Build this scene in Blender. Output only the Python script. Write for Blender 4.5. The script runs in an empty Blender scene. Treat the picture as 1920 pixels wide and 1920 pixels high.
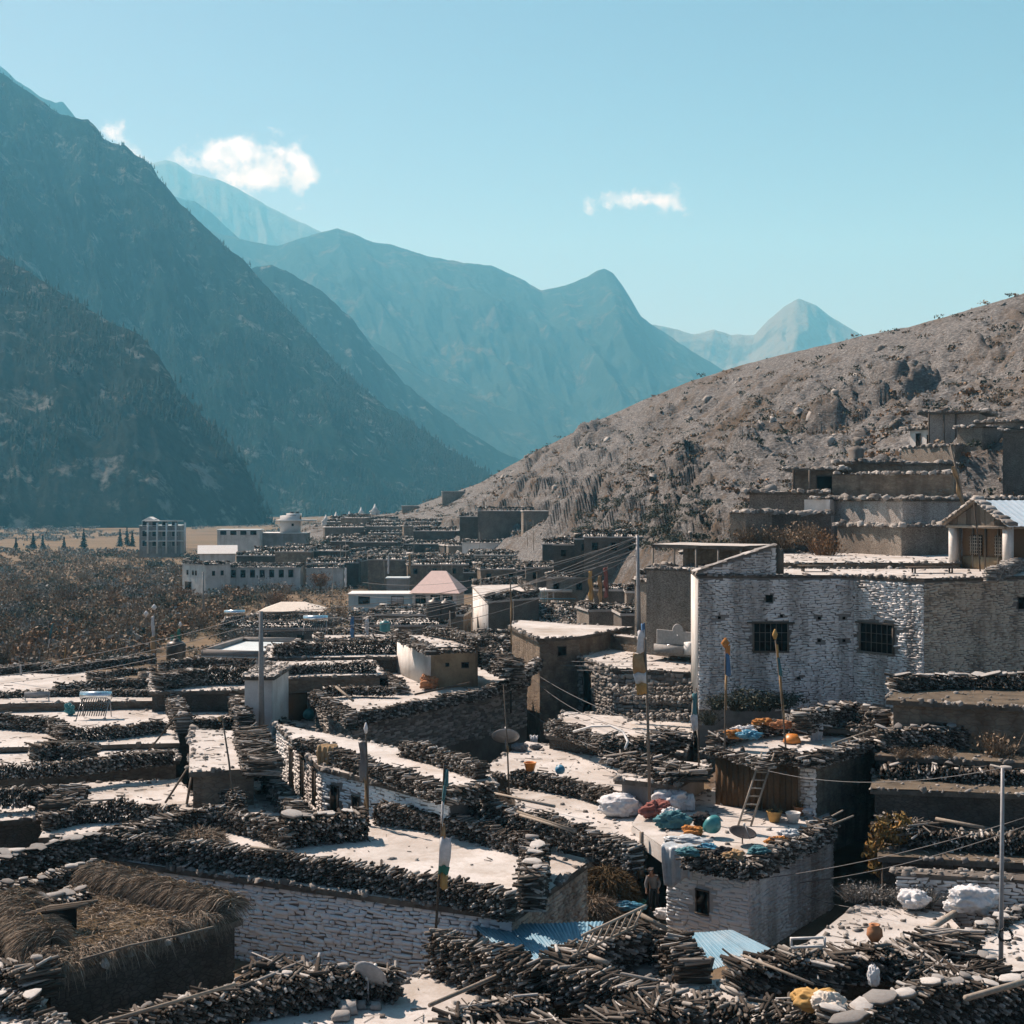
import bpy, math, random
import numpy as np
from mathutils import Matrix, Vector

# ---------------------------------------------------------------- camera
SC = bpy.context.scene
COL = SC.collection
FPX, YH, CZ = 2667.0, 930.0, 16.0          # focal length in photo pixels, horizon row, eye height
cam_d = bpy.data.cameras.new('camera')
cam_d.sensor_width = 36.0
cam_d.lens = 36.0 * FPX / 1920.0
cam_d.shift_y = -(960.0 - YH) / 1920.0
cam_d.clip_start, cam_d.clip_end = 0.5, 40000.0
cam = bpy.data.objects.new('camera', cam_d)
cam.location = (0, 0, CZ)
cam.rotation_euler = (math.radians(90), 0, 0)
COL.objects.link(cam)
SC.camera = cam

# ---------------------------------------------------------------- light
SUN_ELEV = math.radians(47)
SUN_TO = Vector((-0.73, 0.68, 0)).normalized()      # towards the sun: left, beyond the village
SUN_VEC = Vector((SUN_TO.x * math.cos(SUN_ELEV), SUN_TO.y * math.cos(SUN_ELEV), math.sin(SUN_ELEV)))
sun_d = bpy.data.lights.new('sun', 'SUN')
sun_d.energy = 5.0
sun_d.angle = math.radians(0.5)
sun_d.color = (1.0, 0.965, 0.915)
sun = bpy.data.objects.new('sun', sun_d)
sun.rotation_euler = SUN_VEC.to_track_quat('Z', 'Y').to_euler()
sun.location = (0, 0, 200)
COL.objects.link(sun)

W = bpy.data.worlds.new('World')
SC.world = W
W.use_nodes = True
wn, wl = W.node_tree.nodes, W.node_tree.links
wn.clear()
w_out = wn.new('ShaderNodeOutputWorld')
w_bg = wn.new('ShaderNodeBackground')
w_sky = wn.new('ShaderNodeTexSky')
w_sky.sky_type = 'NISHITA'
w_sky.sun_disc = False
w_sky.sun_elevation = SUN_ELEV
w_sky.sun_rotation = math.atan2(SUN_TO.x, SUN_TO.y)
w_sky.altitude = 2600
w_sky.air_density = 0.9
w_sky.dust_density = 5.0
w_sky.ozone_density = 0.1
SKY_STRENGTH = 0.06
w_bg.inputs['Strength'].default_value = SKY_STRENGTH


def build_sky():
    """two small fair-weather clouds set into the sky by direction, with a wispy noise edge"""
    tc = wn.new('ShaderNodeTexCoord')
    nrm = wn.new('ShaderNodeVectorMath'); nrm.operation = 'NORMALIZE'
    wl.new(tc.outputs['Generated'], nrm.inputs[0])
    # slope coordinates of a direction: (x/y, z/y)
    sep = wn.new('ShaderNodeSeparateXYZ'); wl.new(nrm.outputs[0], sep.inputs[0])
    def m(op, a, b=None, c=None, clamp=False):
        n = wn.new('ShaderNodeMath'); n.operation = op; n.use_clamp = clamp
        for i, v in enumerate((a, b, c)):
            if v is None: continue
            if isinstance(v, (int, float)): n.inputs[i].default_value = v
            else: wl.new(v, n.inputs[i])
        return n.outputs[0]
    ysafe = m('MAXIMUM', sep.outputs['Y'], 0.02)
    sx = m('DIVIDE', sep.outputs['X'], ysafe)
    sz = m('DIVIDE', sep.outputs['Z'], ysafe)
    noi = wn.new('ShaderNodeTexNoise'); noi.inputs['Scale'].default_value = 55.0
    noi.inputs['Detail'].default_value = 9.0; noi.inputs['Roughness'].default_value = 0.62
    off = wn.new('ShaderNodeVectorMath'); off.operation = 'ADD'; off.inputs[1].default_value = (3.3, 1.7, 0.4)
    wl.new(nrm.outputs[0], off.inputs[0]); wl.new(off.outputs[0], noi.inputs['Vector'])
    nz = m('SUBTRACT', noi.outputs['Fac'], 0.5)
    fac = None
    blobs = [(400, 300, 62, 26), (455, 292, 60, 32), (515, 308, 62, 32), (555, 330, 42, 36), (480, 318, 74, 30), (500, 312, 50, 30), (435, 275, 30, 20),
             (205, 252, 34, 20), (250, 285, 26, 18), (280, 305, 26, 12),
             (1140, 368, 34, 24), (1175, 378, 40, 18), (1250, 375, 42, 20), (1215, 372, 30, 10)]
    for px, py, rx, ry in blobs:
        cx, cz = (px - 960) / FPX, (YH - py) / FPX
        ax = m('DIVIDE', m('SUBTRACT', sx, cx), rx / FPX)
        az = m('DIVIDE', m('SUBTRACT', sz, cz), ry / FPX)
        r2 = m('ADD', m('MULTIPLY', ax, ax), m('MULTIPLY', az, az))
        g = m('POWER', 2.718, m('MULTIPLY', r2, -0.9))
        fac = g if fac is None else m('ADD', fac, g)
    dens = m('ADD', m('MINIMUM', fac, 1.5), m('MULTIPLY', nz, 4.8))
    mr = wn.new('ShaderNodeMapRange'); mr.interpolation_type = 'SMOOTHSTEP'
    wl.new(dens, mr.inputs['Value'])
    mr.inputs['From Min'].default_value = 0.34; mr.inputs['From Max'].default_value = 1.75
    near = m('MULTIPLY', mr.outputs[0], m('GREATER_THAN', sep.outputs['Y'], 0.1))
    near = m('MULTIPLY', near, m('GREATER_THAN', fac, 0.06))
    near = m('MULTIPLY', near, 0.9)
    mix = wn.new('ShaderNodeMix'); mix.data_type = 'RGBA'
    wl.new(near, mix.inputs['Factor'])
    wl.new(w_sky.outputs[0], mix.inputs['A'])
    n2 = wn.new('ShaderNodeTexNoise'); n2.inputs['Scale'].default_value = 70.0; n2.inputs['Detail'].default_value = 6.0
    wl.new(nrm.outputs[0], n2.inputs['Vector'])
    cr = wn.new('ShaderNodeValToRGB')
    cr.color_ramp.elements[0].position = 0.36; cr.color_ramp.elements[0].color = (0.66, 0.70, 0.73, 1)
    cr.color_ramp.elements[1].position = 0.62; cr.color_ramp.elements[1].color = (1, 1, 1, 1)
    wl.new(n2.outputs['Fac'], cr.inputs['Fac'])
    vm = wn.new('ShaderNodeVectorMath'); vm.operation = 'SCALE'; vm.inputs['Scale'].default_value = 13.5
    wl.new(cr.outputs['Color'], vm.inputs[0])
    wl.new(vm.outputs[0], mix.inputs['B'])
    wl.new(mix.outputs['Result'], w_bg.inputs['Color'])
    wl.new(w_bg.outputs[0], w_out.inputs['Surface'])
build_sky()

SC.view_settings.view_transform = 'Standard'
SC.view_settings.look = 'None'
SC.view_settings.gamma = 1.0
SC.view_settings.exposure = 0.72
SC.view_settings.use_curve_mapping = False
SC.render.engine = 'CYCLES'
SC.cycles.use_denoising = True
SC.cycles.max_bounces = 6
SC.cycles.diffuse_bounces = 2
SC.cycles.glossy_bounces = 2
SC.cycles.transmission_bounces = 3
SC.cycles.volume_bounces = 1
SC.cycles.transparent_max_bounces = 6
SC.cycles.caustics_reflective = False
SC.cycles.caustics_refractive = False

# ---------------------------------------------------------------- photo geometry
def G(px, py, z):
    """where the sight line of a photo pixel meets height z"""
    d = (z - CZ) * FPX / (YH - py)
    return Vector(((px - 960) / FPX * d, d, z))

def D(px, py, d):
    """the point of a sight line at forward distance d"""
    return Vector(((px - 960) / FPX * d, d, CZ + (YH - py) / FPX * d))

# ---------------------------------------------------------------- noise
def _hash(ix, iy, iz, seed):
    h = (ix.astype(np.int64) * 374761393 + iy.astype(np.int64) * 668265263 + iz.astype(np.int64) * 2147483647 + seed * 1274126177) & 0xFFFFFFFF
    h = ((h ^ (h >> 13)) * 1274126177) & 0xFFFFFFFF
    h = ((h ^ (h >> 16)) * 2246822519) & 0xFFFFFFFF
    return ((h ^ (h >> 15)) & 0xFFFFFF) / float(0xFFFFFF)

def vnoise(x, y, z=None, seed=0):
    x = np.asarray(x, float); y = np.asarray(y, float)
    z = np.zeros_like(x) if z is None else np.asarray(z, float)
    ix, iy, iz = np.floor(x), np.floor(y), np.floor(z)
    fx, fy, fz = x - ix, y - iy, z - iz
    fx = fx * fx * fx * (fx * (fx * 6 - 15) + 10); fy = fy * fy * fy * (fy * (fy * 6 - 15) + 10); fz = fz * fz * (3 - 2 * fz)
    r = 0
    for a in (0, 1):
        for b in (0, 1):
            for c in (0, 1):
                w = (fx if a else 1 - fx) * (fy if b else 1 - fy) * (fz if c else 1 - fz)
                r = r + w * _hash(ix + a, iy + b, iz + c, seed)
    return r * 2 - 1

def fbm(x, y, z=None, octv=5, seed=0, gain=0.5):
    s, a, f, t = 0, 1.0, 1.0, 0.0
    for o in range(octv):
        s = s + a * vnoise(x * f, y * f, None if z is None else z * f, seed + o * 17)
        t += a; a *= gain; f *= 2.03
    return s / t

def worley(x, y, seed=0):
    """cell noise: nearest and second distance, and a random value for each cell"""
    x = np.asarray(x, float); y = np.asarray(y, float)
    ix, iy = np.floor(x), np.floor(y)
    f1 = np.full(x.shape, 9.0); f2 = f1.copy(); val = np.zeros(x.shape); zz = np.zeros(x.shape)
    for a in (-1, 0, 1):
        for b in (-1, 0, 1):
            cx, cy = ix + a, iy + b
            dx = cx + _hash(cx, cy, zz, seed) - x; dy = cy + _hash(cx, cy, zz, seed + 1) - y
            d = np.sqrt(dx * dx + dy * dy); v = _hash(cx, cy, zz, seed + 2)
            near = d < f1
            f2 = np.where(near, f1, np.minimum(f2, d)); val = np.where(near, v, val); f1 = np.where(near, d, f1)
    return f1, f2, val

def ridged(x, y, octv=5, seed=0, gain=0.5):
    s, a, f, t = 0, 1.0, 1.0, 0.0
    for o in range(octv):
        s = s + a * (1 - 2 * np.abs(vnoise(x * f, y * f, None, seed + o * 31)))
        t += a; a *= gain; f *= 2.07
    return s / t

# ---------------------------------------------------------------- meshes and objects
def mk_mesh(name, V, F, mat=None, smooth=False):
    """V (n,3); F an (m,3) or (m,4) array or a list of faces"""
    me = bpy.data.meshes.new(name)
    V = np.asarray(V, np.float32).reshape(-1, 3)
    if isinstance(F, np.ndarray):
        n, k = F.shape
        me.vertices.add(len(V)); me.vertices.foreach_set('co', V.ravel())
        me.loops.add(n * k); me.loops.foreach_set('vertex_index', F.astype(np.int32).ravel())
        me.polygons.add(n); me.polygons.foreach_set('loop_start', np.arange(0, n * k, k, dtype=np.int32))
        me.update(calc_edges=True)
    else:
        me.from_pydata([tuple(v) for v in V], [], F)
    if mat: me.materials.append(mat)
    if smooth:
        me.polygons.foreach_set('use_smooth', np.ones(len(me.polygons), bool))
    return me

def link(name, data, parent=None, label=None, cat=None, group=None, kind=None):
    o = bpy.data.objects.new(name, data)
    COL.objects.link(o)
    if parent is not None:
        o.parent = parent
        if parent.type == 'EMPTY':
            o.matrix_parent_inverse = Matrix.Translation(-parent.location)
    if label: o['label'] = label
    if cat: o['category'] = cat
    if group: o['group'] = group
    if kind: o['kind'] = kind
    return o

def thing(name, loc, label, cat, group=None):
    o = bpy.data.objects.new(name, None)
    o.empty_display_size = 0.3
    o.location = Vector(loc)
    COL.objects.link(o)
    o['label'] = label; o['category'] = cat
    if group: o['group'] = group
    return o

# ---------------------------------------------------------------- materials
MATS = {}
class NT:
    """small helper for node materials"""
    def __init__(self, name, rough=0.9, spec=0.2):
        self.m = bpy.data.materials.new(name); self.m.use_nodes = True
        self.t = self.m.node_tree; self.n = self.t.nodes; self.l = self.t.links
        self.b = self.n['Principled BSDF']
        self.b.inputs['Roughness'].default_value = rough
        self.b.inputs['Specular IOR Level'].default_value = spec
        MATS[name] = self.m
    def pos(self):
        g = self.n.new('ShaderNodeNewGeometry'); return g.outputs['Position']
    def island(self):
        g = self.n.new('ShaderNodeNewGeometry'); return g.outputs['Random Per Island']
    def objrnd(self):
        g = self.n.new('ShaderNodeObjectInfo'); return g.outputs['Random']
    def scale(self, vec, s):
        n = self.n.new('ShaderNodeVectorMath'); n.operation = 'MULTIPLY'
        self.l.new(vec, n.inputs[0]); n.inputs[1].default_value = s
        return n.outputs[0]
    def noise(self, vec, scale, detail=5, rough=0.6, dist=0.0):
        n = self.n.new('ShaderNodeTexNoise'); n.inputs['Scale'].default_value = scale
        n.inputs['Detail'].default_value = detail; n.inputs['Roughness'].default_value = rough
        n.inputs['Distortion'].default_value = dist
        if vec is not None: self.l.new(vec, n.inputs['Vector'])
        return n.outputs['Fac']
    def vor(self, vec, scale, out='Distance'):
        n = self.n.new('ShaderNodeTexVoronoi'); n.inputs['Scale'].default_value = scale
        self.l.new(vec, n.inputs['Vector']); return n.outputs[out]
    def ramp(self, fac, stops, interp='LINEAR'):
        n = self.n.new('ShaderNodeValToRGB'); n.color_ramp.interpolation = interp
        e = n.color_ramp.elements
        while len(e) < len(stops): e.new(0.5)
        for i, (p, c) in enumerate(stops):
            e[i].position = p; e[i].color = (*c, 1) if len(c) == 3 else c
        self.l.new(fac, n.inputs['Fac']); return n.outputs['Color']
    def map(self, v, a, b, c=0.0, d=1.0):
        n = self.n.new('ShaderNodeMapRange'); self.l.new(v, n.inputs['Value'])
        for k, x in zip(('From Min', 'From Max', 'To Min', 'To Max'), (a, b, c, d)): n.inputs[k].default_value = x
        return n.outputs[0]
    def math(self, op, a, b):
        n = self.n.new('ShaderNodeMath'); n.operation = op
        for i, v in enumerate((a, b)):
            if isinstance(v, (int, float)): n.inputs[i].default_value = v
            else: self.l.new(v, n.inputs[i])
        return n.outputs[0]
    def mix(self, fac, a, b, blend='MIX'):
        n = self.n.new('ShaderNodeMix'); n.data_type = 'RGBA'; n.blend_type = blend
        for k, v in (('Factor', fac), ('A', a), ('B', b)):
            if isinstance(v, (int, float)): n.inputs[k].default_value = v
            elif isinstance(v, tuple): n.inputs[k].default_value = (*v, 1) if len(v) == 3 else v
            else: self.l.new(v, n.inputs[k])
        return n.outputs['Result']
    def color(self, c):
        if isinstance(c, tuple): self.b.inputs['Base Color'].default_value = (*c, 1)
        else: self.l.new(c, self.b.inputs['Base Color'])
    def bump(self, h, strength=0.4, dist=0.05):
        n = self.n.new('ShaderNodeBump'); n.inputs['Strength'].default_value = strength; n.inputs['Distance'].default_value = dist
        self.l.new(h, n.inputs['Height']); self.l.new(n.outputs['Normal'], self.b.inputs['Normal'])
# ================================================================ terrain materials
def mat_forest(name, dark, light, rock, s=1.0, rock_amt=0.62):
    t = NT(name, 1.0, 0.0)
    p = t.pos()
    a = t.noise(p, 0.012 * s, 8, 0.65)
    b = t.noise(t.scale(p, (1, 1, 0.35)), 0.06 * s, 6, 0.7)
    c = t.ramp(b, [(0.35, dark), (0.62, light)])
    r = t.map(t.math('ADD', a, t.math('MULTIPLY', b, 0.35)), rock_amt + 0.10, rock_amt + 0.22)
    t.color(t.mix(r, c, rock))
    t.bump(b, 1.0, 6.0 / s)
    return t.m
mat_forest('forest_near', (0.010, 0.014, 0.013), (0.026, 0.030, 0.027), (0.14, 0.138, 0.13), 3.4, 0.63)
mat_forest('forest_mid', (0.006, 0.016, 0.016), (0.014, 0.028, 0.024), (0.14, 0.145, 0.14), 2.0, 0.645)  # greens darkened so the colour carries the shade of the slope
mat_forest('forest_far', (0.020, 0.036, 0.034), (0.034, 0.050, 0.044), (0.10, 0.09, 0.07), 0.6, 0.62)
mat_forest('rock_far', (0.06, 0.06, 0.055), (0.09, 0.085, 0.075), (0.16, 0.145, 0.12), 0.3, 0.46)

t = NT('hill_soil', 1.0, 0.05)
p = t.pos()
n1 = t.noise(p, 0.035, 8, 0.65, 0.6)
n2 = t.noise(p, 0.30, 7, 0.7)
n3 = t.noise(t.scale(p, (1, 1, 2.5)), 1.6, 5, 0.75)
soil = t.ramp(n3, [(0.30, (0.062, 0.060, 0.058)), (0.50, (0.165, 0.160, 0.154)), (0.70, (0.35, 0.342, 0.33))])
scrub = t.ramp(n2, [(0.35, (0.055, 0.042, 0.031)), (0.65, (0.145, 0.108, 0.076))])
f = t.map(t.math('ADD', t.math('MULTIPLY', n1, 0.7), t.math('MULTIPLY', n2, 0.45)), 0.56, 0.72)
t.color(t.mix(f, soil, scrub))
t.bump(t.math('ADD', t.math('MULTIPLY', n2, 1.2), n3), 0.7, 0.8)

t = NT('valley_soil', 1.0, 0.05)
p = t.pos()
n1 = t.noise(t.scale(p, (0.35, 1.0, 1.0)), 0.02, 6, 0.6)
n2 = t.noise(p, 0.35, 6, 0.7)
c1 = t.ramp(n1, [(0.40, (0.085, 0.065, 0.045)), (0.50, (0.20, 0.145, 0.10)), (0.60, (0.15, 0.115, 0.075))])
t.color(t.mix(t.map(n2, 0.4, 0.7, 0.0, 0.7), c1, (0.10, 0.085, 0.06)))
t.bump(n2, 0.6, 0.6)

t = NT('village_ground', 1.0, 0.05)
p = t.pos()
n2 = t.noise(p, 0.5, 7, 0.7)
t.color(t.ramp(n2, [(0.3, (0.075, 0.066, 0.056)), (0.7, (0.20, 0.18, 0.155))]))
t.bump(n2, 0.6, 0.3)

# ================================================================ mountains
def interp_poly(pts, u):
    pts = np.asarray(pts, float)
    return np.interp(u, pts[:, 0], pts[:, 1])

def mountain(name, sil, d_ridge, d_base, mat, seed, nu=420, nt=110, skew=0.0, gully=0.10, gfreq=9.0, rough=3.0, base_z=-6, conc=1.0, label=None, crest=0.0):
    """sil: skyline as photo pixels. The face runs from the valley floor up to that skyline; behind it a back slope.
       skew moves the foot sideways (in pixels), so that spurs run down at a slant."""
    u = np.linspace(sil[0][0], sil[-1][0], nu)
    py = interp_poly(sil, u)
    dr = np.interp(u, [s[0] for s in d_ridge], [s[1] for s in d_ridge])
    db = np.interp(u, [s[0] for s in d_base], [s[1] for s in d_base])
    rx = (u - 960) / FPX * dr; rz = CZ + (YH - py) / FPX * dr
    jag = fbm(u / 14.0, np.full_like(u, seed * 3.1), octv=4, seed=seed) * crest * dr / FPX
    rz = rz + jag
    bx = (u + skew - 960) / FPX * db
    T = np.linspace(0, 1, nt)
    L = np.concatenate([[0], np.cumsum(np.hypot(np.diff(rx), np.diff(dr)))])
    S = max(np.ptp(rx), 500.0)
    X = np.empty((nt + 14, nu)); Y = X.copy(); Z = X.copy()
    for i, tt in enumerate(T):
        k = tt ** conc
        x = bx + (rx - bx) * tt; y = db + (dr - db) * tt; z = base_z + (rz - base_z) * k
        H = rz - base_z
        uu = L / S * gfreq
        env = np.sin(math.pi * min(1, tt * 0.97 + 0.02)) ** 0.7 if tt < 1 else 0
        g = ridged(uu + tt * 0.7, np.full_like(uu, tt * 2.2 + seed), octv=5, seed=seed)
        n = fbm(uu * 2.1, np.full_like(uu, tt * 7 + seed), octv=6, seed=seed + 5, gain=0.6)
        y = y - (g * gully * H * 0.9 + n * gully * H * 0.55) * env
        z = z + (g * gully * 0.35 + n * gully * 0.3) * H * env
        X[i], Y[i], Z[i] = x, y, z
    for j in range(14):
        k = (j + 1) / 14
        X[nt + j] = rx; Y[nt + j] = dr + k * (rz - base_z) * 1.3
        n = fbm(L / S * gfreq * 2, np.full_like(L, k * 4 + seed + 9), octv=4, seed=seed + 2)
        Z[nt + j] = rz - (rz - base_z) * k * (0.93 + 0.2 * n * (1 - k)) - 2 * k
    V = np.stack([X, Y, Z], -1).reshape(-1, 3)
    R = nt + 14
    i, j = np.meshgrid(np.arange(R - 1), np.arange(nu - 1), indexing='ij')
    a = (i * nu + j).ravel()
    F = np.stack([a, a + 1, a + nu + 1, a + nu], -1)
    o = link(name, mk_mesh(name, V, F, MATS[mat], True), kind='structure')
    return V.reshape(R, nu, 3)

M_near = mountain('mountain_spur', [(-420, 250), (-200, 370), (0, 478), (60, 515), (130, 560), (200, 600), (262, 628), (300, 672), (340, 738), (400, 800), (440, 845), (470, 893), (492, 955), (500, 982)],
         [(-420, 1450), (0, 1330), (262, 1200), (500, 1090)], [(-420, 950), (0, 940), (300, 980), (500, 1085)], 'forest_near', 3, nu=320, nt=90, gully=0.085, gfreq=6, skew=0, crest=5, conc=0.9)
M_left = mountain('mountain_flank', [(-500, -200), (-250, -30), (0, 135), (60, 178), (100, 205), (140, 222), (165, 222), (185, 245), (195, 262), (230, 270), (285, 312), (300, 338), (345, 388), (400, 440), (460, 492), (520, 560), (580, 622), (640, 690), (700, 745), (800, 812), (880, 868), (930, 905), (960, 935), (975, 965)],
         [(-500, 2600), (0, 2500), (285, 2350), (600, 2050), (975, 1800)], [(-500, 1500), (300, 1500), (600, 1450), (975, 1790)], 'forest_mid', 11, nu=420, nt=120, gully=0.125, gfreq=10, skew=60, crest=5, conc=1.05)
mountain('mountain_shoulder', [(440, 520), (480, 500), (510, 497), (540, 510), (600, 543), (660, 597), (700, 652), (760, 720), (830, 775), (880, 810), (940, 848), (1000, 868), (1080, 905), (1130, 945)],
         [(440, 3100), (1130, 2700)], [(440, 2300), (1130, 2500)], 'forest_mid', 23, nu=260, nt=60, gully=0.09, gfreq=8, skew=40, crest=3)
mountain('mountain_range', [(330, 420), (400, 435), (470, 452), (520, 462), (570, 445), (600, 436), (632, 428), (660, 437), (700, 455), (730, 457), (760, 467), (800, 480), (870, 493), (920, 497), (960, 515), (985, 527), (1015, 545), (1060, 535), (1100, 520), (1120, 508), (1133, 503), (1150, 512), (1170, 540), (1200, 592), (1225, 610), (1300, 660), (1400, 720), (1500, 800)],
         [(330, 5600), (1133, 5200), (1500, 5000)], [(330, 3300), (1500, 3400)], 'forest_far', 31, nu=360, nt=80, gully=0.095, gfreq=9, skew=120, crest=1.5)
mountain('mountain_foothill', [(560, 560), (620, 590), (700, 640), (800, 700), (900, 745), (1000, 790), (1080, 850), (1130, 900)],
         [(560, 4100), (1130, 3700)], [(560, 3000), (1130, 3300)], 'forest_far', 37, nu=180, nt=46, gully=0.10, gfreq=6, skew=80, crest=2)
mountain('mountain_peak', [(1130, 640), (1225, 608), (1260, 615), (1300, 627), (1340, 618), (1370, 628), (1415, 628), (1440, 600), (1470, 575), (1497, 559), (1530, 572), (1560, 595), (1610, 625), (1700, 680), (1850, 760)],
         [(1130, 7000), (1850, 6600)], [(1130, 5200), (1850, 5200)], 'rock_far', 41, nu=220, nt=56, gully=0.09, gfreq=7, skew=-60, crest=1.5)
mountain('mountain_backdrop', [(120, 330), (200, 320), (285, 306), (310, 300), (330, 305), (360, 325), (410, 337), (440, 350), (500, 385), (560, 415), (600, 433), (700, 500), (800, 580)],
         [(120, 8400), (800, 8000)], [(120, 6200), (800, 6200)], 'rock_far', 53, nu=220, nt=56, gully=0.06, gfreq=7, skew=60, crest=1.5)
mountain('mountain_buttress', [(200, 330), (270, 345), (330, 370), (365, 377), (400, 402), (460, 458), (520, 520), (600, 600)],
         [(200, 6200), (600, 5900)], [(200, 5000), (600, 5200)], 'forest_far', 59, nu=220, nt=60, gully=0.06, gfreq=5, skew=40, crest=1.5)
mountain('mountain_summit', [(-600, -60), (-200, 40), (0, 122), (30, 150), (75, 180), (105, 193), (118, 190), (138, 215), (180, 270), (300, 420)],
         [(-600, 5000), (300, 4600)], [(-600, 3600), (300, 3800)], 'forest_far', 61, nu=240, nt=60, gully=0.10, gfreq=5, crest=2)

# ================================================================ the right-hand hill
HC = np.array([(560, 985, 640), (640, 972, 600), (740, 962, 540), (780, 948, 520), (830, 930, 480), (900, 905, 440), (1000, 848, 390), (1100, 800, 350), (1200, 752, 325), (1300, 710, 300), (1400, 680, 285), (1500, 655, 270), (1600, 632, 255), (1700, 613, 242), (1800, 585, 232), (1920, 548, 222), (2100, 490, 215), (2400, 400, 205)], float)
HB = np.array([(560, 1000, 480), (740, 1000, 400), (900, 1003, 310), (1050, 1015, 235), (1150, 1035, 185), (1300, 1045, 140), (1400, 1055, 120), (1600, 1075, 102), (1920, 1100, 92), (2400, 1140, 84)], float)
H0 = np.array([(560, 420), (740, 330), (900, 255), (1050, 190), (1150, 150), (1220, 105), (1300, 72), (1400, 63), (1600, 60), (1920, 56), (2400, 52)], float)

def hill_dz(u, t):
    """distance and height of the smooth hill in the column of pixel u; t<0 foot apron, 0..1 face, 1..2 back"""
    cpy, cd = np.interp(u, HC[:, 0], HC[:, 1]), np.interp(u, HC[:, 0], HC[:, 2])
    bpy_, bd = np.interp(u, HB[:, 0], HB[:, 1]), np.interp(u, HB[:, 0], HB[:, 2])
    d0 = np.interp(u, H0[:, 0], H0[:, 1])
    cz = CZ + (YH - cpy) / FPX * cd; bz = CZ + (YH - bpy_) / FPX * bd
    t = np.asarray(t, float)
    d = np.where(t < 0, bd + (bd - d0) * t, np.where(t <= 1, np.exp(np.log(bd) + (np.log(cd) - np.log(bd)) * np.clip(t, 0, 1)), cd + (t - 1) * 260))
    py = bpy_ + (cpy - bpy_) * np.clip(t, 0, 1)
    zf = CZ + (YH - py) / FPX * d
    z = np.where(t < 0, bz + (bz + 2.5) * t, np.where(t <= 1, zf, cz - (t - 1) ** 1.3 * (cz + 8)))
    return d, z

def hill_z(px, d):
    """height of the smooth hill at a distance in the column of pixel px (low where there is no hill)"""
    cd = np.interp(px, HC[:, 0], HC[:, 2]); bd = np.interp(px, HB[:, 0], HB[:, 2]); d0 = np.interp(px, H0[:, 0], H0[:, 1])
    if d < d0 or px < 560: return -9.0
    t = (d - bd) / (bd - d0) if d < bd else (math.log(d) - math.log(bd)) / (math.log(cd) - math.log(bd))
    return float(hill_dz(np.array(float(px)), min(t, 1.0))[1])

def hill_at(px, py):
    """point on the smooth hill face seen at a pixel"""
    cpy = np.interp(px, HC[:, 0], HC[:, 1]); bp = np.interp(px, HB[:, 0], HB[:, 1])
    d, z = hill_dz(np.array(float(px)), (bp - py) / (bp - cpy))
    return Vector(((px - 960) / FPX * float(d), float(d), float(z)))

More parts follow.
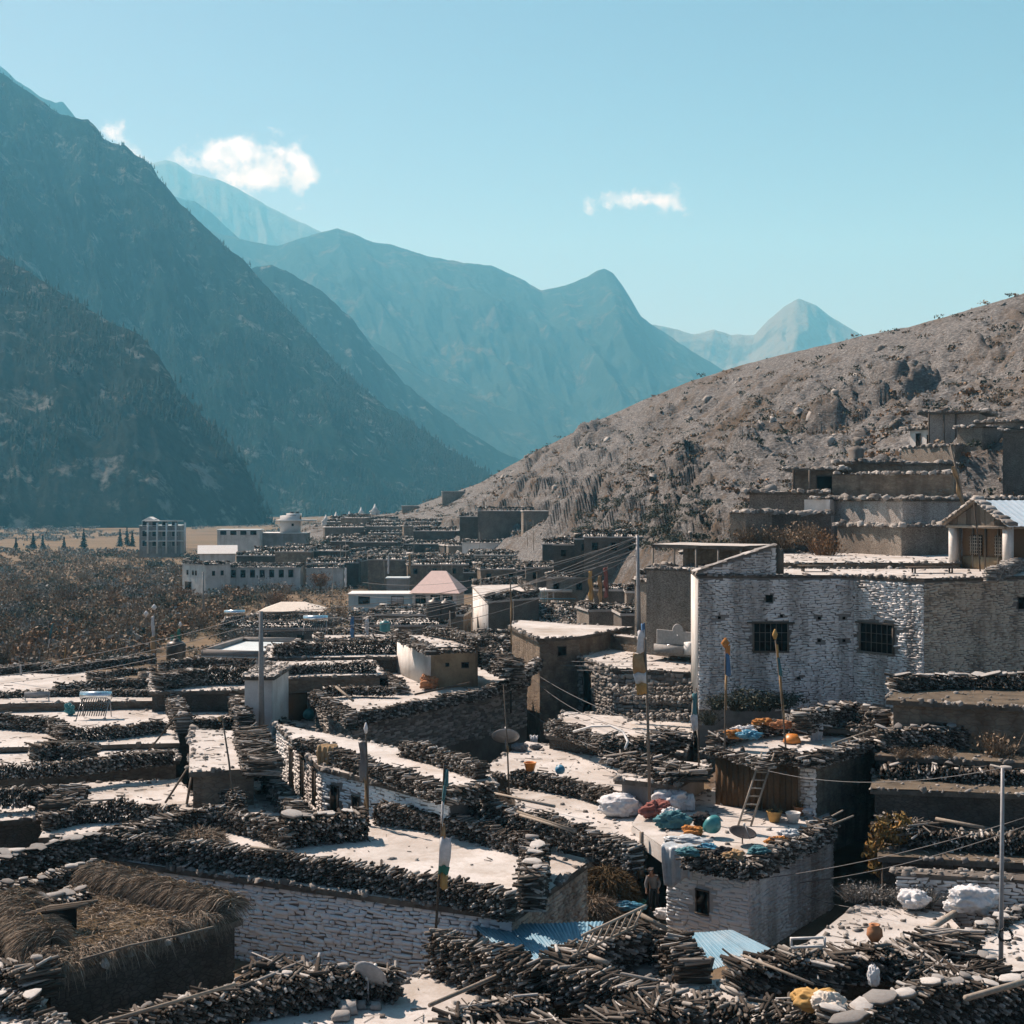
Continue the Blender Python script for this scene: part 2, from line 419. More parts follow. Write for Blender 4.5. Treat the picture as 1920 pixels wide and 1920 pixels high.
def build_hill():
    nu = 450
    U = np.linspace(560, 2400, nu)
    T = np.concatenate([np.linspace(-1, 0, 40, endpoint=False), np.linspace(0, 1, 250), np.linspace(1, 2, 40)[1:]])
    X = np.empty((len(T), nu)); Y = X.copy(); Z = X.copy()
    for i, tt in enumerate(T):
        d, z = hill_dz(U, tt)
        X[i] = (U - 960) / FPX * d; Y[i] = d; Z[i] = z
    TT = np.repeat(T[:, None], nu, 1)
    env = np.clip((TT + 0.05) / 0.25, 0, 1) * np.clip((1.0 - TT) / 0.10, 0.06, 1)
    env = np.where(TT > 1, 0.3, env)
    # gullied rock: slanting crags, rounded hummocks and fine rubble
    cx = X * 0.75 + Y * 0.45; cy = -X * 0.35 + Y * 0.55
    g = ridged(cx / 34 + 0.35 * vnoise(X / 30, Y / 30, seed=4), cy / 66, octv=6, seed=7, gain=0.58)
    g = np.sign(g) * np.abs(g) ** 0.8
    hum = np.abs(fbm(X / 17, Y / 24, octv=4, seed=9))
    fine = fbm(X / 3.4, Y / 5.0, octv=4, seed=13, gain=0.6)
    mask = np.clip(fbm(X / 70, Y / 90, octv=3, seed=21) * 2.2 + 0.95, 0.25, 1.4) * np.clip(1.35 - 0.8 * TT, 0.5, 1.2)
    wx = X + 5 * fbm(X / 12, Y / 12, octv=3, seed=51); wy = Y + 6 * fbm(X / 12, Y / 12, octv=3, seed=52)
    f1, f2, cv = worley(wx / 7.0 + wy / 30, wy / 20, 61)
    crag = (0.25 + cv) * np.clip((f2 - f1) * 2.6, 0, 1) ** 0.7
    f1, f2, cv2 = worley(wx / 2.6 + wy / 16, wy / 8.0, 71)
    crag2 = (0.2 + cv2) * np.clip((f2 - f1) * 2.6, 0, 1) ** 0.8
    rock = np.clip(fbm(X / 45, Y / 60, octv=3, seed=81) * 2.2 + 0.78, 0.12, 1.0) * np.clip(1.25 - 0.5 * TT, 0.5, 1)
    sx_ = 960 + X / Y * FPX; sy_ = YH + (CZ - Z) / Y * FPX
    calm = np.maximum(np.clip((sx_ - 1360) / 60, 0, 1) * np.clip((0.36 - TT) / 0.08, 0, 1), np.clip(1.4 - ((sx_ - 1810) / 140) ** 2 - ((sy_ - 825) / 65) ** 2, 0, 1))
    fine2 = ridged(X / 2.2, Y / 3.4, octv=3, seed=91)
    dz = (fine2 * 0.8 + g * 6.0 * mask + crag * 3.8 * rock + crag2 * 1.5 * rock + hum * 2.0 * mask - 3.4 + fine * 1.4) * env * (1 - 0.85 * calm) * np.clip((sx_ - 720) / 330, 0.25, 1)
    # terraces of hard rock: sharpen into little cliffs
    st = 5.0
    q = (Z + dz) / st + 0.35 * fbm(X / 26, Y / 30, octv=3, seed=33)
    fr = q - np.floor(q)
    step = (np.floor(q) + np.clip((fr - 0.55) / 0.45, 0, 1) ** 1.4) * st
    cl = np.clip(mask - 0.55, 0, 0.75) * env
    Z2 = Z + dz + (step - (Z + dz)) * cl * 0.85
    Z = np.where(TT < 0, Z + fine * 0.25 * np.clip(TT + 1, 0, 1), Z2)
    # eroded bluff below the crest
    bl = hill_at(1612, 735)
    r = ((X - bl.x) / 10.0) ** 2 + ((Y - bl.y + 1) / 7.0) ** 2
    Z = Z + np.clip(1.25 - r, 0, 1) ** 0.35 * 3.6 * (r < 1.25) * (0.45 + 0.7 * crag2 + 0.35 * fbm(X / 4, Y / 4, octv=3, seed=3))
    V = np.stack([X, Y, Z], -1).reshape(-1, 3)
    i, j = np.meshgrid(np.arange(len(T) - 1), np.arange(nu - 1), indexing='ij')
    a = (i * nu + j).ravel()
    F = np.stack([a, a + 1, a + nu + 1, a + nu], -1)
    link('hill', mk_mesh('hill', V, F, MATS['hill_soil'], False), kind='structure')
    return V.reshape(len(T), nu, 3), TT
HILL, HILL_T = build_hill()

# ================================================================ valley floor
def ground_z(x, y):
    return -0.3 - np.clip((np.asarray(y, float) - 120) / 300, 0, 1) * 3.2 - np.clip((-np.asarray(x, float) - 5 - 0.10 * np.asarray(y, float)) / 60, 0, 1) * 2.2

def build_ground():
    ys = np.concatenate([np.linspace(-200, 10, 8), np.geomspace(14, 9800, 150)])
    xs = np.concatenate([-np.geomspace(8500, 12, 90), np.linspace(-10, 10, 12), np.geomspace(12, 8500, 90)])
    X, Y = np.meshgrid(xs, ys)
    Z = ground_z(X, Y) + 0.25 * fbm(X / 9, Y / 9, octv=3, seed=2) + np.clip((Y - 160) / 300, 0, 1) * 0.8 * fbm(X / 40, Y / 40, octv=3, seed=5)
    V = np.stack([X, Y, Z], -1).reshape(-1, 3)
    nu = len(xs)
    i, j = np.meshgrid(np.arange(len(ys) - 1), np.arange(nu - 1), indexing='ij')
    a = (i * nu + j).ravel()
    F = np.stack([a, a + 1, a + nu + 1, a + nu], -1)
    link('ground', mk_mesh('ground', V, F, MATS['valley_soil'], True), kind='structure')
build_ground()

# ================================================================ haze in the valley air
def build_haze():
    x0, x1, y0, y1, z0, z1 = -8800, 8800, -300, 11200, -14, 2010
    V = [(x, y, z) for z in (z0, z1) for y in (y0, y1) for x in (x0, x1)]
    F = [(0, 2, 3, 1), (4, 5, 7, 6), (0, 1, 5, 4), (2, 6, 7, 3), (0, 4, 6, 2), (1, 3, 7, 5)]
    m = bpy.data.materials.new('haze'); m.use_nodes = True
    n = m.node_tree.nodes; n.clear()
    out = n.new('ShaderNodeOutputMaterial'); pv = n.new('ShaderNodeVolumePrincipled')
    pv.inputs['Color'].default_value = (0.20, 0.69, 1.0, 1)
    pv.inputs['Absorption Color'].default_value = (1, 1, 1, 1)
    pv.inputs['Density'].default_value = 1.42e-4
    pv.inputs['Anisotropy'].default_value = 0.15
    m.node_tree.links.new(pv.outputs[0], out.inputs['Volume'])
    link('haze', mk_mesh('haze', V, F, m), kind='stuff')
build_haze()
# ================================================================ building materials
def mat_wood(name, stops, rough=0.95):
    t = NT(name, rough, 0.1)
    p = t.pos()
    r = t.island()
    o = t.objrnd()
    k = t.math('FRACT', t.math('ADD', r, t.math('MULTIPLY', o, 7.31)), 0)
    c = t.ramp(k, stops)
    g = t.noise(p, 9.0, 5, 0.7)
    t.color(t.mix(t.map(g, 0.3, 0.7, 0.0, 0.75), c, t.mix(0.55, c, (0.03, 0.026, 0.022), 'MIX')))
    t.bump(g, 0.5, 0.02)
    return t.m
mat_wood('firewood', [(0.0, (0.034, 0.028, 0.023)), (0.45, (0.075, 0.064, 0.054)), (0.68, (0.17, 0.152, 0.132)), (0.84, (0.37, 0.35, 0.32)), (1.0, (0.58, 0.565, 0.535))])
mat_wood('old_timber', [(0.0, (0.07, 0.057, 0.047)), (0.5, (0.13, 0.108, 0.088)), (1.0, (0.21, 0.185, 0.155))])
mat_wood('pale_timber', [(0.0, (0.25, 0.215, 0.175)), (1.0, (0.42, 0.37, 0.31))])
mat_wood('brown_timber', [(0.0, (0.10, 0.062, 0.034)), (1.0, (0.16, 0.10, 0.058))])

def mat_stone(name, stops, paint=None, paint_lo=0.42, paint_hi=0.60, stain=0.0):
    """loose stones: a colour for each stone, worn paint on top, rain stains running down"""
    t = NT(name, 0.95, 0.1)
    p = t.pos()
    k = t.math('FRACT', t.math('ADD', t.island(), t.math('MULTIPLY', t.objrnd(), 5.77)), 0)
    c = t.ramp(k, stops)
    g = t.noise(p, 7.0, 6, 0.7)
    c = t.mix(t.map(g, 0.35, 0.7, 0.0, 0.5), c, t.mix(0.5, c, (0.05, 0.045, 0.04)))
    if paint:
        w = t.noise(p, 1.1, 7, 0.72)
        f = t.map(t.math('ADD', w, t.math('MULTIPLY', k, 0.16)), paint_lo, paint_hi, 0.0, 0.95)
        c = t.mix(f, c, paint)
    if stain:
        s = t.noise(t.scale(p, (0.9, 0.9, 0.07)), 1.0, 4, 0.6)
        s2 = t.noise(p, 0.35, 4, 0.6)
        f = t.map(t.math('ADD', s, t.math('MULTIPLY', s2, 0.35)), 0.62, 0.82, 0.0, stain)
        c = t.mix(f, c, (0.085, 0.052, 0.032))
    t.color(c)
    t.bump(g, 0.6, 0.03)
    return t.m
mat_stone('stone_white', [(0, (0.34, 0.32, 0.30)), (1, (0.58, 0.565, 0.54))], (0.76, 0.75, 0.73), 0.32, 0.50, 0.6)
mat_stone('stone_blue', [(0, (0.40, 0.41, 0.415)), (1, (0.58, 0.60, 0.61))], (0.80, 0.85, 0.87), 0.15, 0.34, 0.08)
mat_stone('stone_brown', [(0, (0.27, 0.22, 0.17)), (1, (0.48, 0.40, 0.32))], (0.58, 0.51, 0.42), 0.40, 0.60, 0.5)
mat_stone('stone_grey', [(0, (0.13, 0.12, 0.11)), (0.5, (0.24, 0.225, 0.205)), (1, (0.40, 0.385, 0.36))])
mat_stone('slab_pale', [(0, (0.17, 0.165, 0.158)), (0.6, (0.30, 0.295, 0.285)), (1, (0.48, 0.47, 0.45))])

def mat_wall(name, base, dark, scale=1.0, joints=0.0, stain=0.0, sx=1.0):
    """wall surface behind or without loose stones: mud, plaster, far masonry"""
    t = NT(name, 0.97, 0.05)
    p = t.pos()
    g = t.noise(p, 0.9 * scale, 7, 0.68)
    c = t.ramp(g, [(0.32, dark), (0.62, base)])
    fine = t.noise(p, 11.0, 5, 0.7)
    c = t.mix(t.map(fine, 0.35, 0.75, 0.0, 0.35), c, t.mix(0.5, c, (0.06, 0.05, 0.04)))
    h = fine
    if joints:
        v = t.n.new('ShaderNodeTexVoronoi'); v.feature = 'DISTANCE_TO_EDGE'; v.inputs['Scale'].default_value = 1.0
        t.l.new(t.scale(p, (2.4 * sx, 2.4 * sx, 6.0 * sx)), v.inputs['Vector'])
        j = t.map(v.outputs['Distance'], 0.0, 0.12, 1.0, 0.0)
        vc = t.n.new('ShaderNodeTexVoronoi'); vc.inputs['Scale'].default_value = 1.0
        t.l.new(t.scale(p, (2.4 * sx, 2.4 * sx, 6.0 * sx)), vc.inputs['Vector'])
        bw = t.n.new('ShaderNodeRGBToBW'); t.l.new(vc.outputs['Color'], bw.inputs[0])
        c = t.mix(t.map(bw.outputs[0], 0.2, 0.9, 0.0, 0.5), c, dark)
        c = t.mix(t.math('MULTIPLY', j, joints), c, (0.045, 0.04, 0.035))
        h = t.math('SUBTRACT', fine, t.math('MULTIPLY', j, 2.0))
    if stain:
        s = t.noise(t.scale(p, (1.1, 1.1, 0.06)), 1.0, 4, 0.6)
        c = t.mix(t.map(s, 0.50, 0.68, 0.0, stain), c, (0.09, 0.06, 0.04))
    if name.startswith('roof_e'):
        d1 = t.noise(p, 0.33, 6, 0.7, 1.2); d2 = t.noise(p, 2.6, 6, 0.75)
        c = t.mix(t.map(t.math('ADD', d1, t.math('MULTIPLY', d2, 0.4)), 0.70, 0.90, 0.0, 0.55), c, (0.27, 0.225, 0.175))
        c = t.mix(t.map(d2, 0.60, 0.75, 0.0, 0.35), c, (0.22, 0.20, 0.18))
    t.color(c)
    t.bump(h, 0.5, 0.03)
    return t.m
mat_wall('mortar', (0.16, 0.145, 0.13), (0.09, 0.08, 0.07))
mat_wall('mortar_white', (0.27, 0.258, 0.243), (0.13, 0.122, 0.113))
mat_wall('mortar_blue', (0.58, 0.62, 0.63), (0.36, 0.39, 0.40))
mat_wall('mortar_dark', (0.13, 0.115, 0.10), (0.06, 0.052, 0.045), 0.6, 0.75, 0.0, 1.6)
mat_wall('mud_plaster', (0.30, 0.25, 0.195), (0.13, 0.105, 0.082), 1.3, 0.25, 0.5, 0.9)
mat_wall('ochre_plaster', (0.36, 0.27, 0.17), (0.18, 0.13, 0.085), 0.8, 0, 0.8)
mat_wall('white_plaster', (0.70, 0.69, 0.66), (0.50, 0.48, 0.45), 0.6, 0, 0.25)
mat_wall('blue_plaster', (0.46, 0.60, 0.64), (0.34, 0.45, 0.49), 0.6, 0, 0.15)
mat_wall('grey_plaster', (0.30, 0.29, 0.28), (0.20, 0.19, 0.18), 0.6, 0, 0.3)
mat_wall('masonry_white', (0.60, 0.58, 0.55), (0.34, 0.31, 0.28), 0.5, 0.6, 0.3, 2.1)
mat_wall('masonry_grey', (0.24, 0.215, 0.19), (0.12, 0.105, 0.09), 0.5, 0.7, 0.2, 2.1)
mat_wall('masonry_tan', (0.38, 0.34, 0.29), (0.20, 0.17, 0.14), 0.5, 0.7, 0.2, 2.1)
mat_wall('roof_earth', (0.56, 0.545, 0.525), (0.37, 0.345, 0.315), 0.38)
mat_wall('roof_weedy_unlit', (0.15, 0.125, 0.095), (0.07, 0.06, 0.048), 1.5)  # weeds on earth, and the unlit look of these roofs put into the colour
mat_wall('roof_concrete', (0.55, 0.62, 0.64), (0.45, 0.52, 0.54), 0.6)
mat_wall('roof_edge', (0.13, 0.115, 0.10), (0.06, 0.052, 0.045), 2.0)

def mat_plain(name, c, rough=0.7, spec=0.3, var=0.25, ns=6.0, metal=0.0):
    t = NT(name, rough, spec)
    p = t.pos()
    g = t.noise(p, ns, 5, 0.65)
    dk = tuple(v * (1 - var) for v in c)
    t.color(t.ramp(g, [(0.35, dk), (0.65, c)]))
    t.b.inputs['Metallic'].default_value = metal
    t.bump(g, 0.15, 0.01)
    return t.m
mat_plain('inside_shade', (0.012, 0.011, 0.010), 0.9, 0.05)  # near-black colour painted in for the shade inside openings
mat_plain('glass_dark', (0.02, 0.024, 0.028), 0.15, 0.5)
mat_plain('white_paint', (0.68, 0.68, 0.66), 0.6)
mat_plain('grey_metal', (0.30, 0.31, 0.32), 0.45, 0.5)
mat_plain('black_plastic', (0.022, 0.022, 0.024), 0.45, 0.4)
mat_plain('rubber', (0.075, 0.075, 0.078), 0.85, 0.2)
mat_plain('concrete', (0.30, 0.295, 0.285), 0.9, 0.1)
mat_plain('cloth_white', (0.66, 0.67, 0.68), 0.9, 0.1)
mat_plain('cloth_red', (0.27, 0.11, 0.095), 0.9, 0.1)
mat_plain('cloth_teal', (0.08, 0.20, 0.23), 0.9, 0.1)
mat_plain('cloth_blue', (0.10, 0.20, 0.36), 0.9, 0.1)
mat_plain('cloth_orange', (0.44, 0.20, 0.065), 0.9, 0.1)
mat_plain('cloth_yellow', (0.46, 0.29, 0.11), 0.9, 0.1)
mat_plain('cloth_tan', (0.36, 0.25, 0.14), 0.9, 0.1)
mat_plain('cloth_green', (0.06, 0.20, 0.15), 0.9, 0.1)
mat_plain('cloth_dark', (0.035, 0.034, 0.037), 0.9, 0.1)
mat_plain('cloth_grey', (0.17, 0.17, 0.175), 0.9, 0.1)
mat_plain('plastic_teal', (0.05, 0.24, 0.26), 0.4, 0.4)
mat_plain('plastic_blue', (0.07, 0.25, 0.38), 0.4, 0.4)
mat_plain('plastic_orange', (0.60, 0.22, 0.04), 0.4, 0.4)
mat_plain('plastic_sheet', (0.52, 0.56, 0.58), 0.35, 0.5)
mat_plain('skin', (0.26, 0.15, 0.10), 0.6, 0.3)
mat_plain('hair', (0.012, 0.010, 0.010), 0.6, 0.3)
mat_plain('rose_roof', (0.62, 0.47, 0.43), 0.6, 0.3, 0.12, 2.0)
mat_plain('cream_roof', (0.62, 0.57, 0.50), 0.7, 0.2, 0.15, 2.0)
mat_plain('terracotta', (0.42, 0.20, 0.10), 0.8, 0.2)
mat_plain('wire', (0.16, 0.16, 0.16), 0.6, 0.3)
t = NT('blue_sheet', 0.55, 0.3)
p = t.pos()
g = t.noise(t.scale(p, (3.0, 0.4, 1)), 1.0, 5, 0.7); g2 = t.noise(p, 1.3, 5, 0.7)
t.color(t.mix(t.map(g2, 0.45, 0.75, 0.0, 0.55), t.ramp(g, [(0.3, (0.07, 0.19, 0.27)), (0.7, (0.14, 0.30, 0.40))]), (0.30, 0.37, 0.41)))
t = NT('pale_sheet', 0.35, 0.5)
p = t.pos()
g = t.noise(p, 1.0, 5, 0.7)
t.color(t.ramp(g, [(0.3, (0.52, 0.62, 0.68)), (0.7, (0.66, 0.76, 0.82))]))

def mat_leaf(name, stops, trans=0.0):
    t = NT(name, 0.9, 0.1)
    k = t.math('FRACT', t.math('ADD', t.island(), t.math('MULTIPLY', t.objrnd(), 3.1)), 0)
    t.color(t.ramp(k, stops))
    return t.m
mat_leaf('scrub_brown', [(0, (0.085, 0.063, 0.043)), (0.5, (0.20, 0.147, 0.10)), (1, (0.36, 0.28, 0.20))])
mat_leaf('scrub_rust', [(0, (0.08, 0.05, 0.03)), (0.5, (0.19, 0.115, 0.065)), (1, (0.31, 0.20, 0.12))])
mat_leaf('scrub_grey', [(0, (0.07, 0.068, 0.062)), (0.5, (0.18, 0.172, 0.158)), (1, (0.36, 0.35, 0.33))])
mat_leaf('scrub_green', [(0, (0.025, 0.03, 0.022)), (0.5, (0.06, 0.066, 0.048)), (1, (0.13, 0.13, 0.10))])
mat_leaf('conifer', [(0, (0.006, 0.014, 0.013)), (1, (0.020, 0.034, 0.028))])  # near-black green, darkened along with the shaded slope
mat_leaf('autumn_leaf', [(0, (0.09, 0.07, 0.03)), (0.5, (0.22, 0.15, 0.05)), (1, (0.32, 0.17, 0.06))])
mat_leaf('straw', [(0, (0.075, 0.06, 0.046)), (0.5, (0.20, 0.162, 0.123)), (1, (0.42, 0.35, 0.275))])
mat_leaf('dark_hay', [(0, (0.05, 0.036, 0.02)), (1, (0.17, 0.12, 0.065))])

# ================================================================ batches of simple pieces
RNG = np.random.default_rng(5)

def unit(a):
    return a / np.maximum(np.linalg.norm(a, axis=-1, keepdims=True), 1e-9)

def frames(A):
    up = np.where(np.abs(A[:, 2:3]) > 0.9, np.array([[1.0, 0, 0]]), np.array([[0, 0, 1.0]]))
    b1 = unit(np.cross(up, A)); b2 = np.cross(A, b1)
    return b1, b2

def log_batch(C, A, L, R, K=6, rng=RNG, jit=0.36):
    """split logs: irregular K-sided sticks"""
    n = len(C)
    b1, b2 = frames(A)
    ang = (np.arange(K)[None] + rng.uniform(-0.25, 0.25, (n, K)) + rng.uniform(0, 1, (n, 1))) * (2 * math.pi / K)
    rad = R[:, None] * rng.uniform(1 - jit, 1 + jit, (n, K))
    off = np.cos(ang)[..., None] * rad[..., None] * b1[:, None] + np.sin(ang)[..., None] * rad[..., None] * b2[:, None]
    tap = rng.uniform(0.75, 1.1, (n, 1, 1))
    e0 = C[:, None] - A[:, None] * (L[:, None, None] / 2) + off
    e1 = C[:, None] + A[:, None] * (L[:, None, None] / 2) + off * tap
    V = np.concatenate([e0, e1], 1).reshape(-1, 3)
    f = []
    for i in range(K):
        j = (i + 1) % K
        f += [(i, j, K + j), (i, K + j, K + i)]
    for i in range(1, K - 1):
        f += [(0, i + 1, i), (K, K + i, K + i + 1)]
    f = np.array(f)
    F = (np.arange(n)[:, None, None] * (2 * K) + f[None]).reshape(-1, 3)
    return V, F

BLK_V = np.array([(-.5, -.5, 0), (.5, -.5, 0), (.5, .5, 0), (-.5, .5, 0), (-.5, -.5, .6), (.5, -.5, .6), (.5, .5, .6), (-.5, .5, .6), (-.36, -.34, 1), (.36, -.34, 1), (.36, .34, 1), (-.36, .34, 1)], float)
BLK_F = np.array([(0, 1, 5), (0, 5, 4), (1, 2, 6), (1, 6, 5), (2, 3, 7), (2, 7, 6), (3, 0, 4), (3, 4, 7), (4, 5, 9), (4, 9, 8), (5, 6, 10), (5, 10, 9), (6, 7, 11), (6, 11, 10), (7, 4, 8), (7, 8, 11), (8, 9, 10), (8, 10, 11)])

def block_batch(C, U, Vv, N, w, h, d, rng=RNG, jit=0.15):
    """rough-hewn stones: C at the back centre, face directions U, Vv, outward N"""
    n = len(C)
    t = BLK_V[None] + rng.uniform(-jit, jit, (n, 12, 3)) * np.array([1, 1, 0.9])
    V = C[:, None] + U[:, None] * (t[..., 0:1] * w[:, None, None]) + Vv[:, None] * (t[..., 1:2] * h[:, None, None]) + N[:, None] * (t[..., 2:3] * d[:, None, None])
    F = (np.arange(n)[:, None, None] * 12 + BLK_F[None]).reshape(-1, 3)
    return V.reshape(-1, 3), F

def variants(kind, mat, n=8, **kw):
    out = []
    rng = np.random.default_rng(hash_name(kind + mat))
    for i in range(n):
        if kind == 'slab':
            V, F = log_batch(np.zeros((1, 3)), np.array([[0, 0, 1.0]]), np.ones(1), np.full(1, 0.55), K=7, rng=rng, jit=0.30)
            V = V + rng.normal(0, 0.02, V.shape)
        elif kind == 'log':
            V, F = log_batch(np.zeros((1, 3)), np.array([[1.0, 0, 0]]), np.ones(1), np.ones(1), rng=rng)
        else:
            V, F = block_batch(np.zeros((1, 3)), np.array([[1.0, 0, 0]]), np.array([[0, 1.0, 0]]), np.array([[0, 0, 1.0]]), np.ones(1), np.ones(1), np.ones(1), rng=rng)
        out.append(mk_mesh(kind, V, F, MATS[mat]))
    return out

def hash_name(s):
    h = 7
    for ch in s: h = (h * 131 + ord(ch)) % 1000003
    return h
VAR = {}
def variant(kind, mat, i):
    k = (kind, mat)
    if k not in VAR: VAR[k] = variants(kind, mat)
    return VAR[k][i % len(VAR[k])]

def basis(c, x, y, z):
    return Matrix(((x[0], y[0], z[0], c[0]), (x[1], y[1], z[1], c[1]), (x[2], y[2], z[2], c[2]), (0, 0, 0, 1)))

def merge(parts):
    Vs, Fs, o = [], [], 0
    for V, F in parts:
        Vs.append(V); Fs.append(F + o); o += len(V)
    return np.concatenate(Vs), np.concatenate(Fs)

# ---------------------------------------------------------------- firewood stacks
def path_points(pts, step, rng):
    """points and directions along a ground polyline, about every step metres"""
    P, T = [], []
    for a, b in zip(pts[:-1], pts[1:]):
        a, b = np.array(a, float), np.array(b, float)
        L = np.linalg.norm(b - a)
        if L < 1e-6: continue
        n = max(1, int(L / step))
        s = (np.arange(n) + rng.uniform(0.2, 0.8, n)) / n
        P.append(a + (b - a) * s[:, None]); T.append(np.repeat(((b - a) / L)[None], n, 0))
    return np.concatenate(P), np.concatenate(T)

N_STACK = [0]
def stack(pts, h, label, w=0.6, n_parts=0, group=None, r=0.042, mat='firewood', uneven=0.12, slabs=0.0, messy=0.11, K=4, name='firewood_stack', taper=0.0, slab_size=0.4):
    """logs piled crosswise along a polyline of 3D points (their base); pts = [(x,y,z)...]"""
    N_STACK[0] += 1
    rng = np.random.default_rng(100 + N_STACK[0])
    base = np.array([tuple(p) for p in pts], float)
    lay = max(2, int(round(h / (r * 1.75))))
    Cs, As, Ls, Rs, tops = [], [], [], [], []
    p0 = rng.uniform(0, 50)
    for k in range(lay):
        P, T = path_points(base, r * 2.05, rng)
        n = len(P)
        hh = h * (1 + uneven * 2.2 * fbm(P[:, 0] * 0.9 + p0, P[:, 1] * 0.9, octv=3, seed=3))
        z = P[:, 2] + r + k * (hh - r) / lay
        Nn = np.stack([-T[:, 1], T[:, 0], np.zeros(n)], -1)
        top = k == lay - 1
        ya = rng.normal(0, messy * (1.6 if top else 1.0), n)
        A = unit(Nn * np.cos(ya)[:, None] + T * np.sin(ya)[:, None] + np.array([0, 0, 1.0]) * rng.normal(0, 0.05 + 0.07 * top, n)[:, None])
        fl = rng.random(n) < 0.5
        A = np.where(fl[:, None], A, -A)
        C = np.stack([P[:, 0], P[:, 1], z], -1) + Nn * rng.normal(0, 0.07, n)[:, None]
        C[:, 2] += rng.normal(0, r * 0.25, n)
        Cs.append(C); As.append(A); Ls.append(w * rng.uniform(0.66, 1.08, n) * (1 - taper * k / lay)); Rs.append(r * rng.uniform(0.55, 1.45, n)); tops.append(np.full(n, k))
    # a few odd logs thrown across the top
    P, T = path_points(base, 0.55, rng); n = len(P)
    hh = h * (1 + uneven * 2.2 * fbm(P[:, 0] * 0.9 + p0, P[:, 1] * 0.9, octv=3, seed=3))
    ya = rng.uniform(-1.4, 1.4, n); Nn = np.stack([-T[:, 1], T[:, 0], np.zeros(n)], -1)
    A = unit(Nn * np.cos(ya)[:, None] + T * np.sin(ya)[:, None] + np.array([0, 0, 1.0]) * rng.normal(0, 0.12, n)[:, None])
    C = P + Nn * rng.uniform(-0.2, 0.2, n)[:, None]; C[:, 2] = P[:, 2] + hh + r * 0.9
    Cs.append(C); As.append(A); Ls.append(w * rng.uniform(0.4, 1.0, n)); Rs.append(r * rng.uniform(0.5, 1.1, n)); tops.append(np.full(n, lay))
    C, A, L, R, tp = (np.concatenate(q) for q in (Cs, As, Ls, Rs, tops))
    mid = base.mean(0)
    root = thing(name, (mid[0], mid[1], base[:, 2].min()), label, 'firewood', group or 'firewood stacks along the roof edges')
    single = np.zeros(len(C), bool)
    if n_parts:
        cand = np.argsort(-(tp * 10 + rng.random(len(C))))[:n_parts]
        single[cand] = True
    if (~single).any():
        V, F = log_batch(C[~single], A[~single], L[~single], R[~single], K, rng)
        link('stacked_logs', mk_mesh('stacked_logs', V, F, MATS[mat]), root, kind='stuff')
    b1, b2 = frames(A)
    for i in np.nonzero(single)[0]:
        o = link('log', variant('log', mat, int(rng.integers(8))), root)
        o.matrix_basis = basis(C[i], A[i] * L[i], b1[i] * R[i], b2[i] * R[i])
    if slabs:
        P, T = path_points(base, 1.0 / slabs, rng); n = len(P)
        hh = h * (1 + uneven * 2.2 * fbm(P[:, 0] * 0.9 + p0, P[:, 1] * 0.9, octv=3, seed=3))
        for i in range(n):
            a = rng.uniform(0, 6.28); tl = rng.normal(0, 0.16, 2)
            x = np.array([math.cos(a), math.sin(a), tl[0]]); x /= np.linalg.norm(x)
            y = np.cross(np.array([tl[1], 0.05, 1.0]), x); y /= np.linalg.norm(y); zz = np.cross(x, y)
            s = slab_size * rng.uniform(0.45, 1.2)
            o = link('slab', variant('slab', 'slab_pale', int(rng.integers(8))), root)
            c = P[i] + np.array([rng.normal(0, 0.08), rng.normal(0, 0.08), hh[i] + r * 1.1])
            o.matrix_basis = basis(c, x * s, y * s * rng.uniform(0.55, 0.9), zz * rng.uniform(0.06, 0.15))
    return root

def crest(pxs, ztop, h):
    """base polyline of a stack whose top is seen along these photo pixels"""
    out = []
    for px, py in pxs:
        g = G(px, py, ztop); out.append((g.x, g.y, ztop - h))
    return out

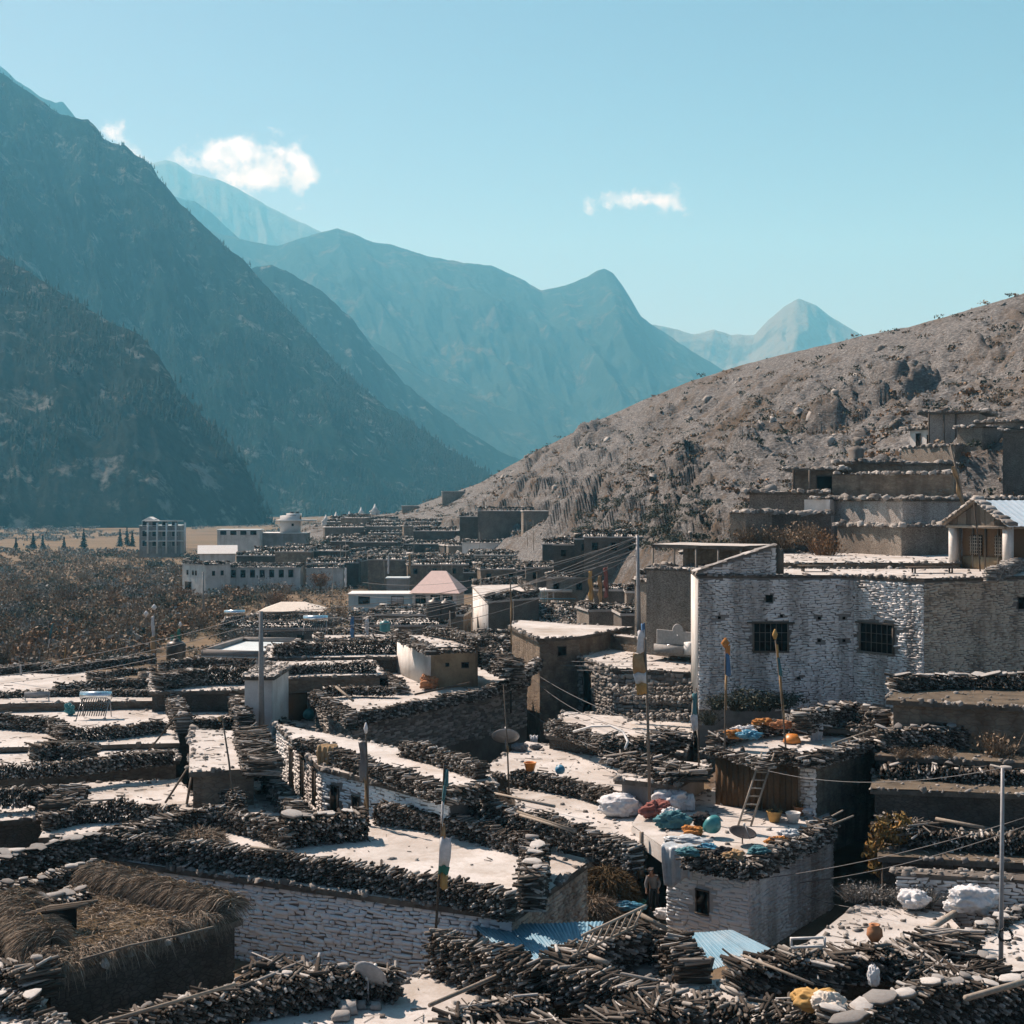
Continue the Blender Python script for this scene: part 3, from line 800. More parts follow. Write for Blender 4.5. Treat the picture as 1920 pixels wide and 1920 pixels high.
# ---------------------------------------------------------------- stone facing
def stone_face(parent, a, b, z0, z1, mat, openings=(), n_parts=0, sw=(0.22, 0.55), sh=(0.10, 0.19), proud=0.06, top=None, seed=1):
    """courses of rough stones on a wall face from a to b (ground points, outside to the right-hand side of a->b
       as seen from outside: the face looks along the normal that points to the camera side).
       openings: (u0,u1,z0,z1). top(u): optional top height. Up to n_parts stones are objects of their own."""
    rng = np.random.default_rng(seed)
    a, b = np.array((a[0], a[1], 0.0)), np.array((b[0], b[1], 0.0))
    Lw = np.linalg.norm(b - a); U = (b - a) / Lw
    N = np.array([U[1], -U[0], 0.0])
    C, w, h, d = [], [], [], []
    z = z0
    while z < z1 - 0.03:
        hh = rng.uniform(*sh)
        u = -rng.uniform(0, 0.2)
        while u < Lw - 0.03:
            ww = rng.uniform(*sw) * (1.6 if rng.random() < 0.08 else 1)
            u0, u1 = max(u, 0.0), min(u + ww, Lw)
            um = (u0 + u1) / 2; h1 = hh * rng.uniform(0.68, 1.12); zm = z + hh / 2 + 0.05 * math.sin(um * 1.3 + z * 1.1) + 0.03 * math.sin(um * 3.7 + z * 4.3) + rng.normal(0, 0.008)
            ok = u1 - u0 > 0.06 and zm + hh / 2 <= (top(um) if top else z1 + 0.05)
            for o in openings:
                if u1 > o[0] + 0.02 and u0 < o[1] - 0.02 and zm + hh / 2 > o[2] + 0.02 and zm - hh / 2 < o[3] - 0.02: ok = False
            if ok:
                C.append(a + U * um + np.array([0, 0, zm]) - N * 0.05)
                w.append((u1 - u0) * rng.uniform(0.90, 0.99)); h.append(h1); d.append(0.05 + proud * rng.uniform(0.5, 1.5))
            u += ww
        z += hh
    if not C: return
    C, w, h, d = np.array(C), np.array(w), np.array(h), np.array(d)
    n = len(C)
    tl = rng.normal(0, 0.085, n)
    Uv = np.repeat(U[None], n, 0) + np.array([0, 0, 1.0]) * tl[:, None]
    Vv = np.repeat(np.array([[0, 0, 1.0]]), n, 0) - U * tl[:, None]
    Nv = np.repeat(N[None], n, 0)
    single = np.zeros(n, bool)
    if n_parts: single[np.argsort(-(w * h))[:n_parts]] = True
    if (~single).any():
        q = ~single
        V, F = block_batch(C[q], Uv[q], Vv[q], Nv[q], w[q], h[q], d[q], rng)
        link('stones', mk_mesh('stones', V, F, MATS[mat]), parent, kind='stuff')
    for i in np.nonzero(single)[0]:
        o = link('stone', variant('block', mat, int(rng.integers(8))), parent)
        o.matrix_basis = basis(C[i], Uv[i] * w[i], Vv[i] * h[i], Nv[i] * d[i])

# ---------------------------------------------------------------- boxes, prisms, tubes
def box_vf(c, ux, uy, uz):
    """box with centre c and half-axis vectors"""
    c, ux, uy, uz = (np.array(v, float) for v in (c, ux, uy, uz))
    V = np.array([c + sx * ux + sy * uy + sz * uz for sz in (-1, 1) for sy in (-1, 1) for sx in (-1, 1)])
    F = np.array([(0, 2, 3, 1), (4, 5, 7, 6), (0, 1, 5, 4), (2, 6, 7, 3), (0, 4, 6, 2), (1, 3, 7, 5)])
    return V, F

def box(name, c, size, rz, mat, parent=None, **kw):
    cs, sn = math.cos(rz), math.sin(rz)
    V, F = box_vf(c, (cs * size[0] / 2, sn * size[0] / 2, 0), (-sn * size[1] / 2, cs * size[1] / 2, 0), (0, 0, size[2] / 2))
    return link(name, mk_mesh(name, V, F, MATS[mat]), parent, **kw)

def beam(name, a, b, r, mat, parent=None, r2=None, K=7, jit=0.0, **kw):
    V, F = tube_vf([a, b], [r, r2 if r2 else r], K)
    return link(name, mk_mesh(name, V, F, MATS[mat]), parent, **kw)

def tube_vf(pts, rad, K=6):
    pts = np.array([tuple(p) for p in pts], float)
    n = len(pts)
    if np.isscalar(rad): rad = [rad] * n
    T = np.gradient(pts, axis=0); T = unit(T)
    b1, b2 = frames(T)
    V = []
    for i in range(n):
        for k in range(K):
            a = 2 * math.pi * k / K
            V.append(pts[i] + (b1[i] * math.cos(a) + b2[i] * math.sin(a)) * rad[i])
    F = []
    for i in range(n - 1):
        for k in range(K):
            k2 = (k + 1) % K
            a, b, c, d = i * K + k, i * K + k2, (i + 1) * K + k2, (i + 1) * K + k
            F += [(a, b, c), (a, c, d)]
    for k in range(1, K - 1):
        F += [(0, k + 1, k), ((n - 1) * K, (n - 1) * K + k, (n - 1) * K + k + 1)]
    return np.array(V), np.array(F)

def tube(name, pts, rad, mat, parent=None, K=6, smooth=True, **kw):
    V, F = tube_vf(pts, rad, K)
    return link(name, mk_mesh(name, V, F, MATS[mat], smooth), parent, **kw)

def poly_area(P):
    return 0.5 * sum(P[i][0] * P[(i + 1) % len(P)][1] - P[(i + 1) % len(P)][0] * P[i][1] for i in range(len(P)))

def prism(name, P, z0, z1, mat, parent=None, smooth=False, **kw):
    P = list(P)
    if poly_area(P) < 0: P = P[::-1]
    n = len(P)
    V = [(p[0], p[1], z0) for p in P] + [(p[0], p[1], z1) for p in P]
    F = [tuple(range(n))[::-1], tuple(range(n, 2 * n))] + [(i, (i + 1) % n, n + (i + 1) % n, n + i) for i in range(n)]
    return link(name, mk_mesh(name, V, F, MATS[mat]), parent, **kw)

def grow(P, e):
    """offset a polygon outwards by e"""
    P = list(P)
    if poly_area(P) < 0: P = P[::-1]
    out = []
    n = len(P)
    for i in range(n):
        p0, p1, p2 = (np.array(P[(i + k) % n][:2], float) for k in (-1, 0, 1))
        d1 = (p1 - p0) / np.linalg.norm(p1 - p0); d2 = (p2 - p1) / np.linalg.norm(p2 - p1)
        n1 = np.array([d1[1], -d1[0]]); n2 = np.array([d2[1], -d2[0]])
        m = n1 + n2; l = np.linalg.norm(m)
        m = n1 if l < 0.2 else m / l
        k = max(0.45, float(np.dot(m, n1)))
        q = p1 + m * e / k
        out.append((q[0], q[1]))
    return out

def roof_sheet(name, P, z, mat, parent, seed=0, amp=0.03, step=0.7, **kw):
    """trodden earth roof: the polygon filled with a slightly uneven grid"""
    import mathutils
    P = list(P)
    if poly_area(P) < 0: P = P[::-1]
    bnd = []
    for a, b in zip(P, P[1:] + P[:1]):
        L = math.hypot(b[0] - a[0], b[1] - a[1]); n = max(1, int(L / step))
        bnd += [(a[0] + (b[0] - a[0]) * k / n, a[1] + (b[1] - a[1]) * k / n) for k in range(n)]
    pts = [Vector(p[:2]) for p in bnd]
    nb = len(pts)
    xs = [p[0] for p in P]; ys = [p[1] for p in P]
    rng = np.random.default_rng(seed + 3)
    for x in np.arange(min(xs), max(xs), step):
        for y in np.arange(min(ys), max(ys), step):
            q = (x + rng.uniform(-.2, .2), y + rng.uniform(-.2, .2))
            ins = False; j = len(P) - 1
            dist = 9
            for i in range(len(P)):
                if (P[i][1] > q[1]) != (P[j][1] > q[1]) and q[0] < (P[j][0] - P[i][0]) * (q[1] - P[i][1]) / (P[j][1] - P[i][1]) + P[i][0]: ins = not ins
                j = i
            if ins and min((p[0] - q[0]) ** 2 + (p[1] - q[1]) ** 2 for p in bnd) > (0.45 * step) ** 2: pts.append(Vector(q))
    vv, ee, ff, *_ = mathutils.geometry.delaunay_2d_cdt(pts, [(i, (i + 1) % nb) for i in range(nb)], [], 1, 1e-5)
    vx = np.array([v.x for v in vv]); vy = np.array([v.y for v in vv])
    vz = z + amp * fbm(vx / 1.5 + seed, vy / 1.5, octv=3, seed=seed)
    V = np.stack([vx, vy, vz], -1)
    return link(name, mk_mesh(name, V, [tuple(f) for f in ff], MATS[mat], True), parent, **kw)

# ---------------------------------------------------------------- house
class House:
    def __init__(s, P, z_roof, z0, label, wall='mud_plaster', roof='roof_earth', eave=0.18, slab=0.22, group=None, name='house', cat='house', edge='roof_edge', rim=1.0):
        P = [tuple(p[:2]) for p in P]
        if poly_area(P) < 0: P = P[::-1]          # counter-clockwise: outside is to the right of a->b
        s.P, s.z1, s.z0 = P, z_roof, z0
        c = np.mean(np.array(P), 0)
        s.root = thing(name, (c[0], c[1], z0), label, cat, group)
        s.wall = prism('wall', P, z0, z_roof - slab, wall, s.root)
        s.roofe = prism('roof', grow(P, eave), z_roof - slab + 0.003, z_roof - 0.03, edge, s.root)
        roof_sheet('roof_surface', grow(P, eave - 0.02), z_roof, roof, s.roofe, seed=int(abs(c[0] * 7 + c[1])) % 97, step=0.8)
        if c[1] < 150: s.rim(grow(P, eave - 0.06), z_roof, int(abs(c[0] * 13 + c[1] * 3)), rim)
        if c[1] < 95: s.litter(z_roof, int(abs(c[0] * 17 + c[1] * 5)))
        s.slab = slab
    def litter(s, z, seed):
        """twigs, clods and small stones lying about the roof"""
        rng = np.random.default_rng(seed)
        Q = np.array(s.P); lo, hi = Q.min(0), Q.max(0)
        p = lo + (hi - lo) * rng.random((170, 2))
        ins = np.zeros(170, bool); j = len(Q) - 1
        for i in range(len(Q)):
            cr = ((Q[i, 1] > p[:, 1]) != (Q[j, 1] > p[:, 1])) & (p[:, 0] < (Q[j, 0] - Q[i, 0]) * (p[:, 1] - Q[i, 1]) / (Q[j, 1] - Q[i, 1] + 1e-9) + Q[i, 0])
            ins ^= cr; j = i
        p = p[ins]
        if len(p) < 4: return
        n = len(p); tw = rng.random(n) < 0.55
        C = np.stack([p[:, 0], p[:, 1], np.full(n, z + 0.02)], -1)
        out = []
        if tw.sum(): out.append(log_batch(C[tw], unit(rng.normal(0, 1, (tw.sum(), 3)) * np.array([1, 1, 0.05])), rng.uniform(0.1, 0.6, tw.sum()), rng.uniform(0.008, 0.022, tw.sum()), 4, rng))
        if (~tw).sum():
            m = (~tw).sum(); a = rng.uniform(0, 6.28, m); A1 = np.stack([np.cos(a), np.sin(a), np.zeros(m)], -1); A2 = np.stack([-np.sin(a), np.cos(a), np.zeros(m)], -1); sz = rng.uniform(0.04, 0.15, m)
            out.append(block_batch(C[~tw] - np.array([0, 0, 0.03]), A1, A2, np.repeat(np.array([[0, 0, 1.0]]), m, 0), sz * 1.3, sz, sz * 0.7, rng, 0.2))
        V, F = merge(out)
        link('roof_litter', mk_mesh('roof_litter', V, F, MATS['stone_grey']), s.roofe, kind='stuff')
    def rim(s, P, z, seed, big=1.0):
        """crumbled stones and clods along the roof edge"""
        rng = np.random.default_rng(seed)
        pts, T = path_points([(*p, z) for p in P + P[:1]], 0.17, rng)
        keep = (fbm(pts[:, 0] * 1.1, pts[:, 1] * 1.1, octv=3, seed=seed % 50) + rng.normal(0, 0.25, len(pts))) > -0.12
        pts, T = pts[keep], T[keep]
        n = len(pts)
        if n < 3: return
        pts = pts + rng.normal(0, 0.07, (n, 3)) * np.array([1, 1, 0]) - np.array([0, 0, 0.07])
        sz = (0.05 + rng.random(n) ** 2 * 0.17) * big
        A1 = unit(T + rng.normal(0, 0.5, (n, 3)) * np.array([1, 1, 0.25])); A3 = unit(np.array([0, 0, 1.0]) + rng.normal(0, 0.22, (n, 3)))
        A2 = unit(np.cross(A3, A1)); A1 = np.cross(A2, A3)
        V, F = block_batch(pts, A1, A2, A3, sz * rng.uniform(0.9, 1.9, n), sz * rng.uniform(0.8, 1.3, n), 0.07 + sz * rng.uniform(0.3, 0.7, n), rng, 0.2)
        link('edge_stones', mk_mesh('edge_stones', V, F, MATS['stone_grey']), s.roofe, kind='stuff')
    def edge(s, i):
        return np.array(s.P[i]), np.array(s.P[(i + 1) % len(s.P)])
    def near_edge(s, px, py_or_xy=None):
        pass
    def find(s, x, y):
        """edge whose middle is nearest to (x,y)"""
        best = min(range(len(s.P)), key=lambda i: np.linalg.norm((s.edge(i)[0] + s.edge(i)[1]) / 2 - np.array((x, y))))
        return best
    def frame(s, i):
        a, b = s.edge(i); L = np.linalg.norm(b - a); U = (b - a) / L
        return a, U, np.array([U[1], -U[0]]), L
    def stones(s, i, mat, openings=(), n_parts=0, seed=1, z0=None, z1=None, **kw):
        a, b = s.edge(i)
        stone_face(s.wall, a, b, s.z0 if z0 is None else z0, s.z1 - s.slab if z1 is None else z1, mat, openings, n_parts, seed=seed, **kw)
    def opening(s, i, u0, u1, z0, z1, kind='window', proud=0.07, frame_mat='old_timber', pane='inside_shade', bars=0, lintel=0.0):
        """a framed window or door in edge i; a dark pane stands in for the shade inside"""
        a, U, N, L = s.frame(i)
        rz = math.atan2(U[1], U[0])
        def c(u, z, o): q = a + U * u + N * o; return (q[0], q[1], z)
        um, zm, w, h = (u0 + u1) / 2, (z0 + z1) / 2, u1 - u0, z1 - z0
        win = box(kind, c(um, zm, 0.005), (w, 0.05, h), rz, pane, s.root)
        t = min(0.09, w * 0.1)
        for nm, cc, sz in (('frame', c(um, z1 + t / 2, proud / 2), (w + 2 * t + lintel * 2, proud + 0.04, t)),
                           ('frame', c(u0 - t / 2, zm, proud / 2), (t, proud, h)), ('frame', c(u1 + t / 2, zm, proud / 2), (t, proud, h))) + \
                          ((('sill', c(um, z0 - t / 2, proud / 2 + 0.02), (w + 2 * t, proud + 0.06, t)),) if kind == 'window' else ()):
            box(nm, cc, sz, rz, frame_mat, win)
        for k in range(bars):
            uu = u0 + w * (k + 1) / (bars + 1)
            box('bar', c(uu, zm, 0.045), (0.03, 0.03, h), rz, frame_mat, win)
        for k in range(2 if bars else 0):
            zz = z0 + h * (k + 1) / 3
            box('bar', c(um, zz, 0.05), (w, 0.025, 0.03), rz, frame_mat, win)
        return win
# ================================================================ the near village, house by house
def pp(pxs, z):
    return [tuple(G(x, y, z)[:2]) for x, y in pxs]

def ST(pxs, ztop, h, label, n=55, **kw):
    return stack(crest(pxs, ztop, h), h, label, n_parts=n, **kw)

# ---- long white stone house in the middle of the foreground
P = [G(200, 1607, 2.7), G(960, 1712, 2.7), G(1100, 1612, 2.7), G(1000, 1588, 2.7), G(700, 1538, 2.7), G(545, 1545, 2.7), G(345, 1552, 2.7)]
h = House(P, 2.7, -0.4, 'long white stone house with a wide pale earth roof beside the straw roof', 'mortar_white', name='stone_house')
i = h.find(*((np.array(P[0][:2]) + np.array(P[1][:2])) / 2))
a, U, N, L = h.frame(i)
uw = lambda px, py=1720: float(np.dot(np.array(D(px, py, 48.0)[:2]) - a, U))
h.stones(i, 'stone_blue', [(3.35, 4.1, 0.6, 1.5), (4.9, 5.5, 0.0, 1.75)], 220, seed=3, sw=(0.20, 0.50), sh=(0.10, 0.18))
h.opening(i, 3.4, 4.05, 0.7, 1.45, 'window', bars=0)
h.opening(i, 4.95, 5.45, 0.0, 1.65, 'door')
i2 = h.find(*((np.array(P[1][:2]) + np.array(P[2][:2])) / 2))
h.stones(i2, 'stone_brown', [], 80, seed=4, sw=(0.2, 0.5))
ST([(185, 1556), (330, 1574), (480, 1591), (640, 1611), (760, 1629), (860, 1645), (962, 1672)], 3.6, 0.92, 'long black firewood wall on the front edge of the long white stone house', 200, uneven=0.16)
ST([(1003, 1575), (1000, 1600), (996, 1640)], 3.85, 1.2, 'tall pile of thick logs and flat stones beside the wide pale roof', 60, w=0.9, r=0.043, slabs=1.6, slab_size=0.7, messy=0.3)
ST([(705, 1508), (800, 1518), (890, 1538), (1000, 1566)], 3.5, 0.8, 'firewood row behind the wide pale roof, a teal banner pole in front of it', 80)
ST([(885, 1492), (1000, 1522), (1100, 1548), (1195, 1582)], 4.0, 0.95, 'firewood row with long pale poles on top, ending at the ladder house', 90)
ST([(536, 1535), (610, 1527), (690, 1522)], 3.75, 1.05, 'thick stone and log stack casting its shadow on the wide pale roof', 60, w=1.1, r=0.052, slabs=2.2, slab_size=0.8)
ST([(345, 1523), (400, 1512), (450, 1520), (500, 1534), (540, 1552)], 3.55, 0.9, 'slanting pale logs piled between the straw heap and the small sunny terrace', 90, messy=0.35)
ST([(190, 1557), (260, 1540), (340, 1518)], 3.75, 0.95, 'pale parallel logs lying on the back corner of the long stone house', 60, messy=0.1, w=0.9)

# ---- neighbours on the left, one parapet behind the other
P = [G(-60, 1668, 2.6), G(185, 1612, 2.6), G(190, 1585, 2.6), G(-60, 1640, 2.6)]
House(P, 2.6, -0.5, 'dark low house between two slab-topped parapets left of the long stone house', 'mortar_dark')
ST([(-40, 1618), (60, 1588), (130, 1572), (190, 1556)], 3.7, 0.95, 'dark parapet topped with big white slabs left of the pale parallel logs', 55, slabs=2.6, slab_size=0.75)
ST([(-40, 1668), (60, 1645), (110, 1632), (178, 1612)], 3.35, 0.9, 'low parapet with white slabs just above the straw roof', 55, slabs=2.0, slab_size=0.6)
ST([(22, 1700), (90, 1682), (168, 1668)], 3.4, 0.75, 'short slab-topped parapet touching the back of the straw roof', 45, slabs=2.6, slab_size=0.5)

# ---- house with the bright strip of roof and the tall plaster stair tower
P = [G(82, 1568, 2.5), G(345, 1552, 2.5), G(362, 1500, 2.5), G(330, 1462, 2.5), G(140, 1470, 2.5)]
House(P, 2.5, -0.8, 'dark stone house whose roof is a bright strip below a brown wall', 'mortar_dark')
ST([(84, 1521), (150, 1506), (240, 1503), (335, 1506)], 3.3, 0.85, 'black firewood parapet in front of the bright strip of roof', 90)
ST([(98, 1508), (120, 1490), (140, 1474)], 3.35, 0.7, 'thick short stack of long pale logs beside the bright strip of roof', 50, w=1.3, r=0.046, messy=0.08)
ST([(-30, 1482), (60, 1477), (104, 1470)], 3.3, 0.8, 'row of white log ends left of the bright strip of roof', 45)
P = [G(-60, 1545, 2.3), G(85, 1530, 2.3), G(110, 1488, 2.3), G(-60, 1490, 2.3)]
House(P, 2.3, -0.8, 'low dark house at the left edge below the white log ends', 'mortar_dark')
P = [G(-60, 1448, 3.1), G(330, 1424, 3.1), G(325, 1398, 3.1), G(-60, 1404, 3.1)]
h = House(P, 3.1, -0.8, 'brown plastered house behind the bright strip of roof', 'mud_plaster')
ST([(-30, 1432), (60, 1428), (130, 1424), (230, 1413), (324, 1404)], 3.85, 0.75, 'long firewood parapet on the brown plastered house', 90)
ST([(60, 1396), (110, 1390), (175, 1394)], 3.95, 0.8, 'small block of stacked planks and logs on the roof of the brown plastered house', 50, w=1.2)
P = [G(322, 1452, 4.2), G(362, 1452, 4.2), G(476, 1442, 4.2), G(462, 1372, 4.2), G(362, 1368, 4.2), G(326, 1382, 4.2)]
tower = House([G(362, 1446, 4.2), G(476, 1440, 4.2), G(462, 1372, 4.2), G(362, 1368, 4.2)], 4.2, -0.8, 'tall plastered block with a blinding pale roof and a thin pole in front', 'mud_plaster')
ST([(468, 1362), (480, 1392), (494, 1428)], 4.7, 0.6, 'wide stack of long grey logs on the right side of the tall plastered block', 80, w=1.6, messy=0.12)
P = [G(392, 1526, 2.6), G(548, 1528, 2.6), G(512, 1466, 2.6), G(440, 1466, 2.6), G(395, 1490, 2.6)]
House(P, 2.6, -0.8, 'small sunny terrace between the tall block and the slanting pale logs', 'mud_plaster')
ST([(392, 1462), (425, 1478), (452, 1500)], 3.35, 0.7, 'heap of brushwood leaning beside the small sunny terrace', 60, messy=0.6, r=0.036, uneven=0.3)
ST([(505, 1450), (540, 1490), (572, 1528)], 3.3, 0.75, 'row of rounded dark logs on the right rim of the small sunny terrace', 55, w=0.8, r=0.05)
ST([(395, 1440), (440, 1432), (480, 1440)], 3.6, 0.6, 'low log row at the foot of the tall plastered block', 40)

# ---- terrace with the solar heater and the bench
P = [G(-60, 1402, 3.4), G(330, 1392, 3.4), G(312, 1328, 3.4), G(-60, 1324, 3.4)]
House(P, 3.4, -1.0, 'dark stone house carrying the solar water heater on its bright terrace', 'mortar_dark')
ST([(-30, 1338), (95, 1346), (128, 1364), (210, 1358), (310, 1348)], 4.15, 0.75, 'dark firewood parapet in front of the solar water heater', 90)
P = [G(-60, 1330, 3.6), G(300, 1322, 3.6), G(300, 1292, 3.6), G(160, 1268, 3.6), G(-60, 1266, 3.6)]
House(P, 3.9, -1.0, 'low house with a large white sunlit roof at the edge of the scrub', 'mud_plaster')
ST([(-30, 1296), (100, 1293), (200, 1292), (295, 1294)], 4.3, 0.5, 'low firewood row between the large white roof and the solar heater terrace', 50)
ST([(110, 1284), (190, 1274), (290, 1272)], 4.5, 0.6, 'heap of loose pale logs at the right of the large white roof', 50, messy=0.5, w=1.2)
ST([(-30, 1252), (55, 1244), (120, 1246)], 4.5, 0.6, 'low slab-topped wall bordering the scrub behind the large white roof', 30, slabs=1.4)
ST([(120, 1246), (200, 1238), (290, 1228)], 4.5, 0.6, 'low parapet right of the slab-topped wall bordering the scrub', 30, slabs=1.0)
ST([(165, 1262), (230, 1254), (290, 1250)], 4.4, 0.5, 'short parapet beside the two leaning flag poles', 30)

# ---- dark house with the two log pillars
P = [G(312, 1352, 3.3), G(470, 1350, 3.3), G(468, 1298, 3.3), G(312, 1298, 3.3)]
House(P, 3.3, -1.0, 'small house with a bright roof patch between two log pillars', 'mortar_dark')
ST([(318, 1356), (390, 1344), (452, 1344)], 3.75, 0.5, 'ragged low firewood row in front of the two log pillars', 50)
ST([(326, 1304), (344, 1342)], 4.3, 1.0, 'left pillar of crossed logs framing the bright roof patch', 45, w=0.9, slabs=1.0)
ST([(444, 1302), (460, 1340)], 4.3, 1.0, 'right pillar of crossed logs framing the bright roof patch', 45, w=0.9, slabs=1.0)
P = [G(285, 1296, 4.6), G(476, 1292, 4.6), G(472, 1262, 4.6), G(285, 1262, 4.6)]
House(P, 4.6, -1.0, 'windowless dark house under the broad black woodpile', 'mortar_dark')
ST([(292, 1262), (380, 1252), (472, 1250)], 5.6, 1.0, 'broad black woodpile with a few white log ends above the two log pillars', 80, w=1.2)
ST([(300, 1240), (380, 1232), (475, 1236)], 5.4, 0.8, 'firewood row behind the broad black woodpile', 50)

# ---- white plaster wall with the concrete pole, door house and its rows
P = [G(467, 1352, 2.6), G(514, 1352, 2.6), G(520, 1246, 5.0), G(467, 1246, 5.0)]
c = D(490, 1300, 80)
house_j = House([(c.x - 0.75, 79), (c.x + 0.75, 79), (c.x + 0.9, 84), (c.x - 0.75, 84)], 6.0, -1, 'narrow white plastered house behind the concrete power pole', 'white_plaster')
P = [G(512, 1276, 5.2), G(712, 1270, 5.2), G(705, 1250, 5.2), G(512, 1256, 5.2)]
P = [D(514, 1300, 84.5)[:2], D(712, 1300, 86)[:2], D(690, 1300, 93)[:2], D(514, 1300, 92)[:2]]
h = House(P, 5.25, 0.0, 'mud house with a brown wooden door below a crusty log parapet', 'mud_plaster', eave=0.35)
i = h.find(*D(610, 1300, 84)[:2])
h.opening(i, 0.75, 1.95, 2.6, 4.25, 'door', pane='brown_timber')
ST([(502, 1246), (600, 1240), (706, 1240)], 5.95, 0.7, 'crusty log parapet above the brown wooden door', 70)
P = [D(498, 1300, 78)[:2], D(600, 1300, 78)[:2], D(600, 1300, 84.4)[:2], D(510, 1300, 84.4)[:2]]
House(P, 2.6, -0.8, 'small terrace in front of the brown wooden door', 'mud_plaster')
ST([(500, 1330), (545, 1358), (600, 1378), (640, 1398)], 3.3, 0.7, 'stepped firewood row below the brown wooden door', 70)
ST([(512, 1206), (600, 1202), (745, 1200)], 6.3, 0.9, 'straight black woodpile behind the crusty log parapet', 70, w=1.0)
P = [D(505, 1220, 93.5)[:2], D(745, 1220, 94)[:2], D(745, 1220, 101)[:2], D(505, 1220, 101)[:2]]
House(P, 5.4, -0.5, 'flat-roofed house under the straight black woodpile', 'mortar_dark')

# ---- big dark house with the L-shaped bright roof
P = [G(662, 1352, 4.3), G(988, 1280, 4.3), G(900, 1236, 4.3), G(700, 1240, 4.3), G(592, 1308, 4.3)]
h = House(P, 4.3, -0.5, 'big dark stone house with an L-shaped bright roof and a plastered hut on it', 'mortar', name='stone_house')
i = h.find(*((np.array(P[0][:2]) + np.array(P[1][:2])) / 2))
h.stones(i, 'stone_grey', [], 160, seed=9, sw=(0.25, 0.6), z0=1.6)
i = h.find(*((np.array(P[0][:2]) + np.array(P[4][:2])) / 2))
h.stones(i, 'stone_grey', [(2.0, 2.6, 1.6, 3.0)], 160, seed=10, sw=(0.25, 0.6), z0=0.8)
ST([(655, 1338), (720, 1326), (800, 1310), (900, 1290), (988, 1264)], 4.95, 0.65, 'firewood parapet along the whole front of the big dark house', 110)
ST([(590, 1294), (625, 1314), (660, 1338)], 5.1, 0.8, 'crumbly log stack on the sunlit left flank of the big dark house', 60)
ST([(606, 1288), (670, 1284), (738, 1286)], 5.0, 0.6, 'short log row standing inside the L-shaped bright roof', 50)
ST([(700, 1252), (735, 1270), (752, 1285)], 4.85, 0.5, 'loose heap of grey logs in the bend of the L-shaped bright roof', 45, w=1.0, messy=0.6)
P = [G(808, 1290, 4.3), G(896, 1288, 4.3), G(850, 1262, 4.3), G(745, 1262, 4.3)]
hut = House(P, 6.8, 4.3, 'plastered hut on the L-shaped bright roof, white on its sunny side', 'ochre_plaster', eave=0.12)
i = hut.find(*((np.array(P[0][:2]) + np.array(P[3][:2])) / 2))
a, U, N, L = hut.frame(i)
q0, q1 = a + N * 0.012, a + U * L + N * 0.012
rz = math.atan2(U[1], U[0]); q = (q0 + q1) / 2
box('white_facing', (q[0], q[1], 5.4), (L - 0.02, 0.02, 2.15), rz, 'white_plaster', hut.root)  # pale sheet puts the sunlit white of this face into its colour
i = hut.find(*((np.array(P[0][:2]) + np.array(P[1][:2])) / 2))
hut.opening(i, 1.9, 2.3, 5.5, 5.8, 'window', proud=0.04); hut.opening(i, 0.9, 1.1, 5.6, 5.8, 'window', proud=0.04)
ST([(748, 1188), (778, 1200), (812, 1216)], 7.2, 0.4, 'crumbling log rim on the sunny edge of the plastered hut', 40, w=0.8)
ST([(812, 1216), (890, 1214)], 7.1, 0.3, 'low log rim along the front of the plastered hut', 30, w=0.6)
ST([(800, 1172), (850, 1180), (905, 1196)], 7.5, 0.6, 'pile of brush and logs on the far corner of the plastered hut', 40, messy=0.5)
ST([(900, 1212), (930, 1225), (960, 1240)], 6.4, 1.0, 'tangle of firewood right of the plastered hut', 50, w=1.6, messy=0.5)

# ---- blue-white house with two dark doors
P = [G(605, 1436, 4.15), G(842, 1498, 4.15), G(925, 1476, 4.15), G(905, 1440, 4.15), G(750, 1405, 4.15), G(520, 1358, 4.15)]
h = House(P, 4.15, -0.2, 'blue-white house with two dark doorways and a banner pole before them', 'mortar_white', name='stone_house')
i = h.find(*((np.array(P[0][:2]) + np.array(P[1][:2])) / 2))
h.stones(i, 'stone_blue', [(0.62, 1.32, 2.3, 3.5), (2.25, 2.9, 2.3, 3.3)], 150, seed=12, sh=(0.09, 0.16), proud=0.035, z0=1.8)
h.opening(i, 0.72, 1.22, 2.3, 3.4, 'door'); h.opening(i, 2.35, 2.8, 2.3, 3.2, 'door')
i = h.find(*((np.array(P[0][:2]) + np.array(P[5][:2])) / 2))
a, U, N, L = h.frame(i)
ops = [(L - 2.2, L - 1.4, 2.0, 3.8), (L - 5.2, L - 4.2, 1.8, 3.8), (L - 8.2, L - 7.2, 1.6, 3.7)]
h.stones(i, 'stone_white', ops, 180, seed=13, sh=(0.09, 0.16), z0=0.8)
for o in ops: h.opening(i, o[0] + 0.08, o[1] - 0.08, o[2], o[3] - 0.1, 'door')
i = h.find(*((np.array(P[1][:2]) + np.array(P[2][:2])) / 2))
ST([(622, 1402), (690, 1424), (760, 1446), (838, 1474), (918, 1462)], 4.8, 0.7, 'firewood rim above the two dark doorways', 110, w=0.85)
ST([(757, 1386), (830, 1404), (905, 1428)], 4.9, 0.8, 'firewood row with a pole on top behind the blue-white house', 60)
ST([(560, 1382), (600, 1392), (628, 1402)], 4.7, 0.6, 'ragged log rim above the sunlit stone flank of the blue-white house', 45)

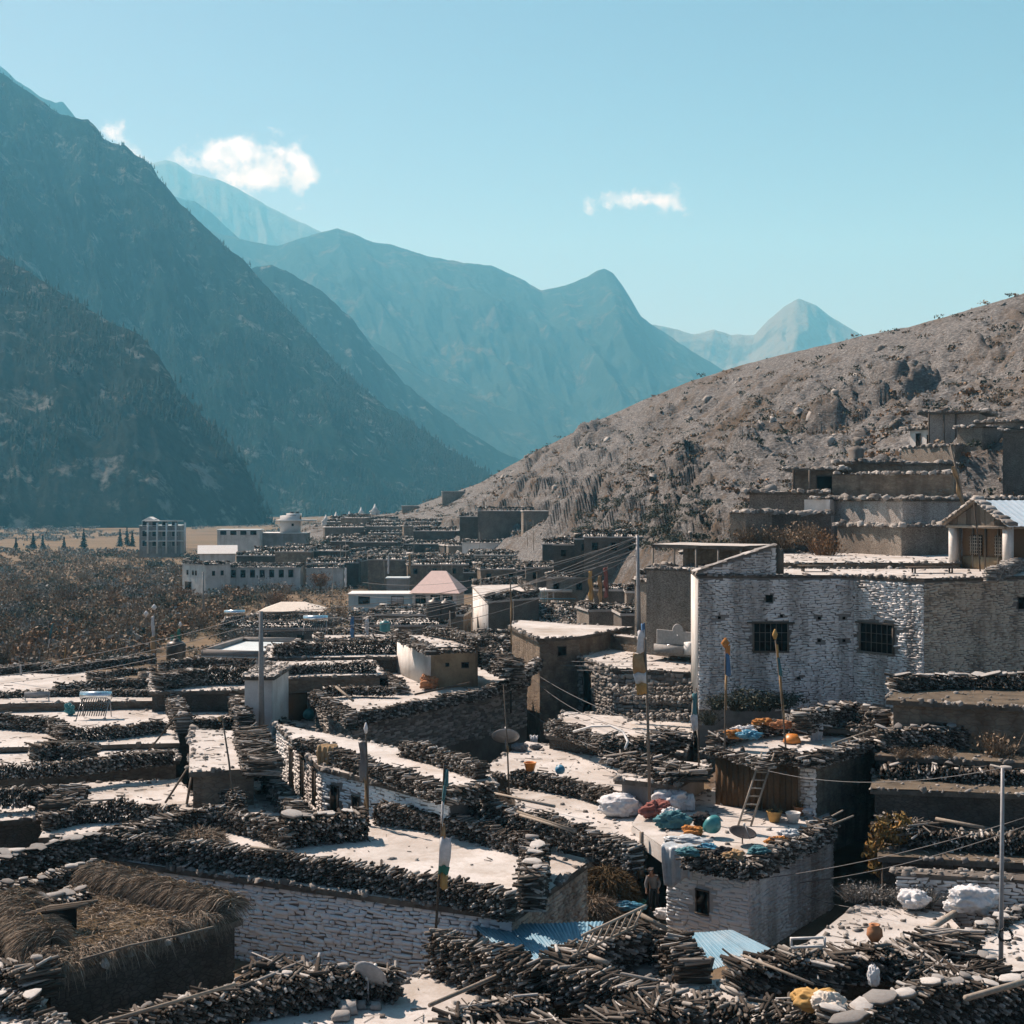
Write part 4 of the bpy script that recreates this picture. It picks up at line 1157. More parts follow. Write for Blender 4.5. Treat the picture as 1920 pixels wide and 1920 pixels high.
# ---- sunken yard and rows right of the middle
P = [G(912, 1440, 2.5), G(1000, 1470, 2.5), G(1172, 1498, 2.5), G(1172, 1420, 2.5), G(990, 1392, 2.5)]
House(P, 2.5, -0.5, 'bright yard terrace with the orange pot and the blue ball', 'mortar_dark')
ST([(962, 1442), (1040, 1456), (1100, 1468), (1165, 1488)], 3.15, 0.65, 'firewood parapet in front of the bright yard terrace', 80)
P = [G(1000, 1545, 2.4), G(1195, 1580, 2.4), G(1195, 1520, 2.4), G(1030, 1488, 2.4), G(960, 1480, 2.4)]
House(P, 2.4, -0.4, 'dusty lower terrace strewn with twigs before the white sacks', 'mortar_dark')
P = [D(1166, 1470, 61)[:2], D(1262, 1470, 60)[:2], D(1320, 1470, 64)[:2], D(1185, 1470, 66)[:2]]
h = House(P, 3.9, 0.0, 'small pale plastered hut under a slanting log roof, before the tall banner pole', 'grey_plaster', eave=0.3)
i = h.find(*D(1214, 1470, 60)[:2])
h.opening(i, 1.45, 1.95, 2.4, 3.4, 'door')
ST([(1160, 1412), (1215, 1424), (1290, 1446)], 4.4, 0.45, 'flat heap of logs roofing the small pale plastered hut', 60, w=2.2, r=0.046, messy=0.4)
ST([(1030, 1346), (1090, 1366), (1150, 1386)], 4.0, 0.8, 'dark log row under the bent white hose', 60, messy=0.3)
ST([(1130, 1380), (1200, 1385), (1270, 1372)], 4.3, 0.8, 'untidy heap of long sticks right of the bent white hose', 60, w=1.6, r=0.043, messy=0.6, uneven=0.25)
P = [D(1030, 1380, 76)[:2], D(1280, 1380, 70)[:2], D(1300, 1380, 80)[:2], D(1060, 1380, 84)[:2]]
House(P, 3.25, -0.4, 'dark low house carrying the bent white hose and stick heaps', 'mortar_dark')

# ---- brown house with one small square window
P = [D(958, 1240, 100)[:2], D(1012, 1240, 91)[:2], D(1085, 1240, 92.5)[:2], D(1180, 1240, 99)[:2], D(1075, 1240, 101)[:2], D(975, 1240, 104)[:2]]
h = House(P, 6.9, 0, 'tall brown mud house with one small square window', 'mud_plaster', eave=0.2)
i = h.find(*D(1048, 1240, 91.7)[:2])
a, U, N, L = h.frame(i)
h.opening(i, L * 0.46, L * 0.66, 5.7, 6.25, 'window', proud=0.04)
ST([(965, 1265), (1000, 1242), (1020, 1225)], 5.6, 0.6, 'lumpy log rim climbing towards the tall brown mud house', 50, slabs=1.5)
P = [D(1092, 1180, 99)[:2], D(1300, 1180, 90)[:2], D(1300, 1180, 91)[:2], D(1092, 1180, 100)[:2]]
House(P, 6.6, 1.0, 'long brown garden wall behind the white and orange banner', 'mud_plaster', name='garden_wall', cat='wall', eave=0.08, slab=0.12)
# arched recess of black shade and the rubble terraces beside it
P = [D(1086, 1300, 92)[:2], D(1150, 1300, 86)[:2], D(1300, 1300, 84)[:2], D(1300, 1300, 90)[:2], D(1150, 1300, 97)[:2]]
h = House(P, 5.6, 0, 'rubble retaining wall with stone courses below the stone fountain', 'mortar_dark', name='retaining_wall', cat='wall', eave=0.05, slab=0.15)
i = h.find(*D(1225, 1300, 84.8)[:2])
h.stones(i, 'stone_grey', [], 120, seed=21, sw=(0.2, 0.5), sh=(0.14, 0.28), proud=0.12, z0=2.0)
i = h.find(*D(1118, 1300, 88)[:2])
h.stones(i, 'stone_grey', [(1.0, 2.6, 2, 5.0)], 60, seed=22, sw=(0.2, 0.5), sh=(0.14, 0.28), proud=0.12, z0=2.0)
h.opening(i, 1.0, 2.5, 2.0, 4.9, 'door')  # dark framed panel put in for the black shade of the recess
for k, (y0, dd) in enumerate(((1285, 81.5), (1302, 79.5), (1335, 77.5))):
    q = D(1225, y0, dd)
    a, b = D(1150 + 14 * k, y0, dd + 1), D(1300, y0, dd - 1)
    stack([(a.x, a.y, a.z - 0.5), (b.x, b.y, b.z - 0.5)], 0.5, ('upper', 'middle', 'lower')[k] + ' rubble step below the stone fountain', n_parts=40, mat='stone_grey', r=0.09, w=0.4, name='rubble_step', group='rubble steps below the fountain')

# ---- right side: rows of parapets below the great house
P = [D(1675, 1300, 63)[:2], D(2050, 1300, 60)[:2], D(2050, 1300, 68)[:2], D(1690, 1300, 70)[:2]]
h = House(P, 7.0, 1.5, 'dark house with a shaded doorway under large curved roof slabs', 'mud_plaster', eave=0.3, roof='roof_weedy_unlit')
i = h.find(*D(1860, 1300, 61.5)[:2])
h.opening(i, 1.4, 2.3, 3.6, 6.0, 'door'); h.opening(i, 0.4, 0.9, 4.8, 5.8, 'window')
ST([(1672, 1270), (1740, 1266), (1830, 1264), (2000, 1268)], 7.65, 0.6, 'rim of large curved slabs above the shaded doorway', 60, slabs=2.4, slab_size=1.0, w=0.9)
ST([(1500, 1338), (1560, 1322), (1610, 1318), (1655, 1330)], 6.3, 0.9, 'jagged dark parapet at the foot of the great white house', 60, w=0.9, slabs=1.4, slab_size=0.5)
P = [D(1480, 1350, 66)[:2], D(1668, 1350, 64)[:2], D(1672, 1350, 69)[:2], D(1490, 1350, 70)[:2]]
House(P, 5.4, 0.5, 'low house in the shade of the great white house', 'mortar_dark', roof='roof_weedy_unlit')
ST([(1648, 1366), (1720, 1362), (1790, 1360), (1835, 1356)], 6.0, 0.95, 'ragged stone-and-log parapet beside the dry shrub', 60, w=0.9, slabs=2.0, slab_size=0.5)
P = [D(1648, 1400, 60.5)[:2], D(2050, 1400, 58)[:2], D(2050, 1400, 62.6)[:2], D(1650, 1400, 64)[:2]]
House(P, 5.0, 0.5, 'low stone house whose roof is overgrown with dry grass', 'mortar_dark', roof='roof_weedy_unlit')
ST([(1650, 1432), (1740, 1436), (1830, 1442), (2000, 1446)], 4.75, 0.55, 'parapet of pale round log ends above a tall black wall', 80, w=0.9, r=0.052, slabs=0.8)
P = [D(1640, 1500, 57.5)[:2], D(2050, 1500, 56)[:2], D(2050, 1500, 59.6)[:2], D(1645, 1500, 61)[:2]]
House(P, 4.2, 0.0, 'tall black wall of a house behind the orange-leaved bush', 'mortar_dark', roof='roof_weedy_unlit')
ST([(1658, 1536), (1700, 1545), (1745, 1552), (1820, 1556), (1990, 1566)], 3.5, 0.7, 'long sunlit firewood parapet beyond the thin steel pole', 80, w=1.0)
ST([(1668, 1530), (1730, 1542)], 3.75, 0.45, 'bundle of bare branches on the corner of the long sunlit parapet', 50, w=1.9, r=0.036, messy=0.5)
P = [D(1655, 1600, 52.5)[:2], D(2050, 1600, 51)[:2], D(2050, 1600, 56)[:2], D(1650, 1600, 57)[:2]]
House(P, 2.75, 0.0, 'black stone house under the long sunlit firewood parapet', 'mortar_dark', roof='roof_weedy_unlit')
P = [D(1680, 1640, 49.5)[:2], D(2050, 1640, 48)[:2], D(2050, 1640, 48.8)[:2], D(1680, 1640, 50.2)[:2]]
h = House(P, 2.9, -0.3, 'weathered grey stone garden wall with dry weeds at its foot', 'mortar', name='garden_wall', cat='wall', eave=0.05, slab=0.1, roof='mortar')
i = h.find(*D(1860, 1640, 48.6)[:2])
h.stones(i, 'stone_white', [], 200, seed=31, sh=(0.09, 0.15), proud=0.03)

P = [G(1520, 1770, 1.9), G(1700, 1790, 1.9), G(1790, 1738, 1.9), G(1765, 1712, 1.9), G(1612, 1698, 1.9)]
House(P, 1.9, -0.6, 'bright flat roof with a terracotta pot on its front edge', 'mud_plaster')
P = [G(1775, 1765, 2.1), G(1890, 1818, 2.1), G(2060, 1800, 2.1), G(2060, 1700, 2.1), G(1925, 1700, 2.1)]
House(P, 2.1, -0.6, 'pale roof around the foot of the thin steel pole', 'mud_plaster')
ST([(1778, 1762), (1812, 1746), (1850, 1732), (1920, 1702)], 2.35, 0.22, 'low kerb of flat white stones along the roof with the thin steel pole', 30, w=0.5, slabs=2.4, slab_size=0.55)
ST([(1770, 1764), (1820, 1786), (1880, 1812)], 2.4, 0.3, 'white stones and twigs edging the front of the roof with the thin steel pole', 30, slabs=1.6, slab_size=0.5)

# ---- bottom right: heavy log stacks nearest to the viewer
P = [G(1370, 1842, 1.9), G(1560, 1838, 1.9), G(1780, 1800, 1.9), G(1760, 1768, 1.9), G(1500, 1780, 1.9)]
House(P, 1.9, -0.6, 'low house buried under log stacks before the white ladder house', 'mortar_dark', roof='roof_weedy_unlit')
ST([(1370, 1800), (1430, 1790), (1480, 1780), (1535, 1785)], 2.9, 0.95, 'stack of short dark logs beside the blue metal roof with a broom on it', 90, w=1.0, r=0.046, messy=0.2)
ST([(1530, 1800), (1580, 1776), (1640, 1772), (1690, 1770)], 2.85, 0.95, 'stack of thick brown logs under the terracotta pot', 90, w=1.2, r=0.043, messy=0.25)
ST([(1690, 1775), (1740, 1768), (1790, 1740)], 2.6, 0.6, 'curved grey trunks piled right of the terracotta pot', 45, w=1.8, r=0.046, messy=0.35)
ST([(1700, 1800), (1760, 1806), (1830, 1812)], 2.5, 0.5, 'brushwood and broken boards below the thin steel pole', 60, w=1.6, r=0.036, messy=0.7)
ST([(1560, 1902), (1640, 1872), (1720, 1852), (1820, 1838), (2000, 1822)], 3.3, 1.1, 'slab-topped firewood wall in the lower right corner', 120, w=1.0, slabs=2.2, slab_size=0.7)
P = [G(1330, 2010, 1.9), G(1580, 1985, 1.9), G(2060, 1900, 1.9), G(2060, 2010, 1.9)]
House([G(1540, 1975, 2.2), G(2060, 1885, 2.2), G(2100, 2080, 2.2), G(1560, 2080, 2.2)], 2.2, -0.6, 'dark house below the slab-topped firewood wall', 'mortar_dark', roof='roof_weedy_unlit')
ST([(1425, 1868), (1490, 1880), (1550, 1900)], 2.7, 0.8, 'loose grey sticks beside the orange sack', 80, w=1.2, r=0.043, messy=0.5)
ST([(1290, 1868), (1340, 1876), (1400, 1880)], 2.6, 0.6, 'short thick logs beside the sandy patch of roof', 50, w=1.0, r=0.052, messy=0.3)
P = [G(1270, 1845, 1.9), G(1360, 1838, 1.9), G(1440, 1880, 1.9), G(1440, 1960, 1.9), G(1300, 1960, 1.9)]
House(P, 1.9, -0.6, 'sandy patch of roof among the near log stacks', 'mud_plaster')
ST([(1075, 1922), (1150, 1896), (1220, 1880), (1290, 1872)], 2.9, 1.0, 'fan of long silvery sticks nearest the lower edge', 110, w=1.5, r=0.043, messy=0.35)
ST([(1036, 1798), (1080, 1812), (1150, 1832), (1220, 1852), (1300, 1884)], 2.85, 1.1, 'firewood wall below the lying ladder', 120, w=1.0, r=0.05)
ST([(1034, 1796), (1075, 1776), (1140, 1750), (1205, 1728)], 2.95, 1.1, 'log wall carrying the lying ladder', 90, w=1.0, r=0.05)
ST([(1205, 1730), (1250, 1742), (1300, 1790)], 2.8, 1.1, 'sloping log heap right of the lying ladder', 70, w=1.0, r=0.05)
P = [G(1040, 1868, 1.8), G(1300, 1925, 1.8), G(1350, 1850, 1.8), G(1230, 1790, 1.8)]
House(P, 1.75, -0.6, 'shaded flat roof enclosed by the log walls with the lying ladder', 'mortar_dark')

# ---- bottom middle: terrace with the satellite dish
P = [G(470, 1915, 1.5), G(742, 1855, 1.5), G(815, 1812, 1.5), G(900, 1845, 1.5), G(1010, 1862, 1.5), G(960, 1990, 1.5), G(330, 2060, 1.5)]
House(P, 1.5, -0.6, 'near terrace with a satellite dish, half in shade', 'mud_plaster')
ST([(170, 1926), (300, 1880), (400, 1852), (470, 1838), (600, 1816), (680, 1808), (745, 1803)], 2.55, 1.05, 'long pale-topped firewood wall with a pole lying on it', 190, w=0.95, slabs=0.8, slab_size=0.35, messy=0.4)
ST([(470, 1800), (540, 1806), (600, 1812)], 2.5, 0.6, 'fan of long slanting sticks at the foot of the long white stone house', 70, w=1.6, r=0.055, messy=0.3)
ST([(818, 1746), (870, 1764), (930, 1784), (1012, 1812)], 2.75, 1.25, 'massive brown log pile right of the near banner pole', 170, w=0.95, r=0.046, messy=0.15)
ST([(835, 1905), (900, 1882), (960, 1870), (1020, 1862)], 2.2, 0.6, 'low grey log rim with a rail on it at the right of the dish terrace', 60, w=0.9, messy=0.35)
ST([(850, 1935), (930, 1915), (1040, 1905)], 2.3, 0.7, 'dark brushwood on the lowest edge right of the dish terrace', 60, w=1.3, messy=0.5)
P = [G(820, 2050, 1.7), G(1060, 2000, 1.7), G(1060, 1880, 1.7), G(900, 1900, 1.7)]

# ---- bottom left
P = [G(-60, 1935, 2.6), G(70, 1925, 2.6), G(60, 1835, 2.6), G(-60, 1830, 2.6)]
House(P, 2.6, -0.6, 'corner house with a bright scrap of roof and stacked planks', 'mortar_dark')
ST([(-30, 1862), (20, 1862), (62, 1870)], 3.1, 0.55, 'white slabs on the rim of the corner house with stacked planks', 40, slabs=2.0, slab_size=0.6)
ST([(42, 1800), (78, 1812)], 3.5, 0.9, 'tall stack of flat grey planks left of the straw roof', 40, w=1.3, r=0.046, messy=0.08, slabs=1.0)
ST([(-30, 1802), (40, 1792)], 3.3, 0.7, 'dark log row behind the stacked planks', 40)
ST([(60, 1880), (100, 1900), (130, 1945)], 2.9, 0.9, 'dark logs leaning below the stacked planks', 40, messy=0.4)
# ================================================================ great white house on the right
A, B, C_, E = (9.97, 76.0), (18.2, 75.7), (20.95, 72.3), (33.5, 78.0)
great = House([A, B, C_, E, (36, 82.0), (10.35, 82.0)], 11.8, 2.0, 'great white stone house with two barred windows and brown rain stains', 'mortar_white', name='stone_house', slab=0.18, eave=0.06)
P = great.P
i = great.find((A[0] + B[0]) / 2, 75.8)
ops = [(2.9, 4.75, 7.65, 9.3), (3.55, 3.95, 10.3, 10.75), (1.0, 1.2, 9.4, 9.6), (4.3, 4.5, 9.5, 9.7), (6.3, 6.5, 9.4, 9.6), (6.3, 6.5, 8.2, 8.4), (7.6, 7.8, 9.4, 9.6), (7.6, 7.8, 8.2, 8.4), (5.2, 5.4, 6.2, 6.4)]
great.stones(i, 'stone_white', ops, 140, seed=41, sw=(0.18, 0.46), sh=(0.085, 0.15), z0=4.6, z1=11.55)
great.opening(i, 2.95, 4.7, 7.75, 9.2, 'window', bars=5, lintel=0.3, proud=0.09)
for o in ops[1:]:
    great.opening(i, o[0] + 0.03, o[1] - 0.03, o[2] + 0.03, o[3] - 0.03, 'putlog_hole', proud=0.01, frame_mat='mortar')
i = great.find((B[0] + C_[0]) / 2, 74.0)
great.stones(i, 'stone_white', [(0.4, 2.55, 7.7, 9.4), (3.3, 3.45, 9.0, 9.2)], 90, seed=42, sw=(0.18, 0.46), sh=(0.085, 0.15), proud=0.075, z0=5.0, z1=11.55)
great.opening(i, 0.48, 2.48, 7.82, 9.28, 'window', bars=5, lintel=0.25, proud=0.10)
i = great.find((C_[0] + E[0]) / 2, 75.0)
great.stones(i, 'stone_brown', [(6.2, 6.75, 10.0, 10.7)], 70, seed=43, sw=(0.18, 0.46), sh=(0.085, 0.15), z0=5.0, z1=11.55)
great.opening(i, 6.25, 6.7, 10.05, 10.65, 'drain_hole', proud=0.03, frame_mat='mortar')
i = great.find(10.1, 79)
a, U, N, L = great.frame(i)
q = a + U * L / 2 + N * 0.02
box('white_facing', (q[0], q[1], 8.3), (L - 0.02, 0.03, 6.4), math.atan2(U[1], U[0]), 'white_plaster', great.root)
# raised gable on the left part of the front
def great_gable():
    z0 = 11.82
    prof = [(0.0, z0), (4.15, z0), (4.15, 13.25), (3.9, 13.3), (0.0, 11.98)]
    V = [(A[0] + u, A[1] + 0.02 + k, z) for k in (0, 0.5) for u, z in prof]
    n = len(prof)
    F = [tuple(range(n)), tuple(range(2 * n - 1, n - 1, -1))] + [(j, j + n, (j + 1) % n + n, (j + 1) % n) for j in range(n)]
    g = link('gable', mk_mesh('gable', V, F, MATS['mortar_white']), great.root)
    stone_face(g, (A[0], A[1] + 0.02), (A[0] + 4.15, A[1] + 0.02), z0, 13.2, 'stone_white', [], 40, sw=(0.18, 0.46), sh=(0.085, 0.15), top=lambda u: 11.9 + min(u, 3.9) * 0.34, seed=44)
    rng = np.random.default_rng(8)
    for k in range(13):
        u = k * 0.33
        zz = 12.02 + min(u, 3.9) * 0.335
        o = link('coping_slab', variant('block', 'slab_pale', k), g)
        x = np.array([1, 0.05 * rng.normal(), 0.30]); x /= np.linalg.norm(x); y = np.array([0, 1.0, 0.0]); zv = np.cross(x, y)
        o.matrix_basis = basis((A[0] + u, A[1] + 0.27, zz), x * 0.5, y * 0.8, zv * 0.09)
    box('chimney_post', (A[0] + 4.4, A[1] + 0.3, 12.5), (0.35, 0.4, 1.35), 0, 'old_timber', great.root)
great_gable()
# upper terrace behind the great house
terr = House([D(1458, 1050, 82.6)[:2], D(1800, 1050, 82.6)[:2], D(1790, 1050, 95)[:2], D(1440, 1050, 97)[:2]], 12.12, 5.0, 'upper earth terrace behind the great white house with a low brown kerb', 'mud_plaster', name='terrace', cat='terrace', eave=0.05, slab=0.06)
def low_table(px, py, d, wid, label):
    c = D(px, py, d)
    t = thing('low_bench', (c.x, c.y, 11.82), label, 'bench', 'benches on the great house roof')
    for k in range(6):
        box('slat', (c.x, c.y - 0.35 + k * 0.14, 12.13 + 0.01 * (k % 2)), (wid, 0.11, 0.05), 0.03, 'old_timber', t)
    for sx in (-1, 1):
        for sy in (-1, 1):
            box('leg', (c.x + sx * wid * 0.36, c.y + sy * 0.25, 11.96), (0.08, 0.08, 0.28), 0, 'old_timber', t)
low_table(1525, 1066, 79, 1.6, 'short slatted bench on the great house roof near the gable')
low_table(1748, 1072, 77.5, 2.8, 'long slatted bench on the great house roof near the pavilion')

# ---- pavilion with wooden gable and pale metal roof
def pavilion():
    P1, P2 = np.array(D(1786, 1050, 83)[:2]), np.array(D(1890, 1050, 79)[:2])
    g = P2 - P1; Lg = np.linalg.norm(g); g /= Lg
    r = np.array([-g[1], g[0]])
    if r[0] < 0: r = -r
    zb, ze, za = 11.82, 14.3, 15.6
    m = (P1 + P2) / 2
    t = thing('pavilion', (m[0], m[1], zb), 'wooden pavilion with white pillars and pale metal roof on the great house', 'pavilion')
    Lr = 9.0
    pt = lambda s, w, z: (m[0] + g[0] * s + r[0] * w, m[1] + g[1] * s + r[1] * w, z)
    hw = Lg / 2
    # recessed timber walls
    wall = link('wall', mk_mesh('wall', [pt(-hw + .25, 0.5, zb), pt(hw - .25, 0.5, zb), pt(hw - .25, Lr, zb), pt(-hw + .25, Lr, zb), pt(-hw + .25, 0.5, ze), pt(hw - .25, 0.5, ze), pt(hw - .25, Lr, ze), pt(-hw + .25, Lr, ze)],
                              [(0, 1, 5, 4), (1, 2, 6, 5), (2, 3, 7, 6), (3, 0, 4, 7)], MATS['brown_timber']), t)
    rz = math.atan2(g[1], g[0]); rz2 = math.atan2(r[1], r[0])
    q = pt(0, 0.47, zb + 0.35); box('plinth', q, (Lg - 0.6, 0.1, 0.7), rz, 'ochre_plaster', t)
    for s in (-0.35, 0.55):
        q = pt(s * hw, 0.46, zb + 1.35)
        panel = box('lattice_panel', q, (0.95, 0.05, 1.15), rz, 'inside_shade', t)
        for k in range(6):
            box('bar', pt(s * hw - 0.40 + k * 0.16, 0.42, zb + 1.35), (0.045, 0.03, 1.15), rz, 'pale_timber', panel)
            box('bar', pt(s * hw, 0.415, zb + 0.87 + k * 0.19), (0.95, 0.03, 0.045), rz, 'pale_timber', panel)
    for k in range(5):
        box('post', pt((-0.92 + k * 0.46) * hw, 0.44, zb + 1.2), (0.09, 0.09, 2.4), rz, 'old_timber', t)
    for s, w in ((-hw, 0.1), (hw - 0.1, 0.1), (hw - 0.1, 3.5), (hw - 0.1, 7.0)):
        q = pt(s, w, (zb + ze) / 2)
        box('pillar', q, (0.42, 0.42, ze - zb), rz, 'white_plaster', t)
    # gable boards
    nb = 13
    for k in range(nb):
        s0 = -hw - 0.2 + (2 * hw + 0.4) * k / nb; s1 = -hw - 0.2 + (2 * hw + 0.4) * (k + 1) / nb - 0.015
        zt = lambda s: ze + 0.12 + (za - ze - 0.12) * (1 - abs(s) / (hw + 0.25))
        off = 0.02 * (k % 2)
        V = [pt(s0, -0.1 - off, ze), pt(s1, -0.1 - off, ze), pt(s1, -0.1 - off, zt(s1)), pt(s0, -0.1 - off, zt(s0)), pt(s0, 0.02, ze), pt(s1, 0.02, ze), pt(s1, 0.02, zt(s1)), pt(s0, 0.02, zt(s0))]
        link('gable_board', mk_mesh('gable_board', V, [(0, 1, 2, 3), (7, 6, 5, 4), (0, 4, 5, 1), (1, 5, 6, 2), (2, 6, 7, 3), (3, 7, 4, 0)], MATS['old_timber']), t)
    box('beam', pt(0, -0.12, ze - 0.06), (Lg + 0.7, 0.16, 0.16), rz, 'pale_timber', t)
    q = pt(hw, 4.4, ze - 0.06); box('beam', q, (9.2, 0.16, 0.16), rz2, 'pale_timber', t)
    # two roof slopes of ribbed metal
    for sgn, nm in ((1, 'roof'), (-1, 'roof')):
        V, F = [], []
        nr = 60
        e = hw + 0.45
        for k in range(nr + 1):
            w = -0.45 + (Lr + 0.6) * k / nr
            rib = 0.035 if k % 3 == 0 else 0.0
            V += [pt(0, w, za + 0.10 + rib), pt(sgn * e, w, ze - 0.02 + rib)]
            if k: F.append((2 * k - 2, 2 * k - 1, 2 * k + 1, 2 * k) if sgn < 0 else (2 * k - 2, 2 * k, 2 * k + 1, 2 * k - 1))
        rf = link(nm, mk_mesh('roof', V, F, MATS['pale_sheet'] if sgn > 0 else MATS['masonry_tan']), t)
        md = rf.modifiers.new('thick', 'SOLIDIFY'); md.thickness = 0.05; md.offset = -1
        # stone verge
        rng = np.random.default_rng(4)
        for k in range(11):
            s = sgn * e * k / 10.5
            z = za + 0.16 - (za - ze + 0.12) * k / 10.5
            o = link('verge_stone', variant('block', 'stone_grey', k), rf)
            x = np.array([g[0] * sgn, g[1] * sgn, -(za - ze) / e]); x /= np.linalg.norm(x); y = np.array([r[0], r[1], 0]); zz = np.cross(x, y)
            if zz[2] < 0: zz = -zz
            o.matrix_basis = basis(pt(s, -0.15, z), x * 0.36, y * 0.7, zz * rng.uniform(0.14, 0.22))
pavilion()

# ---- rubble-topped edge right of the pavilion
ST([(1858, 1068), (1900, 1050), (1990, 1035)], 12.5, 0.6, 'broken rubble edge at the right end of the great house roof', 30, mat='stone_grey', name='rubble_edge')

# ================================================================ white house with the ladder
z = 2.5
WP = [G(1250, 1612, z), G(1405, 1645, z), G(1562, 1566, z), G(1500, 1520, z), G(1340, 1490, z), G(1185, 1530, z)]
wh = House([WP[0], WP[1], WP[2], G(1545, 1530, z), G(1340, 1492, z), G(1268, 1522, z)], 2.75, -0.5, 'white stone house with a small dark window and clothes on its roof', 'mortar_blue', name='stone_house', eave=0.15, slab=0.25)
dk = [G(1184, 1548, 2.7), G(1247, 1592, 2.7), G(1262, 1524, 2.7), G(1205, 1516, 2.7)]
deck = prism('roof_deck', [tuple(q[:2]) for q in dk], 2.1, 2.68, 'white_plaster', wh.root)
roof_sheet('deck_surface', [tuple(q[:2]) for q in dk], 2.72, 'roof_earth', deck, 5)
i = wh.find(*((np.array(WP[0][:2]) + np.array(WP[1][:2])) / 2))
a, U, N, L = wh.frame(i)
ops = [(L * 0.36, L * 0.36 + 0.62, 0.75, 1.75)]
wh.stones(i, 'stone_blue', ops, 130, seed=51, sh=(0.09, 0.17), proud=0.035)
wh.opening(i, ops[0][0] + 0.06, ops[0][1] - 0.06, 0.85, 1.65, 'window', proud=0.05)
i = wh.find(*((np.array(WP[1][:2]) + np.array(WP[2][:2])) / 2))
wh.stones(i, 'stone_white', [], 130, seed=52, sh=(0.09, 0.17), proud=0.05)
ST([(1285, 1588), (1345, 1602), (1405, 1612), (1470, 1582), (1555, 1540)], 3.45, 0.72, 'tangled wood and rags along the front roof edge of the white ladder house', 110, w=0.7, messy=0.45, uneven=0.25)
i = wh.find(*((np.array(WP[0][:2]) + np.array(wh.P[-1])) / 2))
# upper room
z = 2.75
UP = [G(1342, 1508, z), G(1502, 1538, z), D(1530, 1500, 58.6)[:2], D(1640, 1500, 63.5)[:2], D(1450, 1500, 69)[:2]]
up = House([UP[0], D(1530, 1530, 58.6)[:2], UP[3], UP[4]], 5.0, 1.0, 'upper room with brown board front behind the standing ladder', 'mud_plaster', eave=0.3, slab=0.2)
a = np.array(UP[0][:2]); b = np.array(D(1530, 1530, 58.6)[:2])
i = up.find(*((a + b) / 2))
a, U, N, L = up.frame(i)
nb = 14
for k in range(nb):
    u = (k + 0.5) * (L * 0.83) / nb
    q = a + U * u + N * (0.03 + 0.015 * (k % 2))
    box('board', (q[0], q[1], 3.75), (L * 0.83 / nb - 0.02, 0.05, 2.0), math.atan2(U[1], U[0]), 'brown_timber', up.root)
stone_face(up.wall, a + U * (L * 0.85), a + U * L, 2.7, 4.75, 'stone_white', [], 40, sw=(0.2, 0.4), seed=53)
i = up.find(*((b + np.array(UP[3][:2])) / 2))
ST([(1452, 1402), (1480, 1410), (1520, 1416), (1560, 1405), (1640, 1378)], 5.5, 0.5, 'sunlit log rim on the right side of the upper room roof', 80, w=0.9, messy=0.3)
ST([(1340, 1376), (1400, 1362), (1470, 1352)], 5.6, 0.5, 'log rim with rags along the back of the upper room roof', 60, w=0.9, messy=0.4)
ST([(1480, 1350), (1560, 1352), (1630, 1360)], 5.6, 0.45, 'thin branch rim behind the old tyre', 50, w=0.8, messy=0.5)
ST([(1328, 1400), (1380, 1412), (1440, 1432)], 5.25, 0.25, 'flat layer of grey boards on the front eave of the upper room', 50, w=0.9, messy=0.15)

# ================================================================ stone houses stepping up the hill
def hill_house(front, depth, z1, z0, label, wall, roof='roof_earth', skew=0.0, **kw):
    (x0, d0), (x1, d1) = front
    a, b = D(x0, 900, d0)[:2], D(x1, 900, d1)[:2]
    a, b = np.array(a), np.array(b)
    n = np.array([-(b - a)[1], (b - a)[0]]); n /= np.linalg.norm(n)
    if n[1] < 0: n = -n
    s = (b - a) / np.linalg.norm(b - a) * skew
    kw.setdefault('rim', 2.0)
    return House([a, b, b + n * depth + s, a + n * depth + s], z1, z0, label, wall, roof, **kw)
zy = lambda py, d: CZ + (YH - py) / FPX * d
h = hill_house(((1553, 104), (1692, 97)), 14, zy(934, 99), 8, 'ruined whitish house above the terrace with a dry orange bush', 'masonry_white', name='stone_house')  # sunlit whiteness of the front is put into the masonry colour
h2 = hill_house(((1700, 98.3), (1960, 106)), 10, zy(936, 100), 9, 'long dark stone barn right of the ruined whitish house', 'masonry_grey', name='stone_house')
hill_house(((1405, 106), (1545, 105)), 7, zy(922, 106), 10, 'dark mud shed with a thin bright roof above the rubble wall', 'masonry_tan', eave=0.3)
hill_house(((1508, 103.5), (1556, 102.5)), 3, zy(934, 103), 9, 'small rounded whitewashed bin beside the dark mud shed', 'white_plaster', name='storage_bin', cat='bin', slab=0.1, eave=0.0)
hill_house(((1385, 101), (1556, 99.5)), 3, zy(963, 100), 8, 'rubble retaining wall below the dark mud shed', 'masonry_grey', name='retaining_wall', cat='wall', eave=0.05, slab=0.1)
hill_house(((1368, 98), (1398, 97)), 3, zy(960, 98), 8, 'stub of pale masonry at the left end of the rubble wall', 'masonry_tan', name='wall_stub', cat='wall', eave=0.03, slab=0.1)
h = hill_house(((1488, 117), (1572, 116)), 6, zy(879, 117), 12, 'open hillside porch with wooden posts and an earth roof', 'mud_plaster', eave=0.7)
for px in (1488, 1518, 1570):
    q = D(px, 900, 115.4); beam('post', (q.x, q.y, 13.5), (q.x, q.y, zy(881, 116)), 0.09, 'old_timber', h.root)
h.opening(h.find(*D(1530, 900, 116)[:2]), 1.9, 3.3, 16.2, 17.6, 'door')
hill_house(((1560, 112), (1785, 108)), 1.0, zy(888, 110), 11, 'long brown earth wall in the middle of the hillside', 'mud_plaster', name='garden_wall', cat='wall', eave=0.06, slab=0.1)
